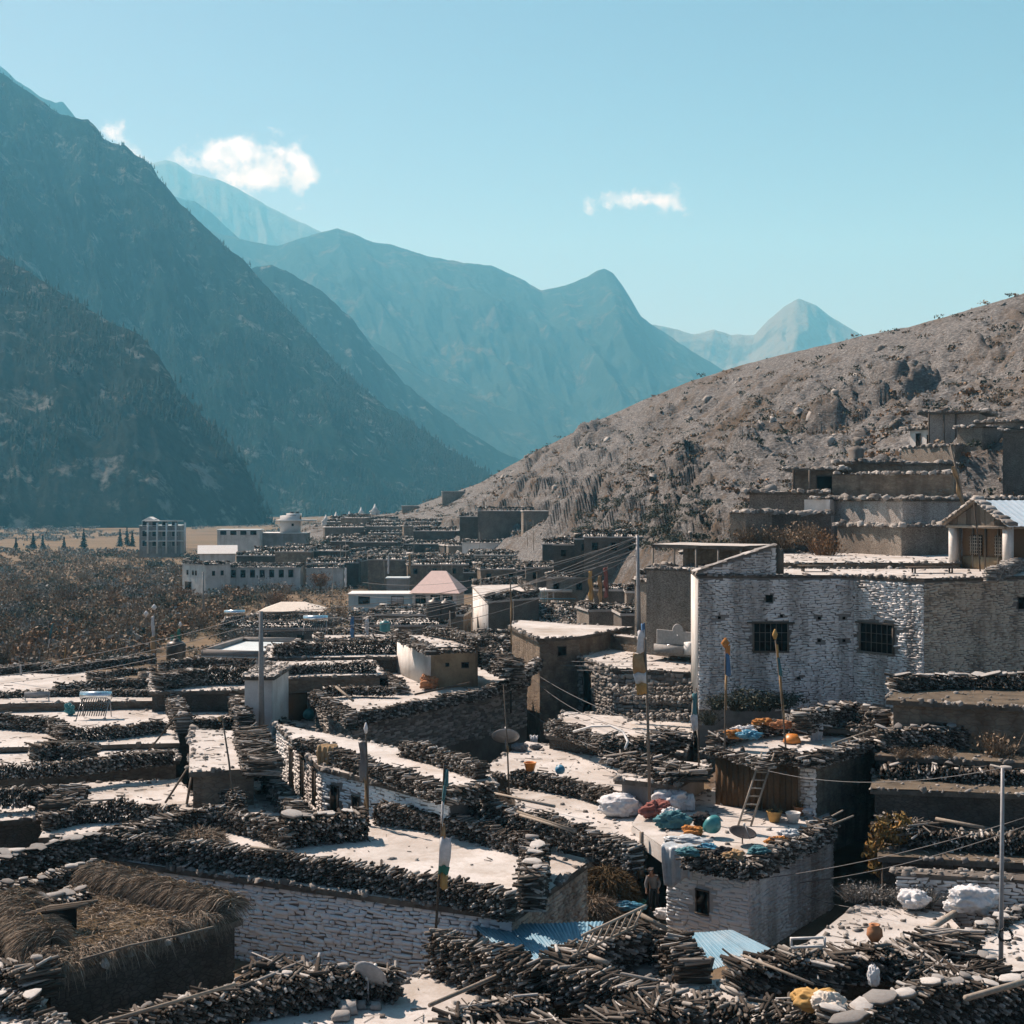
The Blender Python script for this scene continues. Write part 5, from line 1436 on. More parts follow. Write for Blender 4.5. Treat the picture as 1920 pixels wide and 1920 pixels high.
h = hill_house(((1575, 120), (1690, 119)), 6, zy(866, 120), 13, 'low tan house with a row of small openings behind the long earth wall', 'mud_plaster', eave=0.35)
i = h.find(*D(1632, 900, 119.5)[:2])
for u in (1.5, 2.9, 4.0): h.opening(i, u, u + 0.5, 17.2, 17.9, 'window')
hill_house(((1690, 119), (1760, 117)), 4, zy(868, 118), 12, 'brown flat-roofed shed right of the low tan house', 'masonry_tan', eave=0.2)
h = hill_house(((1706, 143), (1792, 137)), 6, zy(800, 139), 17, 'small white hillside house with one narrow dark door', 'white_plaster', eave=0.25)
i = h.find(*D(1750, 900, 139)[:2])
h.opening(i, 1.0, 1.6, 19.6, 22.2, 'door'); h.opening(i, 2.6, 3.0, 21.0, 22.0, 'window')
h = hill_house(((1740, 136), (1835, 134)), 6, zy(772, 135), 17, 'open timber shelter beside the small white hillside house', 'masonry_white', eave=0.9)
for px in (1742, 1770, 1792):
    q = D(px, 900, 134.6); beam('post', (q.x, q.y, 18), (q.x, q.y, zy(776, 135)), 0.09, 'old_timber', h.root)
hill_house(((1690, 134), (1790, 127)), 2, zy(836, 130), 15, 'tan rubble wall below the small white hillside house', 'masonry_tan', name='retaining_wall', cat='wall', eave=0.05, slab=0.1)
hill_house(((1830, 131), (1990, 126)), 10, zy(788, 128), 14, 'tall grey ruin at the right end of the hillside', 'masonry_tan', name='stone_house')
hill_house(((1795, 128), (1842, 126)), 5, zy(800, 127), 13, 'broken grey wall corner in front of the tall grey ruin', 'masonry_tan', name='ruined_wall', cat='wall', slab=0.12)
hill_house(((1880, 121), (2000, 118)), 5, zy(805, 120), 13, 'dark stone shed under the tall grey ruin', 'masonry_grey')
h = hill_house(((1570, 98), (1690, 92)), 4, zy(985, 94.5), 8, 'pale rubble bank below the ruined whitish house', 'masonry_tan', name='rubble_bank', cat='wall', slab=0.1)
# porch pavilion left of the gable
def porch():
    zr = zy(1021, 92)
    q0, q1 = D(1222, 1020, 92), D(1395, 1020, 88)
    t = thing('porch', (q0.x, q0.y, 8), 'flat-roofed porch on thin posts left of the great house gable', 'porch')
    d = np.array((q1.x - q0.x, q1.y - q0.y)); L = np.linalg.norm(d); d /= L; n = np.array((-d[1], d[0]))
    P = [(q0.x, q0.y), (q1.x, q1.y), (q1.x + n[0] * 4, q1.y + n[1] * 4), (q0.x + n[0] * 4, q0.y + n[1] * 4)]
    prism('roof', P, zr - 0.2, zr, 'roof_edge', t)
    roof_sheet('roof_surface', P, zr + 0.03, 'roof_earth', t.children[0] if t.children else t)
    prism('back_wall', [P[3], P[2], (P[2][0] + n[0] * .4, P[2][1] + n[1] * .4), (P[3][0] + n[0] * .4, P[3][1] + n[1] * .4)], 8, zr - 0.2, 'mud_plaster', t)
    for k in range(5):
        s = 0.1 + k * (L - 0.3) / 4
        beam('post', (q0.x + d[0] * s, q0.y + d[1] * s + 0.1, 9), (q0.x + d[0] * s, q0.y + d[1] * s + 0.1, zr - 0.2), 0.07, 'pale_timber', t)
    for k in range(3):
        zz = 11.6 - k * 0.35
        box('rail', (q0.x + d[0] * 0.9, q0.y + d[1] * 0.9, zz), (1.7, 0.06, 0.08), math.atan2(d[1], d[0]), 'old_timber', t)
porch()
hill_house(((1212, 90), (1312, 88)), 3, zy(1066, 89), 6, 'small terrace in front of the flat-roofed porch', 'masonry_tan', name='terrace', cat='terrace', eave=0.1, slab=0.15)
hill_house(((1190, 102), (1226, 100)), 5, zy(1086, 101), 5, 'round-cornered pale house end behind the power pole', 'masonry_tan')
# stone fountain with an arched back
def fountain():
    a, b = D(1232, 1200, 84.5), D(1296, 1200, 82.5)
    z0, z1 = zy(1222, 83.5), zy(1183, 83.5)
    t = thing('fountain', ((a.x + b.x) / 2, a.y, z0), 'grey concrete water fountain with an arched back and dark basin', 'fountain')
    u = np.array((b.x - a.x, b.y - a.y)); L = np.linalg.norm(u); u /= L
    prof = [(0, z0), (L, z0), (L, z1)] + [(L * 0.62 + 0.42 * math.cos(th), z1 + 0.42 * math.sin(th)) for th in np.linspace(0, math.pi, 12)] + [(0, z1)]
    n = len(prof)
    V = [(a.x + u[0] * s, a.y + u[1] * s + k, zz) for k in (0, 0.25) for s, zz in prof]
    F = [tuple(range(n)), tuple(range(2 * n - 1, n - 1, -1))] + [(j, j + n, (j + 1) % n + n, (j + 1) % n) for j in range(n)]
    link('back', mk_mesh('back', V, F, MATS['concrete']), t)
    rz = math.atan2(u[1], u[0])
    c = np.array((a.x, a.y)) + u * L * 0.38
    basin = box('basin', (c[0] + 0.1, c[1] - 0.5, z0 + 0.22), (L * 0.8, 0.9, 0.45), rz, 'concrete', t)
    box('water', (c[0] + 0.1, c[1] - 0.5, z0 + 0.455), (L * 0.72, 0.74, 0.02), rz, 'glass_dark', basin)
    c = np.array((a.x, a.y)) + u * (L - 0.15)
    box('side_block', (c[0], c[1] - 0.5, z0 + 0.35), (0.55, 0.5, 0.7), rz, 'white_paint', t)
    beam('tap', (c[0] - 0.7, c[1], z1 - 0.15), (c[0] - 0.7, c[1] - 0.25, z1 - 0.2), 0.03, 'grey_metal', t)
fountain()
# ================================================================ the far part of the village
MID = np.random.default_rng(77)
def zg_mid(d):
    return float(np.interp(d, [100, 250, 300, 350, 425, 520], [-0.8, -1.2, 0.2, 2.6, 5.6, 8]))

def parapet_vf(P, z, h, rng, edges, r=0.11, w=0.8):
    out = []
    for e in edges:
        a, b = np.array(P[e]), np.array(P[(e + 1) % len(P)])
        T = (b - a) / np.linalg.norm(b - a); Nn = np.array([T[1], -T[0]])
        a2, b2 = a - Nn * w * 0.4, b - Nn * w * 0.4
        lay = max(2, int(h / (r * 1.7)))
        for k in range(lay):
            pts, TT = path_points([(*a2, z), (*b2, z)], r * 2.1, rng)
            n = len(pts)
            hh = h * (1 + 0.35 * fbm(pts[:, 0] * 0.7, pts[:, 1] * 0.7 + z, octv=2, seed=3))
            C = pts.copy(); C[:, 2] = z + r + k * hh / lay
            A = unit(np.repeat(np.array([[*Nn, 0]]), n, 0) + rng.normal(0, 0.16 + 0.25 * (k == lay - 1), (n, 3)) * np.array([1, 1, 0.4]))
            out.append(log_batch(C, A, w * rng.uniform(0.7, 1.3, n), r * rng.uniform(0.6, 1.35, n), 4, rng))
    return merge(out)

class FarHouse:
    def __init__(s, P, z1, z0, label, wall, roof='roof_earth', edges=None, ph=0.7, rng=MID, group=None, name='house', r=0.11):
        P = [tuple(np.array(p[:2], float)) for p in P]
        if poly_area(P) < 0: P = P[::-1]
        s.P, s.z1, s.z0 = P, z1, z0
        c = np.mean(np.array(P), 0)
        s.root = thing(name, (c[0], c[1], z0), label, 'house', group)
        prism('wall', P, z0, z1 - 0.2, wall, s.root)
        prism('roof', grow(P, 0.15), z1 - 0.197, z1, roof, s.root)
        if edges:
            V, F = parapet_vf(P, z1, ph, rng, edges, r)
            link('firewood_parapet', mk_mesh('firewood_parapet', V, F, MATS['firewood']), s.root, kind='stuff')
    frame = House.frame; edge = House.edge; find = House.find; opening = House.opening

def rect(px, d, w, dep, yaw):
    c = np.array(D(px, 930, d)[:2])
    u = np.array([math.cos(yaw), math.sin(yaw)]); v = np.array([-u[1], u[0]])
    return [c - u * w / 2, c + u * w / 2, c + u * w / 2 + v * dep, c - u * w / 2 + v * dep]

# ---- landmark houses
h = FarHouse(rect(300, 440, 12.5, 10, 0.12), zy(985, 440), -3, 'three-storey grey and white concrete lodge standing alone at the fields', 'grey_plaster', 'roof_concrete')
for k in range(3):
    for j in range(4):
        h.opening(h.find(*D(300, 930, 440)[:2]), 0.9 + j * 3.0, 2.6 + j * 3.0, zy(1018, 440) + 0 + k * 3.0 - 1.0, zy(1018, 440) + k * 3.0 + 0.8, 'window', frame_mat='white_paint', proud=0.2)
for j in range(5):
    q = D(278 + j * 17, 930, 439.6); box('column', (q.x, q.y + (j - 2) * 0.35, 3), (0.5, 0.5, 9.5), 0.12, 'white_paint', h.root)
for k in range(3):
    q = D(308, 930, 439.8); box('balcony_slab', (q.x, q.y, zy(1032, 440) + 3.1 * k + 2.9), (11.5, 1.0, 0.3), 0.12, 'white_paint', h.root)
q = D(283, 930, 444); rf = box('roof_room', (q.x, q.y, zy(980, 444)), (3.6, 4, 2.2), 0.12, 'grey_plaster', h.root)
V = [(q.x - 2.2, q.y - 2.6, zy(976, 444)), (q.x + 2.2, q.y - 2.6, zy(976, 444)), (q.x + 2.2, q.y + 2.6, zy(976, 444)), (q.x - 2.2, q.y + 2.6, zy(976, 444)), (q.x, q.y - 2.6, zy(969, 444)), (q.x, q.y + 2.6, zy(969, 444))]
link('gable_roof', mk_mesh('gable_roof', V, [(0, 1, 4), (2, 3, 5), (1, 2, 5, 4), (3, 0, 4, 5)], MATS['white_paint']), h.root)
h = FarHouse(rect(530, 378, 12, 9, 0.0), zy(999, 378), 2, 'white concrete house with a square upper room and black roof tanks', 'grey_plaster', 'white_paint')
q = D(543, 930, 380)
box('upper_room', (q.x, q.y + 2, zy(983, 380)), (5, 5, 4.6), 0, 'white_paint', h.root)
box('roof_slab', (q.x + 1.5, q.y + 2, zy(976, 380)), (10, 7, 0.4), 0, 'white_paint', h.root)
box('stair_room', (q.x + 0.7, q.y + 3, zy(969, 380)), (3.6, 3.4, 1.8), 0, 'white_paint', h.root)
box('window', (q.x + 0.7, q.y + 1.28, zy(969, 380)), (1.7, 0.05, 0.8), 0, 'inside_shade', h.root)
box('window', (q.x + 0.9, q.y - 0.53, zy(984, 380)), (0.6, 0.05, 0.7), 0, 'inside_shade', h.root)
for k in (0, 1):
    tube('water_tank', [(q.x + 0.2 + k * 1.4, q.y + 3, zy(963, 380)), (q.x + 0.2 + k * 1.4, q.y + 3, zy(959.5, 380))], 0.5, 'black_plastic', h.root, K=10)
h = FarHouse(rect(447, 372, 11, 8, 0.05), zy(993, 372), 1, 'pale two-storey house with open balconies left of the white concrete house', 'white_plaster', 'roof_concrete')
for j in range(4):
    i = h.find(*D(447, 930, 372)[:2]); h.opening(i, 0.8 + j * 2.6, 2.4 + j * 2.6, zy(1003, 372), zy(995, 372), 'window', proud=0.1, frame_mat='white_paint')
h = FarHouse([D(342, 930, 268)[:2], D(385, 930, 262)[:2], D(432, 930, 266)[:2], D(425, 930, 276)[:2], D(350, 930, 277)[:2]], zy(1058, 265), -3, 'white two-storey house with rounded corner at the edge of the scrub', 'white_plaster', edges=[0, 1, 4])
for i, us in ((h.find(*D(363, 930, 265)[:2]), (1.6, 3.6, 4.6)), (h.find(*D(410, 930, 264)[:2]), (1.5, 3.4))):
    for u in us: h.opening(i, u, u + 0.55, zy(1078, 265), zy(1070, 265), 'window', proud=0.05)
h.opening(h.find(*D(363, 930, 265)[:2]), 1.0, 3.2, zy(1107, 265), zy(1092, 265), 'door', proud=0.05)
h = FarHouse(rect(495, 270, 13.5, 8, 0.06), zy(1064, 270), -2, 'long white house with a row of small dark windows', 'white_plaster', edges=[0, 1, 2, 3], ph=0.6)
for k in range(7):
    h.opening(h.find(*D(495, 930, 270)[:2]), 0.6 + k * 1.8, 1.4 + k * 1.8, zy(1082, 270), zy(1069, 270), 'window', proud=0.05)
# gabled white shed
def gable_house(px, d, w, dep, yaw, ze, za, z0, wall, roof, label, hip=0.0):
    P = rect(px, d, w, dep, yaw)
    if poly_area(P) < 0: P = P[::-1]
    t = thing('house', (*np.mean(np.array(P), 0), z0), label, 'house')
    prism('wall', P, z0, ze, wall, t)
    Q = grow(P, 0.5)
    c = np.mean(np.array(Q), 0); u = np.array([math.cos(yaw), math.sin(yaw)])
    hw = max(0.0, w / 2 + 0.5 - hip)
    r0, r1 = c - u * hw, c + u * hw
    V = [(*q, ze) for q in Q] + [(*r0, za), (*r1, za)]
    link('roof', mk_mesh('roof', V, [(0, 1, 5, 4), (2, 3, 4, 5), (1, 2, 5), (3, 0, 4), (3, 2, 1, 0)], MATS[roof]), t)
    return t, P
gable_house(408, 325, 8, 6, 0.2, zy(1038, 325), zy(1023, 325), -1, 'white_plaster', 'white_paint', 'white gabled shed behind the long white house')
gable_house(545, 176, 7.0, 5, 0.03, zy(1146, 176), zy(1131, 176), -1.5, 'mud_plaster', 'cream_roof', 'low hut with a broad cream hipped roof', hip=2.5)
t, P = gable_house(815, 205, 6.4, 8, -0.1, zy(1112, 205), zy(1073, 205), -1.5, 'white_plaster', 'rose_roof', 'white house with a rose-coloured hipped metal roof', hip=2.6)
for k, (s0, s1) in enumerate(((0.4, 1.9), (2.6, 4.0), (4.4, 5.8))):
    u = np.array(P[1]) - np.array(P[0]); L = np.linalg.norm(u); u = u / L
    q = np.array(P[0]) + u * (s0 + s1) / 2 + np.array([u[1], -u[0]]) * 0.03
    w_ = box('window', (q[0], q[1], zy(1127, 205)), (s1 - s0, 0.06, 1.7), math.atan2(u[1], u[0]), 'inside_shade', t)
    box('frame', (q[0], q[1] - 0.04, zy(1127, 205)), (0.08, 0.05, 1.7), math.atan2(u[1], u[0]), 'old_timber', w_)
h = FarHouse(rect(722, 206, 10.6, 6, 0.0), zy(1113, 206), -1.5, 'long pale blue house joined to the rose-roofed house', 'blue_plaster', 'white_paint')
i = h.find(*D(722, 930, 206)[:2])
h.opening(i, 1.5, 3.0, zy(1132, 206), zy(1119, 206), 'window', pane='glass_dark', bars=1); h.opening(i, 6.3, 7.9, zy(1132, 206), zy(1119, 206), 'window', pane='cloth_white', bars=1)
FarHouse(rect(745, 222, 3.4, 3, 0.0), zy(1083, 222), -1.5, 'square grey concrete stair room behind the pale blue house', 'grey_plaster', 'roof_concrete')
h = FarHouse([D(916, 930, 150)[:2], D(1010, 930, 156)[:2], D(980, 930, 180)[:2], D(886, 930, 178)[:2]], zy(1126, 151), -1.5, 'house with a tall sunlit white flank beside the lane', 'masonry_grey', edges=[0, 1, 2], ph=0.8)
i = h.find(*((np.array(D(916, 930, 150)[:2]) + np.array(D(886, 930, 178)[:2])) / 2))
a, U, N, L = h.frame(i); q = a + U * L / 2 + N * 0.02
box('white_facing', (q[0], q[1], 1.7), (L - 0.1, 0.05, 5.6), math.atan2(U[1], U[0]), 'white_plaster', h.root)  # thin white sheet over this one flank
for u in (2.0, L - 3.0, L - 6.0): h.opening(i, u, u + 0.7, 0.6, 2.0, 'window', proud=0.06)
# small columned porch with a blue roof
q = D(1035, 1120, 190)
t = thing('columned_porch', (q.x, q.y, 0), 'small white porch with columns and a long pale blue roof edge', 'porch')
box('roof', (q.x, q.y + 2, zy(1108, 190)), (5.6, 4.5, 0.3), -0.05, 'white_paint', t)
box('back_wall', (q.x + 0.6, q.y + 4, zy(1121, 190)), (4.4, 0.3, 1.9), -0.05, 'blue_plaster', t)
for k in range(4): box('column', (q.x - 2.2 + k * 0.8, q.y + 0.2, zy(1121, 190)), (0.2, 0.2, 2.0), 0, 'white_paint', t)
box('roof_sheet', (q.x - 0.4, q.y - 0.8, zy(1124, 188)), (7.0, 0.6, 0.12), 0.06, 'blue_sheet', t)
# pale blue flat concrete roof
P = [G(382, 1226, 4.4), G(520, 1230, 4.4), G(560, 1204, 4.4), G(455, 1202, 4.4)]
h = FarHouse(P, 4.4, -1, 'concrete house with a pale blue flat roof and low kerb', 'white_plaster', 'roof_concrete')
for e in range(4):
    a, b = h.edge(e); m = (a + b) / 2; L = np.linalg.norm(b - a)
    box('kerb', (m[0], m[1], 4.5), (L + 0.3, 0.3, 0.45), math.atan2(*(b - a)[::-1]), 'grey_plaster', h.root)

# ---- low rubble walls and lean-tos stepping up beside the lane
for k, (px, d, py, w, lab) in enumerate(((1165, 128, 1142, 6, 'low rubble yard wall below the banner cluster'), (1215, 120, 1150, 4.5, 'short rubble wall beside the lane'), (1225, 133, 1108, 5, 'pale rubble wall above the lane'), (1170, 142, 1105, 6, 'long rubble wall behind the banner cluster'), (1235, 146, 1078, 4, 'rubble wall stub under the flat-roofed porch'))):
    P = rect(px, d, w, 4.5, 0.2 - 0.12 * k); z1 = zy(py, d)
    FarHouse(P, z1, z1 - 4.5, lab, ('masonry_tan', 'masonry_grey')[k % 2], edges=[0, 1, 3], ph=0.5, name='yard_wall', r=0.09)
# ---- ordinary flat-roofed houses in rows
EXCL = [(255, 965, 350, 1040), (400, 960, 605, 1025), (335, 1045, 570, 1115), (660, 1060, 870, 1150), (480, 1120, 610, 1165), (880, 1100, 1010, 1195), (995, 1095, 1085, 1140), (375, 1195, 560, 1235)]
LAND = [('three-storey lodge', 300, 440), ('white concrete house', 530, 378), ('long white house', 495, 270), ('rose-roofed house', 815, 205), ('pale blue house', 722, 206), ('cream hipped roof', 545, 176), ('sunlit white flank', 900, 165), ('columned porch', 1035, 190), ('steel power pole', 1195, 98), ('plastered hut', 815, 90), ('rocky slope', 1080, 230), ('white shrines', 680, 500), ('blue flat roof', 470, 112), ('banner cluster', 1125, 140), ('brown mud house', 1048, 92)]
USED = {}
ROWS = [(126, 1090, 1235), (152, 1000, 1250), (158, 1010, 1250), (164, 1010, 1250), (188, 900, 1230), (194, 1010, 1230), (120, 1090, 1215), (146, 1000, 1240), (170, 980, 1240), (178, 880, 1250), (204, 960, 1250), (222, 900, 1200), (252, 580, 900), (264, 575, 1120), (276, 570, 1100), (290, 560, 1080), (303, 470, 1060), (317, 470, 1040), (332, 560, 1000), (348, 570, 980), (364, 590, 960), (381, 600, 930), (400, 600, 900), (420, 600, 880), (445, 600, 820), (130, 560, 990), (141, 1010, 1235), (153, 600, 1235), (167, 640, 1220), (182, 660, 1235), (198, 880, 1235), (216, 880, 1210), (236, 640, 1180), (258, 590, 1140), (283, 500, 1100), (310, 440, 1060), (340, 600, 1020), (372, 620, 960), (410, 610, 900), (113, 540, 960), (113, 1085, 1200), (124, 470, 1000), (124, 1080, 1210), (135, 420, 1220), (147, 390, 1225), (160, 560, 1225), (174, 610, 1215), (190, 640, 1200), (207, 560, 1190), (226, 430, 1165), (247, 560, 1130), (270, 570, 1080), (296, 430, 1030), (324, 470, 985), (355, 560, 960), (390, 600, 900), (430, 600, 840)]
kinds = [('mortar_dark', 'dark stone'), ('masonry_grey', 'grey stone'), ('mud_plaster', 'brown mud'), ('masonry_tan', 'tan stone'), ('white_plaster', 'whitewashed')]
n_far = 0
far_list = []
for d, xa, xb in ROWS:
    px = xa + MID.uniform(0, 30)
    while px < xb:
        w = MID.uniform(7, 12); dep = MID.uniform(6, 9.5)
        wpx = w * FPX / d
        dd = d + MID.uniform(-4, 4)
        two = MID.random() < 0.16 and px < 950
        zg = max(zg_mid(dd), hill_z(px + wpx / 2, dd) - 0.3)
        z1 = zg + (MID.uniform(4.6, 5.2) if two else MID.uniform(2.6, 3.5))
        py = YH + (CZ - z1) / dd * FPX
        pc = px + wpx / 2
        if (pc > 1150 and dd < 146) or (pc > 1195 and dd < 170): px += wpx * 0.5; continue
        if px > 690 and dd > np.interp(pc, HB[:, 0], HB[:, 2]) * 1.02: px += wpx * 0.5; continue
        if any(x0 - wpx * 0.45 < pc < x1 + wpx * 0.45 and y0 < py < y1 for x0, y0, x1, y1 in EXCL) or MID.random() < 0.05:
            px += wpx * 0.5; continue
        k = int(MID.choice(5, p=[0.34, 0.26, 0.22, 0.12, 0.06]))
        edges = [0] + [e for e in (1, 2, 3) if MID.random() < 0.62]
        h = FarHouse(rect(pc, dd, w * 0.97, dep, MID.uniform(-0.22, 0.22)), z1, zg - 1.8, 'flat-roofed ' + kinds[k][1] + ' village house edged with firewood, in the far rows', kinds[k][0], edges=edges, ph=MID.uniform(0.5, 0.95), group='far ' + kinds[k][1] + ' houses', r=0.10 if d < 160 else (0.14 if d < 240 else 0.18))
        n_far += 1
        cxy = np.mean(np.array(h.P), 0)
        far_list.append((h, kinds[k][1], two, len(edges), cxy))
        if MID.random() < 0.85 and d < 260:
            i = h.find(*((np.array(h.P[0]) + np.array(h.P[1])) / 2)); L = h.frame(i)[3]
            for u in np.arange(1.0, L - 1.2, MID.uniform(2.0, 4.0)): h.nwin = getattr(h, 'nwin', 0) + 1; h.opening(i, u, u + 0.7, z1 - 1.7, z1 - 0.8, 'window', proud=0.05)
        px += wpx * MID.uniform(1.0, 1.25)
num = ['no', 'one', 'two', 'three', 'four', 'five', 'six']
for h, kd, two, ne, c in far_list:
    nm, lx, ld = min(LAND, key=lambda q: np.hypot(*(c - np.array(D(q[1], 930, q[2])[:2]))))
    q = np.array(D(lx, 930, ld)[:2]); rel = 'before' if c[1] < q[1] - 9 else ('behind' if c[1] > q[1] + 9 else 'beside')
    nw = min(6, getattr(h, 'nwin', 0))
    h.root['label'] = ('two-storey ' if two else '') + kd + ' house, ' + (num[nw] + ' windows' if nw > 1 else ('one window' if nw else 'blank wall')) + ', firewood on ' + ('one side' if ne == 1 else num[ne] + ' sides') + ', ' + rel + ' the ' + nm
    h.root['group'] = 'flat-roofed houses of the far rows'
# houses at the foot of the hill and the shrines on the knoll
def on_hill(px, py): return hill_at(px, py)
q = D(1020, 930, 262)
for px, py, w, lab in ((1005, 975, 5, 'pale ruined gable wall at the foot of the rocky slope'), (850, 932, 7, 'lone flat hut on the crest of the knoll'), (770, 958, 6, 'small tan hut below the crest of the knoll')):
    g = hill_at(px, py)
    FarHouse(rect(px, g.y - 3, w, 4, 0.1), g.z + 1.9, g.z - 4, lab, 'masonry_tan')
def chorten(px, py, s, lab):
    g = hill_at(px, min(py, 985)) if px > 640 else D(px, py, 470)
    z0 = g.z - 1.0
    t = thing('shrine', (g.x, g.y, z0), lab, 'shrine', 'white shrines on the knoll')
    box('base', (g.x, g.y, z0 + 1.2 * s), (3.6 * s, 3.6 * s, 2.6 * s), 0.2, 'white_plaster', t)
    for k, (w, hh) in enumerate(((4.2, 0.3), (3.0, 0.4), (2.2, 0.4))): box('step', (g.x, g.y, z0 + (2.6 + 0.36 * k) * s), (w * s, w * s, hh * s), 0.2, 'white_plaster', t)
    V, F = tube_vf([(g.x, g.y, z0 + 3.5 * s), (g.x, g.y, z0 + 4.1 * s), (g.x, g.y, z0 + 5.8 * s)], [1.3 * s, 0.7 * s, 0.06], 10)
    link('spire', mk_mesh('spire', V, F, MATS['white_paint'], True), t)
for px, py, s in ((655, 966, 0.8), (677, 964, 1.0), (703, 964, 1.0), (611, 982, 0.7), (630, 980, 0.8)):
    chorten(px, py, s, 'small white spired shrine on the knoll beyond the village')
# ================================================================ plants
def quads_batch(C, size, rng, up=0.0, aspect=1.0):
    """loose little leaf faces; up>0 makes them stand"""
    n = len(C)
    a = unit(rng.normal(0, 1, (n, 3)) + np.array([0, 0, up]))
    b = unit(np.cross(a, rng.normal(0, 1, (n, 3))))
    s = size[:, None]
    V = np.stack([C - a * s * aspect - b * s * 0.5, C - a * s * aspect * 0.2 + b * s * 0.7, C + a * s * aspect + b * s * 0.3, C + a * s * aspect * 0.3 - b * s * 0.8], 1).reshape(-1, 3)
    F = (np.arange(n)[:, None] * 4 + np.array([[0, 1, 2, 3]]))
    return V, F

def blades_batch(P, Dv, L, W, rng, droop=0.5, seg=2):
    """grass or straw blades: P roots, Dv directions"""
    n = len(P)
    side = unit(np.cross(Dv, rng.normal(0, 1, (n, 3))))
    rows = []
    for k in range(seg + 1):
        t = k / seg
        c = P + Dv * (L * t)[:, None] - np.array([0, 0, 1.0]) * (droop * L * t * t)[:, None]
        w = (W * (1 - 0.8 * t))[:, None]
        rows += [c - side * w, c + side * w]
    V = np.stack(rows, 1).reshape(-1, 3)
    m = 2 * (seg + 1)
    f = np.array([(2 * k, 2 * k + 1, 2 * k + 3, 2 * k + 2) for k in range(seg)])
    F = (np.arange(n)[:, None, None] * m + f[None]).reshape(-1, 4)
    return V, F

def shrub_vf(rng, R, H, n_leaf, n_twig, leaf, lobes=6, twig_w=0.012):
    parts = []
    ctr = rng.normal(0, 0.45, (lobes, 3)) * np.array([R, R, H * 0.25]) + np.array([0, 0, H * 0.52])
    lr = rng.uniform(0.35, 0.65, lobes)
    k = rng.integers(0, lobes, n_leaf)
    v = unit(rng.normal(0, 1, (n_leaf, 3))) * (rng.random((n_leaf, 1)) ** 0.45)
    C = ctr[k] + v * lr[k][:, None] * np.array([R, R, H * 0.62])
    C[:, 2] = np.abs(C[:, 2])
    parts.append(quads_batch(C, leaf * rng.uniform(0.6, 1.4, n_leaf), rng, 0.4))
    if n_twig:
        P = rng.normal(0, 0.15, (n_twig, 3)) * np.array([R, R, 0])
        Dv = unit(rng.normal(0, 0.55, (n_twig, 3)) * np.array([R, R, 0]) + np.array([0, 0, H * 0.9]))
        parts.append(blades_batch(P, Dv, H * rng.uniform(0.7, 1.15, n_twig), np.full(n_twig, twig_w * H), rng, 0.12))
    return merge(parts)

VEG = np.random.default_rng(9)
SHRUBS = {}
for mname in ('scrub_brown', 'scrub_rust', 'scrub_grey', 'scrub_green'):
    SHRUBS[mname] = []
    for k in range(4):
        V, F = shrub_vf(VEG, 1.0, 1.15, 330, 230, 0.05, 7)
        SHRUBS[mname].append(mk_mesh('shrub', V, F, MATS[mname]))
desc = {'scrub_brown': 'bare brown thorn shrub in the valley scrub', 'scrub_rust': 'rust-coloured bushy shrub in the valley scrub', 'scrub_grey': 'silvery grey shrub in the valley scrub', 'scrub_green': 'dark green shrub in the valley scrub'}
def shrub(x, y, z, s, m, label=None, group=None, name='shrub', sz=1.0):
    o = link(name, SHRUBS[m][int(VEG.integers(4))], None, label or desc[m], 'shrub', group or desc[m].replace(' in the valley scrub', 's of the valley scrub').replace('shrubs', 'shrubs'))
    o.location = (x, y, z); o.scale = (s * VEG.uniform(0.85, 1.2), s * VEG.uniform(0.85, 1.2), s * sz * VEG.uniform(0.85, 1.15))
    o.rotation_euler = (0, 0, VEG.uniform(0, 6.28))
    return o

def scrub_mask(px, d):
    py = YH + (CZ + 3.5) / d * FPX
    lim = np.interp(py, [990, 1020, 1060, 1110, 1130, 1160, 1200, 1240, 1270], [520, 330, 330, 420, 560, 480, 400, 300, 250])
    return px < lim
# nearest shrubs: separate things
n = 0
while n < 235:
    d = 150 * (2.3 ** VEG.random()); px = VEG.uniform(-120, 560)
    if not scrub_mask(px, d): continue
    q = D(px, 930, d)
    m = VEG.choice(['scrub_brown', 'scrub_rust', 'scrub_grey', 'scrub_green'], p=[0.50, 0.18, 0.17, 0.15])
    shrub(q.x, q.y, float(ground_z(q.x, q.y)) - 0.3, VEG.uniform(1.3, 3.0), m)
    n += 1
def scatter(name, pts, sizes, mat, n_leaf, leaf, R=1.0, H=1.0, twig=0, rng=VEG):
    """many small bushes that read as one cover"""
    N = len(pts)
    lib = [shrub_vf(rng, R, H, n_leaf, twig, leaf, 4) for _ in range(6)]
    out = []
    which = rng.integers(0, 6, N)
    for k in range(6):
        idx = np.nonzero(which == k)[0]
        if not len(idx): continue
        V0, F0 = lib[k]
        a = rng.uniform(0, 6.28, len(idx)); c, s = np.cos(a)[:, None], np.sin(a)[:, None]
        X = (V0[None, :, 0] * c - V0[None, :, 1] * s) * sizes[idx][:, None] + pts[idx, 0:1]
        Y = (V0[None, :, 0] * s + V0[None, :, 1] * c) * sizes[idx][:, None] + pts[idx, 1:2]
        Z = V0[None, :, 2] * sizes[idx][:, None] + pts[idx, 2:3]
        V = np.stack([X, Y, Z], -1).reshape(-1, 3)
        F = (np.arange(len(idx))[:, None, None] * len(V0) + F0[None]).reshape(-1, 4)
        out.append((V, F))
    V, F = merge(out)
    return link(name, mk_mesh(name, V, F, MATS[mat]), kind='stuff')

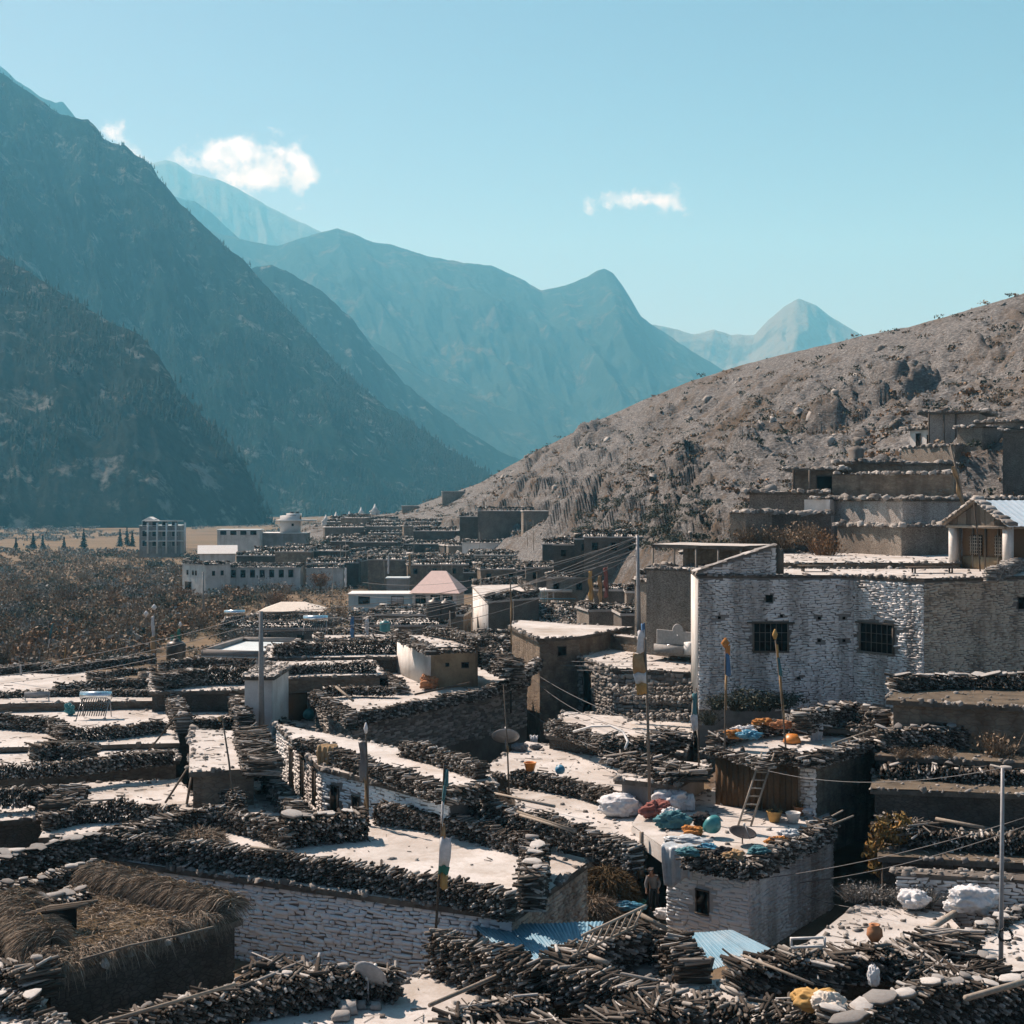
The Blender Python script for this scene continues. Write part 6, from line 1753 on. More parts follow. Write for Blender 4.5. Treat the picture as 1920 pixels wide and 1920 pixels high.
for m, cnt, lab in (('scrub_brown', 680, 1), ('scrub_rust', 230, 2), ('scrub_grey', 200, 3), ('scrub_green', 190, 4)):
    pts, sz = [], []
    while len(pts) < cnt:
        d = 145 * (3.6 ** VEG.random()); px = VEG.uniform(-150, 620)
        if not scrub_mask(px, d): continue
        q = D(px, 930, d); pts.append((q.x, q.y, float(ground_z(q.x, q.y)) - 0.3)); sz.append(VEG.uniform(0.9, 2.6) * (1 + d / 900))
    scatter('valley_scrub', np.array(pts), np.array(sz), m, 60, 0.085, twig=26)
# low scrub over the far flats
pts, sz = [], []
for k in range(1300):
    d = VEG.uniform(520, 1050); px = VEG.uniform(-200, 760); q = D(px, 930, d)
    if fbm(np.array([q.x / 60]), np.array([q.y / 90]), octv=3, seed=8)[0] < -0.05: continue
    pts.append((q.x, q.y, float(ground_z(q.x, q.y)) - 0.2)); sz.append(VEG.uniform(1.0, 3.2))
scatter('field_scrub', np.array(pts), np.array(sz), 'scrub_grey', 30, 0.18, 1.4, 0.8)

# scrub and rocks on the right-hand hill
def hill_points(cnt, lo, hi, fn=None):
    rows = np.nonzero((HILL_T[:, 0] >= lo) & (HILL_T[:, 0] <= hi))[0]
    out = []
    while len(out) < cnt:
        r = VEG.choice(rows, 4000); c = VEG.integers(0, HILL.shape[1], 4000)
        p = HILL[r, c]
        keep = VEG.random(4000) < (fn(p, HILL_T[r, 0]) if fn else 1)
        out += list(p[keep])
    return np.array(out[:cnt])
crest_bias = lambda p, t: np.clip(0.25 + 0.75 * t ** 1.5 + 0.9 * fbm(p[:, 0] / 25, p[:, 1] / 25, octv=2, seed=6), 0, 1)
pts = hill_points(1300, 0.05, 1.02, crest_bias)
scatter('hill_scrub', pts, VEG.uniform(0.4, 1.25, len(pts)), 'scrub_brown', 26, 0.15, 1.2, 0.7)
pts = hill_points(1000, 0.02, 1.02, crest_bias)
scatter('hill_scrub', pts, VEG.uniform(0.4, 1.3, len(pts)), 'scrub_green', 26, 0.15, 1.2, 0.8)
pts = hill_points(420, 0.05, 0.8, lambda p, t: (fbm(p[:, 0] / 18, p[:, 1] / 18, octv=2, seed=16) > 0.12) * 1.0)
scatter('hill_scrub', pts, VEG.uniform(0.5, 1.2, len(pts)), 'scrub_rust', 26, 0.22, 1.3, 0.6)
def gully(p, t):
    px = 960 + p[:, 0] / p[:, 1] * FPX; py = YH + (CZ - p[:, 2]) / p[:, 1] * FPX
    return ((np.abs(px - 1220) / 175) ** 2 + (np.abs(py - 985) / 62) ** 2 < 0.45 + 0.55 * VEG.random(len(p))) * 1.0
pts = hill_points(420, -0.3, 0.5, gully)
scatter('gully_thicket', pts, VEG.uniform(0.5, 1.25, len(pts)), 'scrub_green', 80, 0.1, 1.3, 0.9)
# rocks
pts = hill_points(1500, 0.0, 1.0, lambda p, t: np.clip(0.4 + 1.2 * fbm(p[:, 0] / 20, p[:, 1] / 20, octv=2, seed=26), 0.02, 1))
n = len(pts)
s = 0.16 + VEG.random(n) ** 5 * 1.0
A1 = unit(VEG.normal(0, 1, (n, 3)) * np.array([1, 1, 0.3])); A3 = unit(np.array([0, 0, 1.0]) + VEG.normal(0, 0.3, (n, 3))); A2 = unit(np.cross(A3, A1)); A1 = np.cross(A2, A3)
V, F = block_batch(pts - A3 * (s * 0.25)[:, None], A1, A2, A3, s * VEG.uniform(0.8, 1.5, n), s * VEG.uniform(0.7, 1.2, n), s * VEG.uniform(0.6, 1.2, n), VEG, 0.2)
link('hill_rocks', mk_mesh('hill_rocks', V, F, MATS['stone_grey']), kind='stuff')

# conifers
def cone_batch(P, Hh, R, rng, K=5):
    n = len(P)
    out = []
    for lo, hi, rr in ((0.08, 0.62, 1.0), (0.38, 1.0, 0.66)):
        a = (np.arange(K)[None] + rng.random((n, 1))) * 2 * math.pi / K
        r = R[:, None] * rr * rng.uniform(0.75, 1.25, (n, K))
        base = P[:, None] + np.stack([np.cos(a) * r, np.sin(a) * r, np.repeat((Hh * lo)[:, None], K, 1) + rng.uniform(-0.06, 0.06, (n, K)) * Hh[:, None]], -1)
        tip = P + np.stack([rng.normal(0, 0.03, n) * Hh, rng.normal(0, 0.03, n) * Hh, Hh * hi], -1)
        V = np.concatenate([base, tip[:, None]], 1).reshape(-1, 3)
        f = np.array([(k, (k + 1) % K, K) for k in range(K)])
        out.append((V, (np.arange(n)[:, None, None] * (K + 1) + f[None]).reshape(-1, 3)))
    return merge(out)
def forest(name, M, nt, cnt, hmin, hmax, seed, lo=0, thr=-0.3):
    rng = np.random.default_rng(seed)
    r = rng.integers(int(nt * lo), nt, cnt * 2); c = rng.integers(0, M.shape[1], cnt * 2)
    p = M[r, c] + rng.normal(0, 3, (cnt * 2, 3)) * np.array([1, 1, 0])
    keep = fbm(p[:, 0] / 90, p[:, 2] / 60 + p[:, 1] / 200, octv=4, seed=seed) > thr
    p = p[keep][:cnt]
    n = len(p)
    Hh = rng.uniform(hmin, hmax, n)
    V, F = cone_batch(p - np.array([0, 0, 1.0]), Hh, Hh * 0.2, rng)
    link(name, mk_mesh(name, V, F, MATS['conifer']), kind='stuff')
forest('conifer_forest', M_left, 120, 13000, 4, 9, 5, 0.0, -0.25)
forest('conifer_forest', M_near, 90, 2600, 4, 8, 6, 0.05, -0.05)
# a few single spruces standing in the fields
for px, py, hh in ((157, 1022, 9), (62, 1020, 7), (80, 1019, 6), (225, 1016, 8), (238, 1015, 8.5), (248, 1015, 7), (30, 1020, 5), (120, 1018, 5)):
    d = (CZ + 3.3) * FPX / (py - YH)
    q = D(px, 930, d); z0 = float(ground_z(q.x, q.y))
    t = thing('spruce_tree', (q.x, q.y, z0), 'small dark spruce standing alone in the valley fields', 'tree', 'spruces in the valley fields')
    beam('trunk', (q.x, q.y, z0 - 0.3), (q.x, q.y, z0 + hh * 0.9), 0.16, 'old_timber', t, 0.03)
    n = 420
    u = VEG.random(n) ** 0.8; a = VEG.uniform(0, 6.28, n); r = (1 - u) * hh * 0.2 * VEG.uniform(0.4, 1.1, n)
    P = np.stack([q.x + np.cos(a) * r * 0.15, q.y + np.sin(a) * r * 0.15, z0 + hh * (0.06 + 0.92 * u)], -1)
    Dv = np.stack([np.cos(a), np.sin(a), np.full(n, 0.05)], -1)
    V, F = blades_batch(P, Dv, np.maximum(r, 0.25) * 1.3, np.full(n, 0.20), VEG, 0.35)
    link('crown', mk_mesh('crown', V, F, MATS['conifer']), t)
# round trees beside the lodge
for px, d, s in ((355, 436, 4.0), (372, 438, 3.4), (125, 250, 3.6), (285, 420, 3.6)):
    q = D(px, 930, d); shrub(q.x, q.y, float(ground_z(q.x, q.y)) - 0.3, s, 'scrub_green' if d > 300 else 'scrub_rust', 'large round bush standing above the scrub', 'large round bushes')
# plants among the houses
def near_shrub(px, py, z, s, m, lab, sz=1.0):
    g = G(px, py, z); return shrub(g.x, g.y, g.z, s, m, lab, 'plants among the houses', 'garden_shrub', sz)
for px, py, s in ((1345, 1316, 1.1), (1385, 1318, 1.4), (1430, 1318, 1.5), (1465, 1314, 1.2), (1330, 1345, 0.9)):
    q = D(px, py, 73.5); shrub(q.x, q.y, q.z - 0.4, s, 'scrub_green', 'leafy dark bush in the shade below the great white house', 'bushes below the great white house', 'leafy_bush', 0.8)
q = D(1868, 1428, 60.5); shrub(q.x, q.y, q.z, 1.15, 'scrub_brown', 'rounded dry twiggy shrub on the overgrown roof', 'plants among the houses', 'dry_shrub', 1.1)
q = D(1545, 1040, 93); shrub(q.x, q.y, q.z - 0.6, 1.6, 'scrub_rust', 'dry orange bush beside the ruined whitish house', 'plants among the houses', 'dry_shrub', 1.2)
for px, py, d in ((1400, 1005, 97), (1440, 1000, 97), (1470, 1008, 96.5), (1510, 1000, 96.5)):
    q = D(px, py, d); shrub(q.x, q.y, q.z - 0.8, 1.2, 'scrub_brown', 'withered bush against the rubble retaining wall', 'bushes along the rubble retaining wall', 'dry_shrub', 1.2)
for px, py, z_ in ((1600, 1690, 1.9), (1640, 1692, 1.9), (1690, 1696, 1.9), (1740, 1700, 1.9), (1800, 1700, 1.9), (1860, 1690, 1.9)):
    near_shrub(px, py, z_, VEG.uniform(0.45, 0.75), 'scrub_grey', 'grey dry weeds at the foot of the weathered garden wall', 0.9)
for px in (1690, 1720, 1750, 1780):
    q = D(px, 1415, 59.8); shrub(q.x, q.y, 4.98, VEG.uniform(0.35, 0.55), 'scrub_brown', 'tuft of dry grass on the overgrown stone roof', 'grass tufts on the overgrown roof', 'grass_tuft')
for px, py, d, s, m in ((575, 1145, 165, 2.2, 'scrub_grey'), (610, 1150, 160, 2.6, 'scrub_grey'), (640, 1140, 175, 2.2, 'scrub_brown'), (700, 1145, 165, 2.0, 'scrub_grey'), (455, 1180, 140, 2.6, 'scrub_grey'), (430, 1178, 145, 2.2, 'scrub_green'), (230, 1228, 146, 3.0, 'scrub_grey'), (200, 1230, 146, 2.4, 'scrub_green'), (520, 1115, 210, 2.4, 'scrub_rust'), (600, 1075, 250, 2.8, 'scrub_rust'), (610, 1010, 330, 4.0, 'scrub_green'), (660, 1000, 380, 4, 'scrub_rust')):
    q = D(px, py, d); z0 = q.z - s * 1.1
    t = thing('garden_tree', (q.x, q.y, z0), 'bare garden tree among the far houses', 'tree', 'bare garden trees among the far houses')
    tube('trunk', [(q.x, q.y, z0 - 0.5), (q.x + 0.05, q.y, z0 + s * 0.4), (q.x, q.y + 0.1, z0 + s * 0.9)], [0.14, 0.11, 0.05], 'old_timber', t, 6)
    o = link('crown', SHRUBS[m][int(VEG.integers(4))], t); o.location = (q.x, q.y, z0 + s * 0.3); o.scale = (s, s, s * 0.9); o.rotation_euler = (0, 0, VEG.uniform(0, 6.28))
for m, cnt in (('scrub_brown', 150), ('scrub_grey', 80), ('scrub_green', 80)):
    pts, sz = [], []
    while len(pts) < cnt:
        d = VEG.uniform(165, 330); px = VEG.uniform(430, 800)
        if VEG.random() < 0.35: d = VEG.uniform(128, 190); px = VEG.uniform(330, 620)
        q = D(px, 930, d); pts.append((q.x, q.y, max(float(ground_z(q.x, q.y)), zg_mid(d) - 2.2))); sz.append(VEG.uniform(0.8, 1.9))
    scatter('garden_scrub', np.array(pts), np.array(sz), m, 60, 0.085, twig=30)
# bush with orange leaves
def leaf_bush():
    g = D(1672, 1535, 53.5)
    t = thing('autumn_bush', (g.x, g.y, 0.2), 'bush with drooping orange and green leaves in the dark lane', 'bush')
    rng = np.random.default_rng(3)
    for k in range(7):
        a = rng.uniform(0, 6.28)
        tube('stem', [(g.x, g.y, 0.2), (g.x + 0.3 * math.cos(a), g.y + 0.3 * math.sin(a), 2.0), (g.x + 0.8 * math.cos(a), g.y + 0.5 * math.sin(a), 3.6 + rng.uniform(-.4, .5))], [0.05, 0.035, 0.01], 'old_timber', t, 5)
    ctr = np.array([(rng.uniform(-0.75, 0.75), rng.uniform(-0.5, 0.5), rng.uniform(1.9, 4.0)) for _ in range(26)])
    k = rng.integers(0, 26, 1300)
    C = ctr[k] + rng.normal(0, 0.14, (1300, 3)) + np.array([g.x, g.y, 0])
    V, F = quads_batch(C, rng.uniform(0.04, 0.09, 1300), rng, -0.6, 1.7)
    link('leaves', mk_mesh('leaves', V, F, MATS['autumn_leaf']), t, kind='stuff')
leaf_bush()
# ================================================================ straw-covered house, lower left
def straw_house():
    z = 3.0
    P = [G(95, 1832, z), G(440, 1722, z), G(182, 1655, z), G(8, 1706, z)]
    h = House(P, z, -0.5, 'dark stone house with a flat roof deep in straw', 'mortar_dark', name='straw_house', roof='dark_hay')
    rng = np.random.default_rng(12)
    Q = np.array([tuple(p[:2]) for p in P])
    # loose straw over the roof
    n = 7000
    u, v = rng.random(n), rng.random(n)
    XY = (Q[0] * (1 - u)[:, None] + Q[1] * u[:, None]) * (1 - v)[:, None] + (Q[3] * (1 - u)[:, None] + Q[2] * u[:, None]) * v[:, None]
    hz = 0.10 + 0.22 * np.clip(fbm(XY[:, 0] / 1.3, XY[:, 1] / 1.3, octv=3, seed=4) + 0.3, 0, 1)
    Pn = np.stack([XY[:, 0], XY[:, 1], z + hz * rng.random(n)], -1)
    Dv = unit(rng.normal(0, 1, (n, 3)) * np.array([1, 1, 0.22]))
    V, F = blades_batch(Pn, Dv, rng.uniform(0.15, 0.45, n), np.full(n, 0.011), rng, 0.15)
    link('straw_layer', mk_mesh('straw_layer', V, F, MATS['straw']), h.root, kind='stuff')
    # fringe combed out over the front and left edges
    for a, b, cnt, nm in ((Q[0], Q[1], 5200, 'straw_fringe'), (Q[3], Q[0], 2600, 'straw_fringe')):
        t = rng.random(cnt); d = (b - a) / np.linalg.norm(b - a); N = np.array([d[1], -d[0]])
        if np.dot(N, a - Q.mean(0)) < 0: N = -N
        base = a + (b - a) * t[:, None] + N * rng.uniform(-0.55, 0.1, cnt)[:, None]
        Pn = np.stack([base[:, 0], base[:, 1], z + 0.15 + 0.22 * rng.random(cnt) + 0.1 * np.sin(t * 40)], -1)
        cl = 0.9 * np.sin(t * 61) + 0.7 * np.sin(t * 27 + 2)
        dr = np.stack([N[0] + d[0] * cl * 0.5 + rng.normal(0, 0.6, cnt), N[1] + d[1] * cl * 0.5 + rng.normal(0, 0.6, cnt), rng.normal(0.15, 0.4, cnt)], -1)
        V, F = blades_batch(Pn, unit(dr), rng.uniform(0.12, 0.6, cnt), rng.uniform(0.006, 0.018, cnt), rng, 0.9, 3)
        link(nm, mk_mesh(nm, V, F, MATS['straw']), h.root, kind='stuff')
    # bound sheaves on the far edges
    def sheaf(c, dr, L, w, lab, grp):
        t = thing('straw_sheaf', c, lab, 'straw sheaf', grp)
        n = 620
        off = rng.normal(0, 1, (n, 3)); off = unit(off) * (rng.random((n, 1)) ** 0.5) * w
        side = unit(np.cross(dr, np.array([0, 0, 1.0])))
        Pn = np.array(c) + side * off[:, 0:1] + np.array([0, 0, 0.16 + w * 0.8]) + np.array([0, 0, 1.0]) * np.abs(off[:, 1:2]) + dr * (rng.uniform(-0.25, 0.25, (n, 1)) * L)
        Dv = unit(dr[None] + rng.normal(0, 0.3, (n, 3)) + side * off[:, 0:1] * 0.6 + np.array([0, 0, 0.35]))
        V, F = blades_batch(Pn, Dv, rng.uniform(0.7, 1.0, n) * L * 0.7, np.full(n, 0.013), rng, 0.55, 3)
        V2, F2 = blades_batch(Pn, unit(-Dv + np.array([0, 0, 0.3])), rng.uniform(0.5, 1.0, n) * L * 0.5, np.full(n, 0.013), rng, 0.5, 3)
        VV, FF = merge([(V, F), (V2, F2)])
        link('straw', mk_mesh('straw', VV, FF, MATS['straw']), t, kind='stuff')
        cc = np.array(c) + np.array([0, 0, 0.16 + w])
        ring = [cc + side * w * 1.05 * math.cos(k * 0.52) + np.array([0, 0, 1.0]) * w * 1.1 * math.sin(k * 0.52) for k in range(13)]
        tube('binding', ring, 0.02, 'dark_hay', t, 5)
    k = 0
    for k in range(10):
        s = (k + 0.5) / 10
        p = Q[2] + (Q[1] - Q[2]) * s
        d = (Q[1] - Q[2]) / np.linalg.norm(Q[1] - Q[2]); N = np.array([d[1], -d[0]])
        if np.dot(N, Q.mean(0) - p) < 0: N = -N
        sheaf((p[0], p[1], z), unit(np.array([N[0] * 1.0 - d[0] * 0.4, N[1] - d[1] * 0.4, 0.0])), 1.3, 0.30, 'bound straw sheaf in the row against the long white wall', 'straw sheaves against the white wall')
    for k in range(5):
        s = (k + 0.4) / 5
        p = Q[3] + (Q[0] - Q[3]) * s * 0.75
        sheaf((p[0] + 0.4, p[1], z), unit(np.array([-0.75, -0.65, 0.0])), 1.5, 0.32, 'loose straw sheaf hanging over the outer edge of the straw roof', 'straw sheaves on the outer edge')
    # plank box standing in the straw and thin poles lying on it
    g = G(98, 1752, z)
    t = thing('plank_hatch', (g.x, g.y, z), 'dark hatch of grey planks standing in the straw', 'hatch')
    for k in range(5): box('plank', (g.x + 0.1 * k, g.y + 0.16 * k, z + 0.72), (1.5, 0.15, 0.05), 0.5, 'old_timber', t)
    box('side', (g.x, g.y, z + 0.35), (1.4, 0.08, 0.7), 0.5, 'inside_shade', t)
    a, b = G(150, 1800, z + 0.35), G(400, 1738, z + 0.35)
    tube('thatch_pole', [a, a.lerp(b, 0.35) + Vector((0, 0, 0.06)), a.lerp(b, 0.7), b], 0.035, 'old_timber', None, 5, label='thin dark pole weighing down the straw on the roof edge', cat='pole')
straw_house()
# brown hay heap between the parapets and the one by the person
def hay_heap(px, py, z, R, Hh, mat, lab, n=2600, d=None):
    g = D(px, py, d) if d else G(px, py, z)
    rng = np.random.default_rng(int(px))
    a = rng.uniform(0, 6.28, n); r = rng.random(n) ** 0.5
    P = np.stack([g.x + np.cos(a) * r * R, g.y + np.sin(a) * r * R * 0.8, g.z + Hh * np.sqrt(np.maximum(0, 1 - r * r)) * (0.85 + 0.2 * rng.random(n))], -1)
    Dv = unit(np.stack([np.cos(a), np.sin(a), rng.normal(-0.1, 0.3, n)], -1) + rng.normal(0, 0.5, (n, 3)))
    V, F = blades_batch(P, Dv, rng.uniform(0.2, 0.5, n), np.full(n, 0.014), rng, 0.3)
    t = thing('hay_heap', (g.x, g.y, g.z), lab, 'hay heap')
    o = link('hay', mk_mesh('hay', V, F, MATS[mat]), t, kind='stuff')
    uu, vv = np.meshgrid(np.linspace(0, 2 * math.pi, 25), np.linspace(0, 1, 9))
    k = 0.92 + 0.1 * fbm(np.cos(uu) * 2 + px, np.sin(uu) * 2, octv=3, seed=2)
    X = g.x + np.cos(uu) * vv * R * k; Y = g.y + np.sin(uu) * vv * R * 0.8 * k; Z = g.z - 0.1 + Hh * 0.92 * np.sqrt(np.maximum(0, 1 - vv ** 2))
    i, j = np.meshgrid(np.arange(8), np.arange(24), indexing='ij'); b = (i * 25 + j).ravel()
    link('core', mk_mesh('core', np.stack([X, Y, Z], -1).reshape(-1, 3), np.stack([b, b + 1, b + 26, b + 25], -1), MATS['dark_hay'], True), t)
hay_heap(368, 1580, 2.7, 1.1, 0.5, 'straw', 'light brown straw heap behind the long black firewood wall', 1600)
hay_heap(1138, 1694, 0.2, 1.15, 1.35, 'dark_hay', 'tall brown hay heap beside the standing person', 3800)
hay_heap(1112, 1714, 0.2, 0.9, 0.65, 'straw', 'pale brushy hay heap at the foot of the tall brown one', 1600)

# ================================================================ banners on poles
def banner(base, top, segs, lab, w=0.42, side=1, r=0.045, mat='old_timber', finial=None, group='prayer flag poles'):
    """base, top: 3D points; segs: (t0, t1, width factor, material), t measured down from the pole top"""
    base, top = Vector(base), Vector(top)
    t = thing('flag_pole', base, lab, 'flag pole', group)
    mid = base.lerp(top, 0.5) + Vector((0.03, 0, 0))
    tube('pole', [base - Vector((0, 0, 0.2)), mid, top], [r, r * 0.85, r * 0.6], mat, t, 7)
    rng = np.random.default_rng(int(abs(base.x * 31 + base.y * 7)) + 1)
    ph = rng.uniform(0, 6)
    for t0, t1, wf, m in segs:
        n = max(3, int((t1 - t0) * 24)); mcol = 5
        V = []
        for i in range(n + 1):
            tt = t0 + (t1 - t0) * i / n
            p = top.lerp(base, tt)
            for j in range(mcol + 1):
                s = j / mcol
                ww = w * wf * (0.85 + 0.15 * math.sin(tt * 19 + ph))
                x = p.x + side * s * ww
                y = p.y - 0.04 + 0.07 * math.sin(tt * 23 + s * 4 + ph) + 0.05 * math.sin(tt * 11 + s * 7)
                V.append((x, y, p.z - 0.05 * s + 0.03 * math.sin(s * 9 + tt * 31)))
        F = [(i * (mcol + 1) + j, i * (mcol + 1) + j + 1, (i + 1) * (mcol + 1) + j + 1, (i + 1) * (mcol + 1) + j) for i in range(n) for j in range(mcol)]
        o = link('cloth_strip', mk_mesh('cloth_strip', V, F, MATS[m], True), t)
        md = o.modifiers.new('thick', 'SOLIDIFY'); md.thickness = 0.012
    if finial:
        V, F = tube_vf([top - Vector((0, 0, 0.15)), top + Vector((0, 0, 0.05)), top + Vector((0, 0, 0.28))], [0.05, finial[1], 0.03], 8)
        link('finial', mk_mesh('finial', V, F, MATS[finial[0]], True), t)
    return t
def pole_from(pb, z, pt):
    b = G(pb[0], pb[1], z); return b, D(pt[0], pt[1], b.y)
def pole_at(pb, d, pt):
    b = D(pb[0], pb[1], d); return b, D(pt[0], pt[1], d)
b, tp = pole_from((812, 1818), 1.5, (833, 1432))
banner(b, tp, [(0.02, 0.10, 0.35, 'cloth_teal'), (0.10, 0.18, 0.22, 'cloth_teal'), (0.18, 0.29, 0.2, 'cloth_white'), (0.29, 0.35, 0.45, 'cloth_tan'), (0.35, 0.49, 0.85, 'cloth_white'), (0.49, 0.53, 0.95, 'cloth_green'), (0.53, 0.60, 1.0, 'cloth_yellow')], 'tall pole with a teal, white and yellow banner near the dish terrace', 0.42)
b, tp = pole_at((1218, 1492), 59.5, (1208, 1168))
banner(b, tp, [(0.0, 0.05, 0.3, 'cloth_blue'), (0.04, 0.17, 0.7, 'cloth_white'), (0.17, 0.285, 0.95, 'cloth_tan'), (0.285, 0.345, 1.0, 'plastic_sheet'), (0.345, 0.41, 1.0, 'cloth_yellow')], 'tall pole with a broad white, tan and yellow banner before the plastered hut', 0.58, -1, 0.07)
b, tp = pole_at((690, 1540), 57.5, (686, 1368))
banner(b, tp, [(0.12, 0.55, 0.8, 'cloth_grey'), (0.5, 0.98, 0.35, 'cloth_tan')], 'pole with a drooping grey banner before the two dark doorways', 0.4, -1, finial=('cloth_white', 0.09))
b, tp = pole_at((1357, 1512), 61, (1360, 1208))
banner(b, tp, [(0.0, 0.06, 0.6, 'cloth_orange'), (0.05, 0.19, 0.5, 'cloth_blue'), (0.19, 0.40, 0.2, 'cloth_tan')], 'pole with an orange tuft and blue cloth before the great white house', 0.5, 1, finial=('cloth_orange', 0.2))
b, tp = pole_at((1482, 1500), 60, (1453, 1192))
banner(b, tp, [(0.05, 0.13, 0.35, 'cloth_yellow'), (0.13, 0.24, 0.4, 'cloth_teal'), (0.24, 0.5, 0.28, 'cloth_tan')], 'leaning pole with a gold tip and teal cloth above the upper room', 0.4, 1, finial=('cloth_yellow', 0.12))
b, tp = pole_at((1311, 1462), 63.5, (1306, 1290))
banner(b, tp, [(0.05, 0.28, 0.6, 'cloth_teal'), (0.28, 0.46, 0.8, 'cloth_white')], 'short pole with a limp teal and white flag beside the upper room', 0.4, -1)
b, tp = pole_at((285, 1262), 108, (274, 1152))
banner(b, tp, [(0.0, 0.05, 0.3, 'cloth_white')], 'bare leaning pole with a white tuft at the edge of the scrub', 0.4, -1, finial=('cloth_white', 0.2))
b, tp = pole_at((293, 1258), 107, (289, 1140))
banner(b, tp, [(0.12, 0.45, 0.6, 'cloth_white'), (0.45, 0.72, 0.85, 'cloth_tan'), (0.72, 0.92, 0.9, 'plastic_sheet')], 'pole with a long white and tan banner at the edge of the scrub', 0.45, -1, finial=('cloth_white', 0.22))
b, tp = pole_at((88, 1232), 128, (102, 1162))
banner(b, tp, [(0.08, 0.5, 0.5, 'cloth_teal'), (0.5, 0.75, 0.3, 'cloth_white')], 'leaning stick with a crossed teal scarf in the scrub', 0.4, -1)
b, tp = pole_at((122, 1240), 130, (128, 1172))
banner(b, tp, [(0.05, 0.2, 0.4, 'cloth_white'), (0.6, 0.95, 0.3, 'cloth_yellow')], 'thin stick with a faded yellow rag in the scrub', 0.4, -1)
b, tp = pole_at((328, 1225), 116, (327, 1188)); banner(b, tp, [(0.05, 0.6, 0.9, 'cloth_green')], 'short green flag beside the black barrel', 0.35, -1)
b, tp = pole_at((340, 1225), 116, (338, 1172)); banner(b, tp, [(0.12, 0.65, 0.9, 'cloth_green')], 'taller green flag with a white tip beside the black barrel', 0.35, -1, finial=('cloth_white', 0.15))
b, tp = pole_at((958, 1330), 87, (957, 1085)); banner(b, tp, [(0.10, 0.5, 0.22, 'cloth_tan'), (0.6, 0.75, 0.2, 'cloth_white')], 'very tall thin pole with faded rags before the tall brown mud house', 0.4, 1, 0.06)
for k, (x, y0, y1, m) in enumerate(((1112, 1150, 1066, 'cloth_yellow'), (1130, 1150, 1075, 'cloth_tan'), (1141, 1135, 1060, 'cloth_red'), (1120, 1150, 1090, 'cloth_tan'))):
    b, tp = pole_at((x, y0), 140 + k, (x - 2, y1)); banner(b, tp, [(0.05, 0.8, 0.75, m)], ('mustard', 'brown', 'dull red', 'short brown')[k] + ' banner in the cluster of banners behind the power pole', 0.6, -1)
for k, (x, y0, y1, d, m) in enumerate(((664, 1200, 1150, 118, 'cloth_blue'), (692, 1195, 1155, 120, 'cloth_white'), (770, 1080, 1035, 235, 'cloth_tan'), (730, 1080, 1038, 236, 'cloth_white'), (650, 1105, 1060, 215, 'cloth_white'))):
    b, tp = pole_at((x, y0), d, (x, y1)); banner(b, tp, [(0.1, 0.9, 0.6, m)], ('faded blue flag on a far roof', 'faded white flag on a far roof beside the blue one', 'tan flag post by the terraced garden', 'white flag post by the terraced garden', 'white flag post left of the pale blue house')[k], 0.6, -1)
b, tp = pole_at((440, 1515), 60, (416, 1342)); banner(b, tp, [(0.0, 0.05, 0.5, 'cloth_tan')], 'long bent pole with a tied rag leaning over the tall plastered block', 0.35, -1, 0.05)
b, tp = pole_at((955, 1490), 63, (944, 1283)); banner(b, tp, [(0.55, 0.62, 0.3, 'cloth_tan')], 'thin crooked clothes-line pole in front of the big dark house', 0.3, 1, 0.04)
# carved wooden mast on the hill behind the pavilion
b, tp = pole_at((1812, 965), 92, (1782, 835)); banner(b, tp, [(0.3, 0.9, 0.35, 'cloth_tan')], 'leaning mast wound with faded cloth behind the pavilion', 0.8, -1, 0.09, 'pale_timber')
b, tp = pole_at((1838, 1065), 79.5, (1826, 945)); banner(b, tp, [(0.8, 0.85, 0.3, 'cloth_dark')], 'thin dark pole leaning in front of the pavilion', 0.2, 1, 0.045)

# ================================================================ power poles and wires
def power_pole(pb, d, pt, r, mat, lab, arms=0):
    b, tp = pole_at(pb, d, pt)
    t = thing('power_pole', b, lab, 'power pole')
    tube('pole', [b - Vector((0, 0, 1)), tp], [r, r * 0.7], mat, t, 9)
    for k in range(arms):
        z = tp.z - 0.15 - k * 0.42
        box('insulator', (tp.x - 0.12, tp.y, z), (0.22, 0.08, 0.08), 0, 'white_paint', t)
    return b, tp
_, T1 = power_pole((491, 1356), 77.5, (489, 1146), 0.17, 'concrete', 'square concrete power pole before the narrow white house', 3)
_, T2 = power_pole((1199, 1205), 98, (1195, 1004), 0.16, 'grey_metal', 'tall grey steel power pole left of the flat-roofed porch', 4)
_, T3 = power_pole((1876, 1815), 41.6, (1880, 1440), 0.075, 'grey_metal', 'thin dark steel pole with coiled wire on the pale roof', 0)
_, T4 = power_pole((40, 1292), 96, (39, 1246), 0.09, 'concrete', 'short grey pole on the large white roof', 0)
_, T5 = power_pole((382, 1140), 200, (381, 1072), 0.15, 'concrete', 'far power pole in the scrub by the white two-storey house', 2)
def wire(a, b, sag, lab, r=0.014, n=14):
    a, b = Vector(a), Vector(b)
    pts = [a.lerp(b, k / n) - Vector((0, 0, sag * 4 * (k / n) * (1 - k / n))) for k in range(n + 1)]
    tube('wire', pts, r, 'wire', None, 4, label=lab, cat='wire', group='overhead wires')
for k in range(4):
    a = T2 - Vector((0.2, 0, 0.15 + k * 0.42)); b_ = T1 + Vector((0.1, 0, -0.1 - k * 0.5))
    wire(a, b_, 1.0 + 0.2 * k, 'overhead wire strung between the two power poles', 0.018)
for k in range(3):
    wire(T1 - Vector((0.1, 0, 0.15 + k * 0.5)), D(-120, 1262 + 14 * k, 98), 0.6, 'overhead wire running from the concrete power pole over the scrub edge', 0.016)
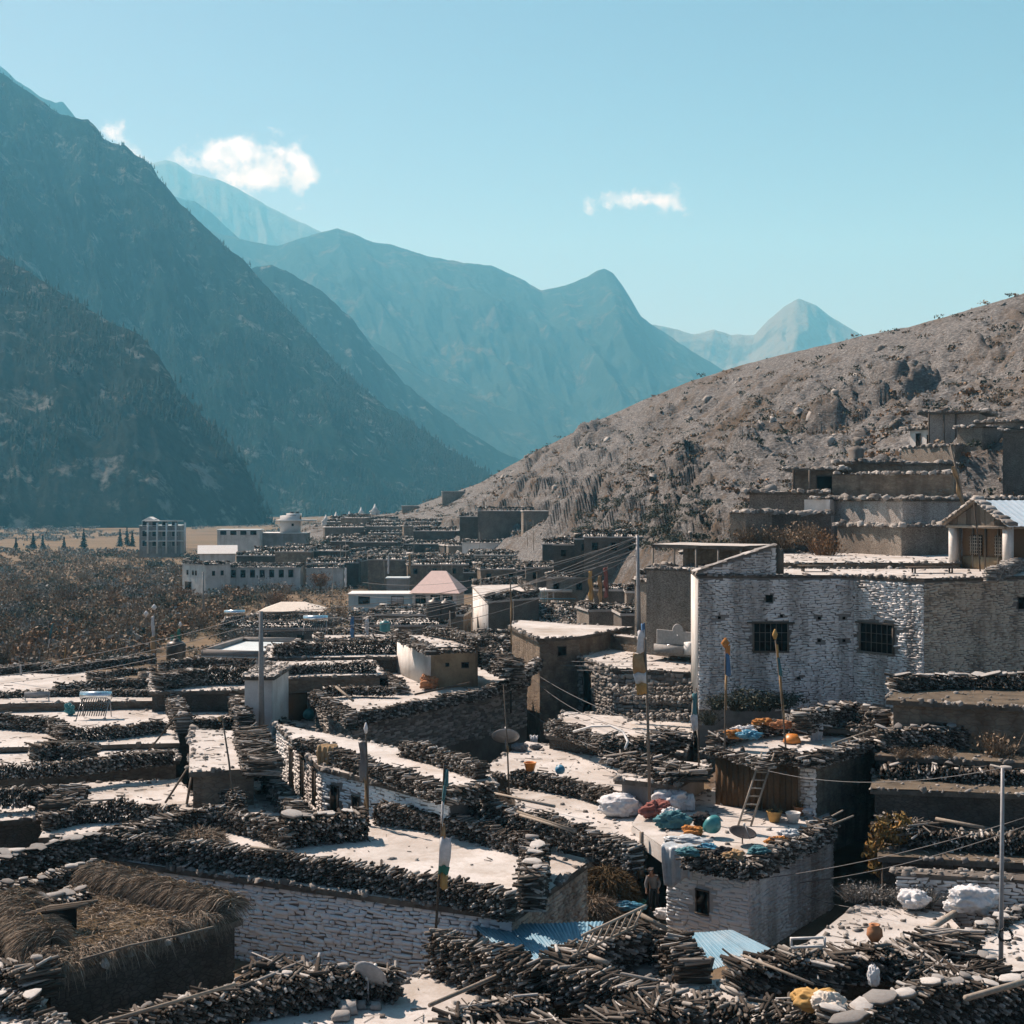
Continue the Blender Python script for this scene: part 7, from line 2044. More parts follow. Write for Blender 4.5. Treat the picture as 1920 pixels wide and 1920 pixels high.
wire(D(1002, 1262, 88), D(1300, 1378, 64), 0.5, 'upper slack wire crossing the shaded lane', 0.016)
wire(D(1000, 1275, 88), D(1290, 1372, 66), 1.0, 'lower slack wire crossing the shaded lane', 0.016)
wire(D(985, 1330, 85), D(1160, 1415, 66), 0.3, 'clothes line sloping down to the plastered hut', 0.016)
wire(D(1358, 1655, 52), D(1925, 1532, 44), 0.3, 'upper wire from the white ladder house to the thin steel pole', 0.012)
wire(D(1500, 1655, 53), D(1925, 1548, 44), 0.25, 'middle wire from the white ladder house to the thin steel pole', 0.012)
wire(D(1420, 1440, 58), T3, 0.5, 'high wire reaching the top of the thin steel pole', 0.012)
wire(D(1510, 1680, 53), D(1640, 1705, 47.5), 0.1, 'low wire stretched over the dark lane', 0.012)
wire(D(1060, 1555, 50), D(1215, 1630, 54), 0.35, 'sagging wire above the hay heap', 0.014)
q = D(1880, 1745, 41.6)
for k in range(7):
    rng = np.random.default_rng(k)
    pts = [(q.x + 0.05 + 0.2 * math.cos(a) * rng.uniform(0.7, 1.2), q.y - 0.1 + 0.05 * math.sin(a * 3), q.z - 0.1 + 0.2 * math.sin(a) * rng.uniform(0.7, 1.2)) for a in np.linspace(0, 6.3, 14)]
    if k == 0: coil = thing('wire_coil', q, 'tangled coil of black wire tied to the thin steel pole', 'wire coil')
    tube('loop', pts, 0.012, 'black_plastic', coil, 4)

# slim bare poles over the far roofs
SL = np.random.default_rng(31)
for k in range(26):
    d = SL.uniform(118, 300); px = SL.uniform(600, 1180)
    q = D(px, 930, d); z0 = max(zg_mid(d), hill_z(px, d)) + 2.0
    hh = SL.uniform(3.0, 5.5)
    tube('slim_pole', [(q.x, q.y, z0), (q.x + SL.normal(0, 0.12), q.y, z0 + hh)], [0.055, 0.035], 'pale_timber', None, 5, label='slim bare pole rising over the far roofs', cat='pole', group='slim poles over the far roofs')
for k in range(5):
    wire(T2 - Vector((0.2, 0, 0.2 + 0.4 * (k % 4))), D(560 + 30 * k, 1180 - 22 * k, 118 + 10 * k), 1.4, 'thin wire fanning out from the steel power pole over the roofs', 0.016)
for k in range(3):
    wire(D(1230 + 5 * k, 1240 + 8 * k, 82), D(640, 1158 + 9 * k, 125), 1.2, 'slack wire crossing the far roofs', 0.016)

# ================================================================ small things
def heap(name, c, size, mat, lab, cat, seed=0, rough=0.35, res=34, group=None, flat=0.0):
    """soft sack or cloth heap resting at c"""
    uu, vv = np.meshgrid(np.linspace(0, 2 * math.pi, res * 2 + 1), np.linspace(0.0, math.pi, res + 1))
    x, y, z = np.cos(uu) * np.sin(vv), np.sin(uu) * np.sin(vv), np.cos(vv)
    wx = 0.6 * fbm(x * 2 + seed, y * 2, z * 2, octv=2, seed=seed + 9)
    fold = np.abs(vnoise(x * 2.2 + wx * 3 + seed, y * 2.2 - wx * 2, z * 2.2, seed + 3)) + 0.22 * np.abs(vnoise(x * 5 + wx * 5, y * 5, z * 5 + wx * 4, seed + 5))
    k = 1 + rough * fbm(x * 1.6 + seed * 3.7, y * 1.6, z * 1.6, octv=3, seed=seed) - rough * 0.9 * fold + 0.12
    X, Y, Z = c[0] + x * k * size[0] / 2, c[1] + y * k * size[1] / 2, c[2] + size[2] * 0.45 + np.maximum(z * k, -0.9) * size[2] / 2
    n = res * 2 + 1
    i, j = np.meshgrid(np.arange(res), np.arange(res * 2), indexing='ij'); a = (i * n + j).ravel()
    return link(name, mk_mesh(name, np.stack([X, Y, Z], -1).reshape(-1, 3), np.stack([a, a + n, a + n + 1, a + 1], -1), MATS[mat], True), None, lab, cat, group)
def cloth(name, c, w, h, rz, mat, lab, cat='cloth', seed=0, top=0.35, group=None):
    """cloth laid over an edge: lies flat for a while, then hangs in folds"""
    nu, nv = 26, 22
    V = []
    rng = np.random.default_rng(seed)
    p1, p2 = rng.uniform(0, 6, 2)
    cs, sn = math.cos(rz), math.sin(rz)
    for j in range(nv + 1):
        t = j / nv
        for i in range(nu + 1):
            s = i / nu - 0.5
            fold = (0.05 * math.sin(s * 19 + p1) + 0.03 * math.sin(s * 41 + p2)) * (0.3 + t)
            if t < top: ly, lz = -(top - t) * h * -1, 0.04 * math.sin(s * 13 + t * 9 + p1)
            else: ly, lz = 0, -(t - top) * h * (1 + 0.16 * math.sin(s * 5 + p2))
            yy = (ly if t < top else 0) - fold - (0.12 if t >= top else 0.0) * min(1, (t - top) * 6)
            xx = s * w * (1 - 0.35 * max(0, t - top))
            V.append((c[0] + cs * xx - sn * yy, c[1] + sn * xx + cs * yy, c[2] + lz))
    F = [(j * (nu + 1) + i, j * (nu + 1) + i + 1, (j + 1) * (nu + 1) + i + 1, (j + 1) * (nu + 1) + i) for j in range(nv) for i in range(nu)]
    o = link(name, mk_mesh(name, V, F, MATS[mat], True), None, lab, cat, group)
    md = o.modifiers.new('thick', 'SOLIDIFY'); md.thickness = 0.015
    return o
def lathe(name, c, prof, mat, parent=None, K=18, **kw):
    V = [(c[0] + r * math.cos(2 * math.pi * k / K), c[1] + r * math.sin(2 * math.pi * k / K), c[2] + z) for r, z in prof for k in range(K)]
    F = [(i * K + k, i * K + (k + 1) % K, (i + 1) * K + (k + 1) % K, (i + 1) * K + k) for i in range(len(prof) - 1) for k in range(K)]
    F.append(tuple(range(K))[::-1])
    return link(name, mk_mesh(name, V, F, MATS[mat], True), parent, **kw)
POT = [(0.16, 0), (0.24, 0.30), (0.26, 0.32), (0.24, 0.33), (0.21, 0.30), (0.13, 0.05), (0.01, 0.05)]
def pot(px, py, z, s, mat, lab, d=None, cat='pot', plant=None):
    g = D(px, py, d) if d else G(px, py, z)
    if plant:
        t = thing('plant_pot', g, lab, 'plant pot')
        lathe('pot', g, [(r * s, zz * s) for r, zz in POT], mat, t)
        rng = np.random.default_rng(int(px))
        P = np.repeat(np.array([[g.x, g.y, g.z + 0.25 * s]]), 60, 0) + rng.normal(0, 0.06, (60, 3)) * np.array([1, 1, 0])
        V, F = blades_batch(P, unit(rng.normal(0, 0.4, (60, 3)) + np.array([0, 0, 1.0])), rng.uniform(0.3, 0.75, 60), np.full(60, 0.02), rng, 0.4)
        link('leaves', mk_mesh('leaves', V, F, MATS[plant]), t)
        return t
    return lathe('pot', g, [(r * s, zz * s) for r, zz in POT], mat, None, label=lab, cat=cat)

# ---- goods on the roof of the white ladder house
zr = 2.78
g = G(1162, 1528, 2.45); heap('sack', g, (1.7, 1.2, 0.95), 'cloth_white', 'big white sack left of the clothes pile on the ladder house', 'sack', 1, 0.3)
g = G(1262, 1518, zr); heap('sack', g, (1.5, 1.2, 0.9), 'cloth_white', 'white bundle behind the red and teal clothes', 'sack', 2, 0.5)
g = G(1228, 1528, zr); heap('clothes_heap', (g.x, g.y - 0.4, g.z), (1.3, 0.9, 0.75), 'cloth_red', 'dull red clothes in the heap on the ladder house roof', 'clothes', 3, 0.55)
g = G(1258, 1548, zr); heap('clothes_heap', (g.x, g.y - 0.3, g.z), (1.3, 0.8, 0.7), 'cloth_teal', 'teal clothes in the heap on the ladder house roof', 'clothes', 4, 0.55)
g = G(1250, 1540, zr); heap('clothes_heap', (g.x + 0.1, g.y - 0.5, g.z + 0.15), (0.8, 0.6, 0.55), 'cloth_white', 'pale grey cloth on top of the teal clothes', 'clothes', 5, 0.5)
g = G(1292, 1520, zr); heap('plastic_bag', g, (0.5, 0.45, 0.75), 'plastic_sheet', 'clear plastic bag beside the white bundle', 'bag', 6, 0.3)
g = G(1300, 1565, zr); heap('clothes_heap', g, (0.9, 0.6, 0.35), 'cloth_orange', 'orange rag near the teal basin', 'clothes', 7, 0.7)
g = G(1318, 1548, zr); heap('brush_bundle', g, (0.9, 0.7, 0.5), 'cloth_dark', 'dark bundle of brush beside the teal basin', 'bundle', 8, 0.7)
g = G(1343, 1572, zr)
def basin(g, R, mat, lab, tilt=1.2):
    prof = [(R * 0.55, 0), (R * 0.85, 0.18), (R, 0.34), (R * 0.97, 0.345), (R * 0.8, 0.18), (R * 0.5, 0.03), (0.01, 0.03)]
    o = lathe('basin', (0, 0, 0), prof, mat, None, 22, label=lab, cat='basin')
    o.location = g; o.rotation_euler = (tilt, 0, 0.5)
    return o
basin(Vector((g.x, g.y, g.z + 0.38)), 0.4, 'plastic_teal', 'large teal basin leaning on its side on the ladder house roof', -1.2)
def dish(c, R, aim, mat, lab, stand=0.6, tripod=True):
    t = thing('satellite_dish', (c[0], c[1], c[2]), lab, 'satellite dish')
    aim = Vector(aim).normalized(); q = aim.to_track_quat('Z', 'Y').to_matrix()
    o = Vector(c) + Vector((0, 0, stand))
    V, F = [], []
    K, Rr = 24, 6
    for i in range(Rr + 1):
        r = R * i / Rr
        for k in range(K):
            p = Vector((r * math.cos(2 * math.pi * k / K) * 0.93, r * math.sin(2 * math.pi * k / K), 0.28 * R * (i / Rr) ** 2)); V.append(o + q @ p)
    F = [(i * K + k, i * K + (k + 1) % K, (i + 1) * K + (k + 1) % K, (i + 1) * K + k) for i in range(Rr) for k in range(K)]
    d_ = link('reflector', mk_mesh('reflector', V, F, MATS[mat], True), t)
    md = d_.modifiers.new('thick', 'SOLIDIFY'); md.thickness = 0.02
    f = o + q @ Vector((0, 0, R * 0.95))
    beam('feed_arm', o + q @ Vector((0, -R * 0.9, 0.2 * R)), f, 0.018, 'grey_metal', t)
    beam('feed_horn', f, f - (f - o).normalized() * 0.14, 0.05, 'white_paint', t)
    beam('mast', Vector(c), o, 0.03, 'grey_metal', t)
    lg = o + q @ Vector((0, 0.2 * R, 0.09 * R))
    return t, q, o
g = G(1392, 1582, zr); dish(g, 0.55, (0.1, -0.22, 0.95), 'cloth_dark', 'black satellite dish lying face up on the ladder house roof', 0.3)
g = G(690, 1885, 1.5); dish(g, 0.55, (0.35, 0.75, 0.55), 'grey_metal', 'grey satellite dish standing in the shade of the near terrace', 0.75)
g = G(948, 1405, 2.5); dish(g, 0.8, (0.0, 0.6, 0.8), 'grey_metal', 'dim grey satellite dish in the shaded corner of the yard terrace', 0.5)
pot(1487, 1542, zr, 1.25, 'white_paint', 'white bucket on the corner of the ladder house roof')
pot(1452, 1540, zr, 1.3, 'cloth_yellow', 'mustard flower pot beside the white bucket', plant='scrub_green')
pot(1500, 1528, zr, 1.1, 'terracotta', 'flower pot with a leafy plant behind the white bucket', plant='autumn_leaf')
g = G(1503, 1518, zr); heap('plastic_bowl', g, (0.7, 0.6, 0.5), 'plastic_teal', 'teal cover at the foot of the white pillar', 'bowl', 9, 0.2)
g = G(1512, 1525, zr); heap('clothes_heap', (g.x, g.y - 0.4, g.z), (0.6, 0.5, 0.4), 'cloth_white', 'small white rag beside the teal cover', 'clothes', 10, 0.5)
for px, py, m, lab, sd in ((1290, 1600, 'cloth_teal', 'teal rag on the front rim of the ladder house', 1), (1330, 1592, 'plastic_blue', 'bright blue rag on the front rim of the ladder house', 2), (1355, 1600, 'cloth_dark', 'dark rag on the front rim of the ladder house', 3), (1378, 1606, 'cloth_tan', 'pinkish rag on the front rim of the ladder house', 4), (1420, 1598, 'cloth_teal', 'teal rag right of the black dish', 5), (1455, 1578, 'cloth_orange', 'orange rag on the right rim of the ladder house', 6), (1478, 1565, 'plastic_sheet', 'pale plastic on the right rim of the ladder house', 7)):
    g = G(px, py, 3.45); heap('rag', (g.x, g.y, 3.36), (0.75, 0.55, 0.32), m, lab, 'rag', 20 + sd, 0.7)
g = G(1272, 1588, 3.2); cloth('plastic_sheet', (g.x, g.y - 0.15, 3.2), 1.3, 1.9, -0.35, 'plastic_sheet', 'crumpled clear plastic sheet hanging down the white house corner', 'plastic sheet', 4)
g = G(1300, 1575, 3.0); heap('plastic_sheet', (g.x - 0.4, g.y - 0.5, 3.0), (1.6, 0.7, 0.3), 'plastic_sheet', 'crumpled plastic lying on the front rim of the white house', 'plastic sheet', 31, 0.5)
beam('long_pole', G(1495, 1565, 3.3), D(1580, 1520, 56), 0.04, 'pale_timber', None, label='upper grey pole sticking out over the dark lane', cat='pole')
beam('long_pole', G(1500, 1570, 3.3), D(1600, 1530, 55), 0.04, 'pale_timber', None, label='lower grey pole sticking out over the dark lane', cat='pole')
beam('post', D(1203, 1640, 55.5), D(1203, 1560, 55.5), 0.09, 'pale_timber', None, label='pale post propping the corner beside the hay heap', cat='post')
# ---- ladders
def ladder(a, b, w, n, side, lab, mat='pale_timber'):
    a, b, side = Vector(a), Vector(b), Vector(side).normalized() * w / 2
    t = thing('ladder', a, lab, 'ladder')
    for s in (-1, 1):
        beam('rail', a + side * s, b + side * s, 0.045, mat, t, 0.04)
    for k in range(n):
        p = a.lerp(b, (k + 0.6) / n); beam('rung', p - side * 1.05, p + side * 1.05, 0.032, mat, t)
ladder(G(1396, 1548, zr), D(1440, 1412, 58.4), 0.5, 9, (0.95, -0.2, 0), 'wooden ladder standing against the brown boards of the upper room')
a, b = G(1082, 1774, 3.3), G(1203, 1716, 3.4)
ladder(a, b, 0.66, 8, (0.45, 0.5, 0.72), 'pale wooden ladder lying on the log wall')
beam('plank', G(1196, 1712, 3.35), G(1250, 1742, 3.1), 0.07, 'pale_timber', None, label='fresh yellow plank lying beside the lying ladder', cat='plank')
beam('plank', G(1105, 1792, 3.1), G(1140, 1806, 3.05), 0.07, 'pale_timber', None, label='short fresh plank below the lying ladder', cat='plank')
# ---- things on the upper room roof
zu = 5.03
g = G(1567, 1376, zu)
def tyre(c, R, r, tilt, lab):
    V, F = [], []
    A_, B_ = 32, 14
    for i in range(A_):
        for j in range(B_):
            th, ph = 2 * math.pi * i / A_, 2 * math.pi * j / B_
            k = 0.02 * (i % 2) * (1 if math.cos(ph) > 0.4 else 0)
            cx = (R + (r + k) * math.cos(ph))
            V.append((cx * math.cos(th), cx * math.sin(th), (r * 0.85) * math.sin(ph)))
    F = [(i * B_ + j, ((i + 1) % A_) * B_ + j, ((i + 1) % A_) * B_ + (j + 1) % B_, i * B_ + (j + 1) % B_) for i in range(A_) for j in range(B_)]
    o = link('tyre', mk_mesh('tyre', V, F, MATS['rubber'], True), None, lab, 'tyre')
    o.location = c; o.rotation_euler = tilt
tyre((g.x, g.y, zu + 0.45), 0.32, 0.14, (0.35, -0.25, 0), 'old grey tyre on the roof of the upper room')
basin(Vector(G(1485, 1392, zu)) + Vector((0, 0, 0.36)), 0.42, 'plastic_orange', 'upturned orange basin on the roof of the upper room', math.pi)
for k, (px, py, m, lab) in enumerate(((1395, 1372, 'cloth_white', 'white washing on the back rim of the upper room'), (1382, 1380, 'cloth_orange', 'orange washing on the back rim of the upper room'), (1405, 1382, 'plastic_blue', 'blue washing on the back rim of the upper room'), (1430, 1358, 'cloth_orange', 'long orange cloth near the leaning gold-tipped pole'), (1470, 1362, 'terracotta', 'rust-red washing near the leaning gold-tipped pole'))):
    g = G(px, py, 5.6); heap('washing', (g.x, g.y, 5.5), (0.95, 0.6, 0.4), m, lab, 'washing', 40 + k, 0.7)
g = G(1528, 1358, 5.7); cloth('white_towel', (g.x, g.y, 5.72), 0.7, 1.1, 0.1, 'cloth_white', 'white towel hung over a rail beside the tyre', 'towel', 9, 0.3)
beam('rail', G(1490, 1352, 5.75), G(1560, 1362, 5.75), 0.03, 'grey_metal', None, label='thin rail carrying the white towel', cat='rail')
beam('rail', G(1560, 1395, 5.6), G(1640, 1368, 5.6), 0.045, 'pale_timber', None, label='crooked branch along the right rim of the upper room', cat='branch')
# ---- things in and about the yard
g = G(994, 1442, 3.25); pot(994, 1445, 3.2, 1.2, 'plastic_orange', 'orange bucket on the yard parapet')
g = G(1050, 1450, 3.2)
heap('ball', (g.x, g.y, 3.18), (0.42, 0.42, 0.42), 'plastic_blue', 'bright blue ball of plastic on the yard parapet', 'ball', 3, 0.05)
a = [D(1075, 1372, 68), D(1110, 1362, 67.5), D(1145, 1361, 67), D(1168, 1372, 66.5), D(1177, 1390, 66), D(1172, 1404, 65.5)]
tube('hose', a, 0.06, 'white_paint', None, 8, label='bent white plastic hose on the dark low house', cat='hose')
g = D(1001, 1380, 80); cloth('white_cloth', g, 0.45, 0.9, 0, 'cloth_white', 'small white cloth pegged to the clothes line', 'cloth', 3, 0.1)
g = G(582, 1352, 2.62); basin(Vector((g.x, g.y, g.z + 0.3)), 0.35, 'plastic_teal', 'teal bowl leaning beside the brown wooden door', -1.3)
g = D(612, 1398, 63); cloth('sacking', (g.x, g.y - 0.2, g.z), 0.8, 1.5, -0.3, 'cloth_tan', 'tan sacking hung over the log rim above the sunlit flank', 'sacking', 7, 0.3)
for px, py, lab, s in ((975, 1408, 'grey sack in the shaded corner of the yard', 0.9), (1005, 1405, 'small grey sack beside the dim dish', 0.6)):
    g = G(px, py, 2.5); heap('sack', g, (s, s * 0.8, s * 0.5), 'cloth_grey', lab, 'sack', int(px), 0.35)
g = G(765, 1288, 4.3)
for k in range(1): heap('rubble_heap', (D(805, 1285, 86.2).x, 86.0, 4.3), (1.2, 0.9, 0.9), 'terracotta', 'reddish heap of broken bricks at the corner of the plastered hut', 'rubble', 7, 0.6)
beam('roof_pole', D(630, 1288, 80), D(662, 1314, 77), 0.07, 'pale_timber', None, label='squared white beam lying across the inner log row', cat='beam')
beam('roof_pole', G(778, 1302, 5.0), G(880, 1280, 5.0), 0.06, 'old_timber', None, label='dark beam lying along the front of the big dark house', cat='beam')
for k, (p0, p1, zz, r, lab) in enumerate((((900, 1482), (1040, 1512), 4.1, 0.06, 'upper long pale pole on the firewood row'), ((970, 1522), (1075, 1556), 4.1, 0.05, 'middle long pale pole on the firewood row'), ((975, 1528), (1080, 1560), 4.05, 0.045, 'lower long pale pole on the firewood row'), ((985, 1640), (1002, 1606), 3.0, 0.05, 'short pole leaning against the tall log and stone pile'),
                                        ((470, 1588), (545, 1598), 3.75, 0.05, 'thin pale pole lying on the long black firewood wall'), ((190, 1918), (440, 1846), 2.75, 0.05, 'long brown pole lying on the pale-topped firewood wall'), ((805, 1885), (950, 1822), 2.3, 0.06, 'long grey rail lying on the low log rim'), ((1395, 1792), (1525, 1845), 3.1, 0.04, 'pale broom handle lying on the short dark logs'),
                                        ((1810, 1872), (1930, 1838), 3.6, 0.08, 'flat grey board on the slab-topped firewood wall'), ((1755, 1535), (1845, 1552), 3.75, 0.07, 'pale trunk lying on the long sunlit parapet'), ((1700, 1770), (1790, 1712), 2.3, 0.11, 'thick grey trunk edging the bright flat roof'), ((150, 1503), (215, 1499), 3.4, 0.04, 'thin plank on the parapet before the bright strip of roof'), ((75, 1392), (165, 1389), 4.1, 0.04, 'thin pole on the small block of planks'), ((250, 1412), (325, 1408), 3.9, 0.035, 'thin pole on the long parapet of the brown house'))):
    beam('lying_pole', G(*p0, zz), G(*p1, zz), r, 'pale_timber', None, label=lab, cat='pole')
beam('leaning_pole', G(310, 1505, 2.6), D(365, 1420, 64), 0.05, 'old_timber', None, label='knotted pole leaning against the tall plastered block', cat='pole')
beam('leaning_pole', G(350, 1508, 2.6), D(360, 1450, 62.5), 0.06, 'old_timber', None, label='short thick pole leaning at the tower corner', cat='pole')
beam('leaning_pole', G(275, 1412, 3.1), D(325, 1350, 69), 0.05, 'old_timber', None, label='dark pole leaning from the roof to the two log pillars', cat='pole')
# ---- blue metal roofs
def sheet_roof(pxs, z, lab, tilt=0.0):
    """corrugated sheets, each sheet a part: pxs = near-left, near-right, far-right, far-left"""
    q = [np.array(G(x, y, z + (tilt if k > 1 else 0))) for k, (x, y) in enumerate(pxs)]
    m = np.mean(q, 0)
    t = thing('sheet_roof', m, lab, 'metal roof')
    ns = 4
    for s in range(ns):
        V, F = [], []
        n = 28
        for i in range(n + 1):
            u = (s + i / n * 1.02) / ns
            a = q[0] + (q[1] - q[0]) * u; b = q[3] + (q[2] - q[3]) * u
            dz = 0.018 * math.sin(i * math.pi * 2 / 3.5) + 0.012 * (s % 2)
            V += [a + [0, 0, dz], b + [0, 0, dz]]
            if i: F.append((2 * i - 2, 2 * i, 2 * i + 1, 2 * i - 1))
        o = link('corrugated_sheet', mk_mesh('corrugated_sheet', V, F, MATS['blue_sheet']), t)
        md = o.modifiers.new('thick', 'SOLIDIFY'); md.thickness = 0.012
    for p in q: beam('post', (p[0] + (m[0] - p[0]) * .08, p[1] + (m[1] - p[1]) * .08, -0.4), (p[0] + (m[0] - p[0]) * .08, p[1] + (m[1] - p[1]) * .08, p[2] - 0.03), 0.05, 'old_timber', t)
sheet_roof([(1015, 1845), (1110, 1772), (1130, 1728), (885, 1735)], 1.95, 'faded blue metal roof between the long stone house and the lying ladder', 0.2)
sheet_roof([(1300, 1830), (1450, 1782), (1372, 1744), (1262, 1752)], 1.7, 'faded blue metal roof at the foot of the white ladder house', 0.15)
beam('board', D(1325, 1835, 43), D(1335, 1795, 43), 0.1, 'pale_timber', None, label='upright board beside the blue metal roof', cat='board')
# ---- right foreground odds
g = G(1712, 1702, 2.0); heap('sack', g, (1.0, 0.8, 0.65), 'cloth_white', 'grey-white sack in the weeds behind the bright flat roof', 'sack', 51, 0.35)
g = G(1825, 1712, 2.2); heap('sack', g, (1.5, 1.0, 0.95), 'cloth_white', 'big creamy sack on the edge of the pale roof', 'sack', 52, 0.45)
g = G(1790, 1708, 2.1); heap('sack', g, (0.7, 0.6, 0.4), 'cloth_white', 'small pale sack beside the big creamy one', 'sack', 53, 0.3)
g = G(1530, 1890, 2.9); heap('sack', (g.x, g.y, 2.85), (1.15, 0.8, 0.55), 'cloth_yellow', 'mustard plastic sack half under a creamy cloth', 'sack', 54, 0.4)
g = G(1545, 1893, 3.0); heap('cloth_bundle', (g.x + 0.05, g.y - 0.2, 2.9), (0.9, 0.7, 0.6), 'cream_roof', 'creamy cloth bundle on the mustard sack', 'cloth', 55, 0.5)
g = G(1640, 1768, 2.85); lathe('clay_jar', (g.x, g.y, 2.9), [(0.12, 0), (0.24, 0.18), (0.22, 0.36), (0.14, 0.44), (0.17, 0.5), (0.1, 0.48), (0.02, 0.3)], 'terracotta', None, label='terracotta jar on the thick brown logs', cat='jar')
g = G(1638, 1842, 3.2); heap('white_rag', (g.x, g.y, 3.1), (0.3, 0.3, 0.6), 'cloth_white', 'small pointed white rag on the near logs', 'rag', 57, 0.3)
g = G(1515, 1785, 2.9)
t = thing('broken_frame', g, 'battered white metal frame on the dark logs', 'frame')
for dx, dz, w, hh in ((0, 0.3, 1.0, 0.06), (0, 0.05, 1.0, 0.06), (-0.48, 0.17, 0.06, 0.3), (0.48, 0.17, 0.06, 0.3)): box('bar', (g.x + dx, g.y, g.z + dz + 0.1), (w, 0.06, hh), 0.1, 'white_paint', t)
for k, (px, py, w, dp, lab) in enumerate(((1655, 1865, 1.0, 0.7, 'rounded grey slab on the corner of the slab-topped wall'), (1590, 1905, 1.1, 0.6, 'pale square slab at the lower edge'), (1695, 1858, 0.7, 0.5, 'small grey slab beside the rounded one'), (1760, 1842, 1.5, 0.4, 'long flat grey stone plank on the slab-topped wall'))):
    g = G(px, py, 3.4)
    o = link('roof_slab', variant('slab', 'slab_pale', k + 2), None, lab, 'stone slab')
    o.matrix_basis = basis((g.x, g.y, 3.34), np.array([0.95, 0.25, 0.08]) * w, np.array([-0.25, 0.95, 0.05]) * dp, np.array([-0.05, -0.05, 1]) * 0.14)
# ---- stones beside the dish
for k, (px, py, s) in enumerate(((655, 1900, 0.5), (675, 1890, 0.35), (705, 1892, 0.3), (640, 1912, 0.45))):
    g = G(px, py, 1.52); o = link('loose_stone', variant('block', 'slab_pale', k), None, ('broad pale stone', 'small pale stone', 'smallest stone', 'flat pale stone')[k] + ' at the foot of the near satellite dish', 'stone'); o.matrix_basis = basis(g, np.array([1, 0.2, 0]) * s, np.array([-0.2, 1, 0]) * s * 0.8, np.array([0, 0, 1]) * s * 0.6)
# ---- solar heaters, bench, tanks
def solar_heater(c, w, lab):
    t = thing('solar_heater', c, lab, 'solar heater')
    V, F = tube_vf([(c.x - w / 2, c.y, c.z + 1.25), (c.x + w / 2, c.y, c.z + 1.25)], 0.24, 16)
    tk = link('tank', mk_mesh('tank', V, F, MATS['tank_metal'], True), t)
    for k in range(12):
        x = c.x - w * 0.42 + k * w * 0.84 / 11
        beam('vacuum_tube', (x, c.y - 0.1, c.z + 1.1), (x, c.y - 1.1, c.z + 0.25), 0.028, 'glass_dark', t, K=6)
    for x in (c.x - w * 0.45, c.x + w * 0.45):
        beam('leg', (x, c.y + 0.05, c.z + 1.05), (x, c.y + 0.3, c.z), 0.03, 'grey_metal', t); beam('leg', (x, c.y, c.z + 1.05), (x, c.y - 1.15, c.z), 0.03, 'grey_metal', t)
t_ = NT('tank_metal', 0.18, 0.5); t_.b.inputs['Metallic'].default_value = 0.9; t_.color((0.72, 0.76, 0.78))
solar_heater(G(180, 1345, 3.42), 1.75, 'shining solar water heater on the bright terrace')
solar_heater(D(440, 1172, 140), 2.0, 'white solar water heater tank at the edge of the scrub')
solar_heater(D(592, 1188, 116), 2.0, 'white solar water heater tank on a far roof')
def garden_bench():
    c = G(67, 1330, 3.42)
    t = thing('bench', c, 'small metal bench on the solar heater terrace', 'bench')
    box('seat', (c.x, c.y, c.z + 0.45), (1.5, 0.5, 0.06), 0.05, 'grey_metal', t)
    box('backrest', (c.x, c.y + 0.26, c.z + 0.85), (1.5, 0.05, 0.3), 0.05, 'grey_metal', t)
    for x in (-0.7, 0.7):
        for y in (-0.22, 0.24): box('leg', (c.x + x, c.y + y, c.z + (0.22 if y < 0 else 0.45)), (0.05, 0.05, 0.44 if y < 0 else 0.9), 0.05, 'grey_metal', t)
        box('armrest', (c.x + x, c.y, c.z + 0.68), (0.05, 0.5, 0.05), 0.05, 'grey_metal', t)
garden_bench()
def water_tank(px, py, d, s, mat, lab):
    g = D(px, py, d)
    lathe('water_tank', g, [(0.55 * s, 0), (0.6 * s, 0.1 * s), (0.57 * s, 0.4 * s), (0.6 * s, 0.5 * s), (0.57 * s, 0.8 * s), (0.6 * s, 0.95 * s), (0.45 * s, 1.12 * s), (0.2 * s, 1.2 * s), (0.2 * s, 1.3 * s), (0.01, 1.3 * s)], mat, None, 18, label=lab, cat='water tank')
water_tank(816, 1158, 130, 1.4, 'black_plastic', 'left black water tank before the rose-roofed house')
water_tank(838, 1160, 130, 1.4, 'black_plastic', 'right black water tank before the rose-roofed house')
water_tank(722, 1184, 120, 0.75, 'plastic_teal', 'teal water barrel on a far roof')
water_tank(330, 1238, 113, 1.3, 'black_plastic', 'black barrel under the green flags')
g = G(130, 1340, 3.42); heap('washing', (g.x, g.y, g.z), (0.6, 0.5, 0.7), 'plastic_teal', 'teal washing on the solar heater terrace', 'washing', 61, 0.6)
g = D(272, 1285, 94); lathe('chimney_barrel', g, [(0.45, -1.0), (0.5, -0.5), (0.48, 0), (0.5, 0.5), (0.46, 0.9), (0.40, 0.9), (0.38, 0.3), (0.01, 0.3)], 'masonry_tan', None, label='round stone chimney beside the leaning flag poles', cat='chimney')

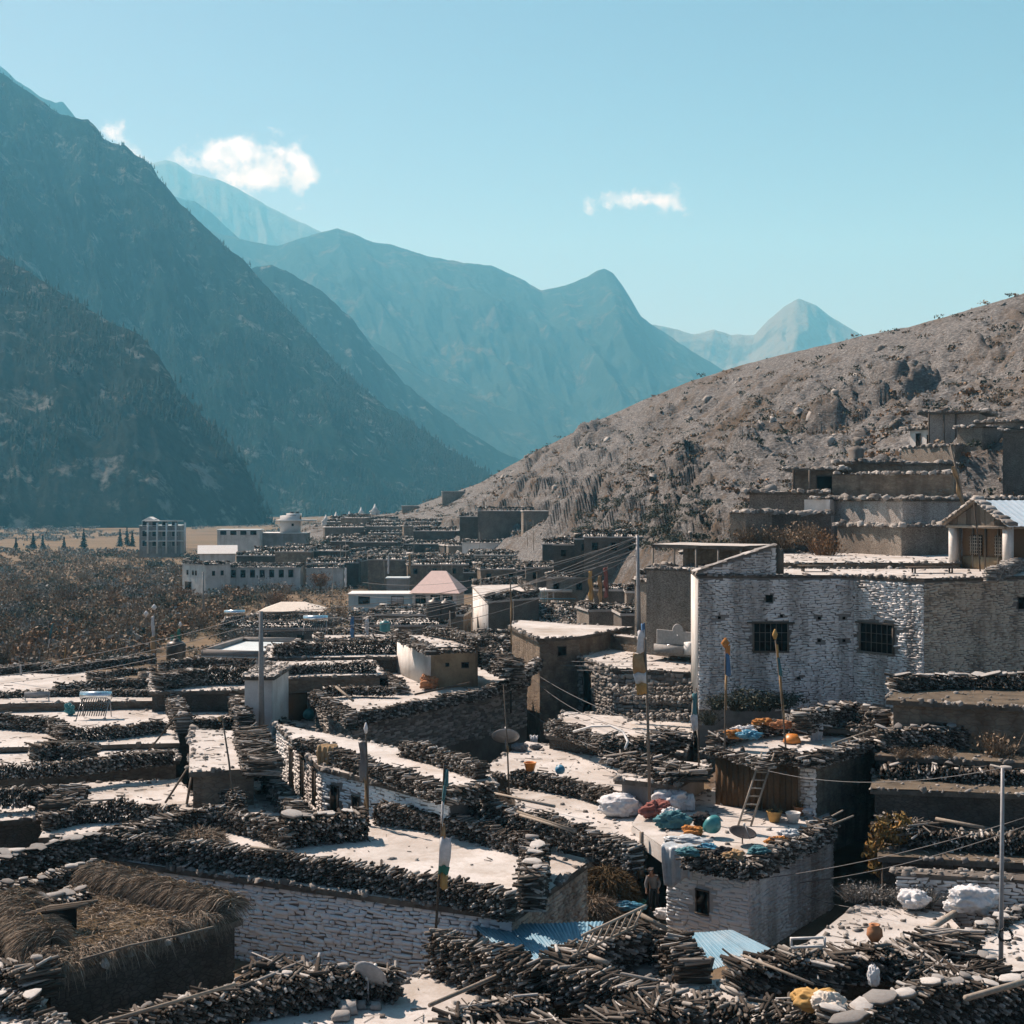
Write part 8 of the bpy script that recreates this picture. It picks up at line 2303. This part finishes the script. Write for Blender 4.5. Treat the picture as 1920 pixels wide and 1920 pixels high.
# ================================================================ the standing person
def person():
    g = G(1226, 1708, 0.0)
    bx, by, bz = g.x, g.y, 0.0
    t = thing('person', (bx, by, bz), 'person in dark trousers and grey jacket bending over beside the hay heap', 'person')
    def skin(name, verts, edges, radii, mat, root=0, sub=2):
        me = bpy.data.meshes.new(name); me.from_pydata([(bx + v[0], by + v[1], bz + v[2]) for v in verts], edges, [])
        o = link(name, me, t); me.materials.append(MATS[mat])
        md = o.modifiers.new('skin', 'SKIN'); md.use_smooth_shade = True
        for i, sv in enumerate(me.skin_vertices[0].data):
            r = radii[i]; sv.radius = r if isinstance(r, tuple) else (r, r); sv.use_root = i == root
        ms = o.modifiers.new('sub', 'SUBSURF'); ms.levels = sub; ms.render_levels = sub
        return o
    # bent forward a little towards the camera's left, arms hanging to the work
    pel, wa, ch, nk, hd, ht = (0, 0, 0.90), (-0.03, -0.04, 1.08), (-0.08, -0.12, 1.30), (-0.12, -0.19, 1.45), (-0.14, -0.24, 1.55), (-0.16, -0.27, 1.68)
    LH, RH = (-0.10, 0.0, 0.86), (0.10, 0.0, 0.86)
    LK, RK = (-0.12, -0.06, 0.48), (0.13, -0.03, 0.47)
    LA, RA = (-0.13, 0.02, 0.09), (0.14, 0.05, 0.09)
    LT, RT = (-0.15, -0.14, 0.03), (0.16, -0.12, 0.03)
    LS, RS = (-0.25, -0.13, 1.34), (0.10, -0.10, 1.35)
    LE, RE = (-0.34, -0.22, 1.08), (0.22, -0.18, 1.09)
    LW, RW = (-0.32, -0.36, 0.90), (0.12, -0.34, 0.92)
    V = [pel, wa, ch, nk, hd, ht, LH, LK, LA, LT, RH, RK, RA, RT, LS, LE, LW, RS, RE, RW]
    E = [(0, 1), (1, 2), (2, 3), (3, 4), (4, 5), (0, 6), (6, 7), (7, 8), (8, 9), (0, 10), (10, 11), (11, 12), (12, 13), (2, 14), (14, 15), (15, 16), (2, 17), (17, 18), (18, 19)]
    R = [0.13, 0.12, 0.14, 0.055, 0.095, 0.085, 0.085, 0.06, 0.045, 0.04, 0.085, 0.06, 0.045, 0.04, 0.065, 0.045, 0.032, 0.065, 0.045, 0.032]
    # hands: palm and five bent fingers each
    for wi, sgn in ((16, -1), (19, 1)):
        w = V[wi]; pi = len(V)
        V.append((w[0] + 0.01 * sgn, w[1] - 0.05, w[2] - 0.06)); R.append(0.03); E.append((wi, pi))
        p = V[pi]
        for f in range(5):
            o = (f - 2) * 0.018
            L = (0.05, 0.075, 0.08, 0.074, 0.06)[f]
            k1 = len(V); V.append((p[0] + o, p[1] - L * 0.5 - (0.02 if f == 0 else 0), p[2] - L * 0.45)); R.append(0.009); E.append((pi, k1))
            V.append((p[0] + o, p[1] - L * 0.6, p[2] - L)); R.append(0.008); E.append((k1, k1 + 1))
    skin('body', V, E, R, 'skin')
    skin('trousers', [pel, LH, LK, (LA[0], LA[1], 0.14), RH, RK, (RA[0], RA[1], 0.14), (0, -0.01, 1.0)], [(0, 1), (1, 2), (2, 3), (0, 4), (4, 5), (5, 6), (0, 7)], [0.155, 0.105, 0.085, 0.075, 0.105, 0.085, 0.075, 0.14], 'cloth_dark')
    skin('jacket', [(0, 0, 0.93), wa, ch, (-0.11, -0.17, 1.41), LS, LE, (LW[0] + .01, LW[1] + 0.04, LW[2] + 0.04), RS, RE, (RW[0], RW[1] + 0.04, RW[2] + 0.04)], [(0, 1), (1, 2), (2, 3), (2, 4), (4, 5), (5, 6), (2, 7), (7, 8), (8, 9)], [0.165, 0.15, 0.165, 0.085, 0.085, 0.066, 0.05, 0.085, 0.066, 0.05], 'cloth_grey', 1)
    skin('hair', [(-0.14, -0.21, 1.60), (-0.155, -0.235, 1.69), (-0.13, -0.17, 1.56)], [(0, 1), (0, 2)], [0.095, 0.088, 0.07], 'hair')
    for sgn, an, to in ((-1, LA, LT), (1, RA, RT)):
        skin('shoe', [(an[0], an[1] + 0.04, 0.05), (to[0], to[1] + 0.03, 0.045), (to[0], to[1] - 0.05, 0.035)], [(0, 1), (1, 2)], [0.06, 0.055, 0.04], 'rubber')
    hd_ = Vector((bx - 0.15, by - 0.27, 1.60))
    for s in (-1, 1):
        V, F = tube_vf([hd_ + Vector((0.035 * s, -0.075, 0.01)), hd_ + Vector((0.035 * s, -0.092, 0.008))], [0.014, 0.006], 8); link('eye', mk_mesh('eye', V, F, MATS['hair'], True), t)
        V, F = tube_vf([hd_ + Vector((0.088 * s, 0.03, 0.03)), hd_ + Vector((0.10 * s, 0.035, 0.0)), hd_ + Vector((0.088 * s, 0.03, -0.03))], [0.012, 0.018, 0.01], 7); link('ear', mk_mesh('ear', V, F, MATS['skin'], True), t)
    V, F = tube_vf([hd_ + Vector((0, -0.085, 0.02)), hd_ + Vector((0, -0.115, -0.022)), hd_ + Vector((0, -0.09, -0.03))], [0.01, 0.017, 0.012], 8); link('nose', mk_mesh('nose', V, F, MATS['skin'], True), t)
    V, F = tube_vf([hd_ + Vector((-0.025, -0.085, -0.055)), hd_ + Vector((0, -0.095, -0.056)), hd_ + Vector((0.025, -0.085, -0.055))], [0.005, 0.008, 0.005], 6); link('mouth', mk_mesh('mouth', V, F, MATS['cloth_red'], True), t)
person()
g = G(1198, 1706, 0.0); lathe('bucket', (g.x, g.y - 0.1, 0), [(r * 1.1, zz * 1.2) for r, zz in POT], 'cloth_green', None, label='dark green bucket at the feet of the person', cat='bucket')
g = G(1196, 1672, 0.2); heap('white_bundle', (g.x, g.y + 0.2, 0.7), (0.6, 0.5, 0.7), 'cloth_tan', 'pinkish white bundle lying on the hay beside the person', 'bundle', 63, 0.5)
g = G(1246, 1722, 0.1); heap('sack', (g.x, g.y, 0.1), (0.7, 0.5, 0.4), 'cloth_white', 'white sack on the ground by the white house corner', 'sack', 64, 0.4)
g = G(1178, 1716, 0.1); heap('blue_tarp', (g.x, g.y, 0.3), (1.1, 0.6, 0.35), 'plastic_blue', 'crumpled blue tarp behind the lying ladder', 'tarp', 65, 0.6)
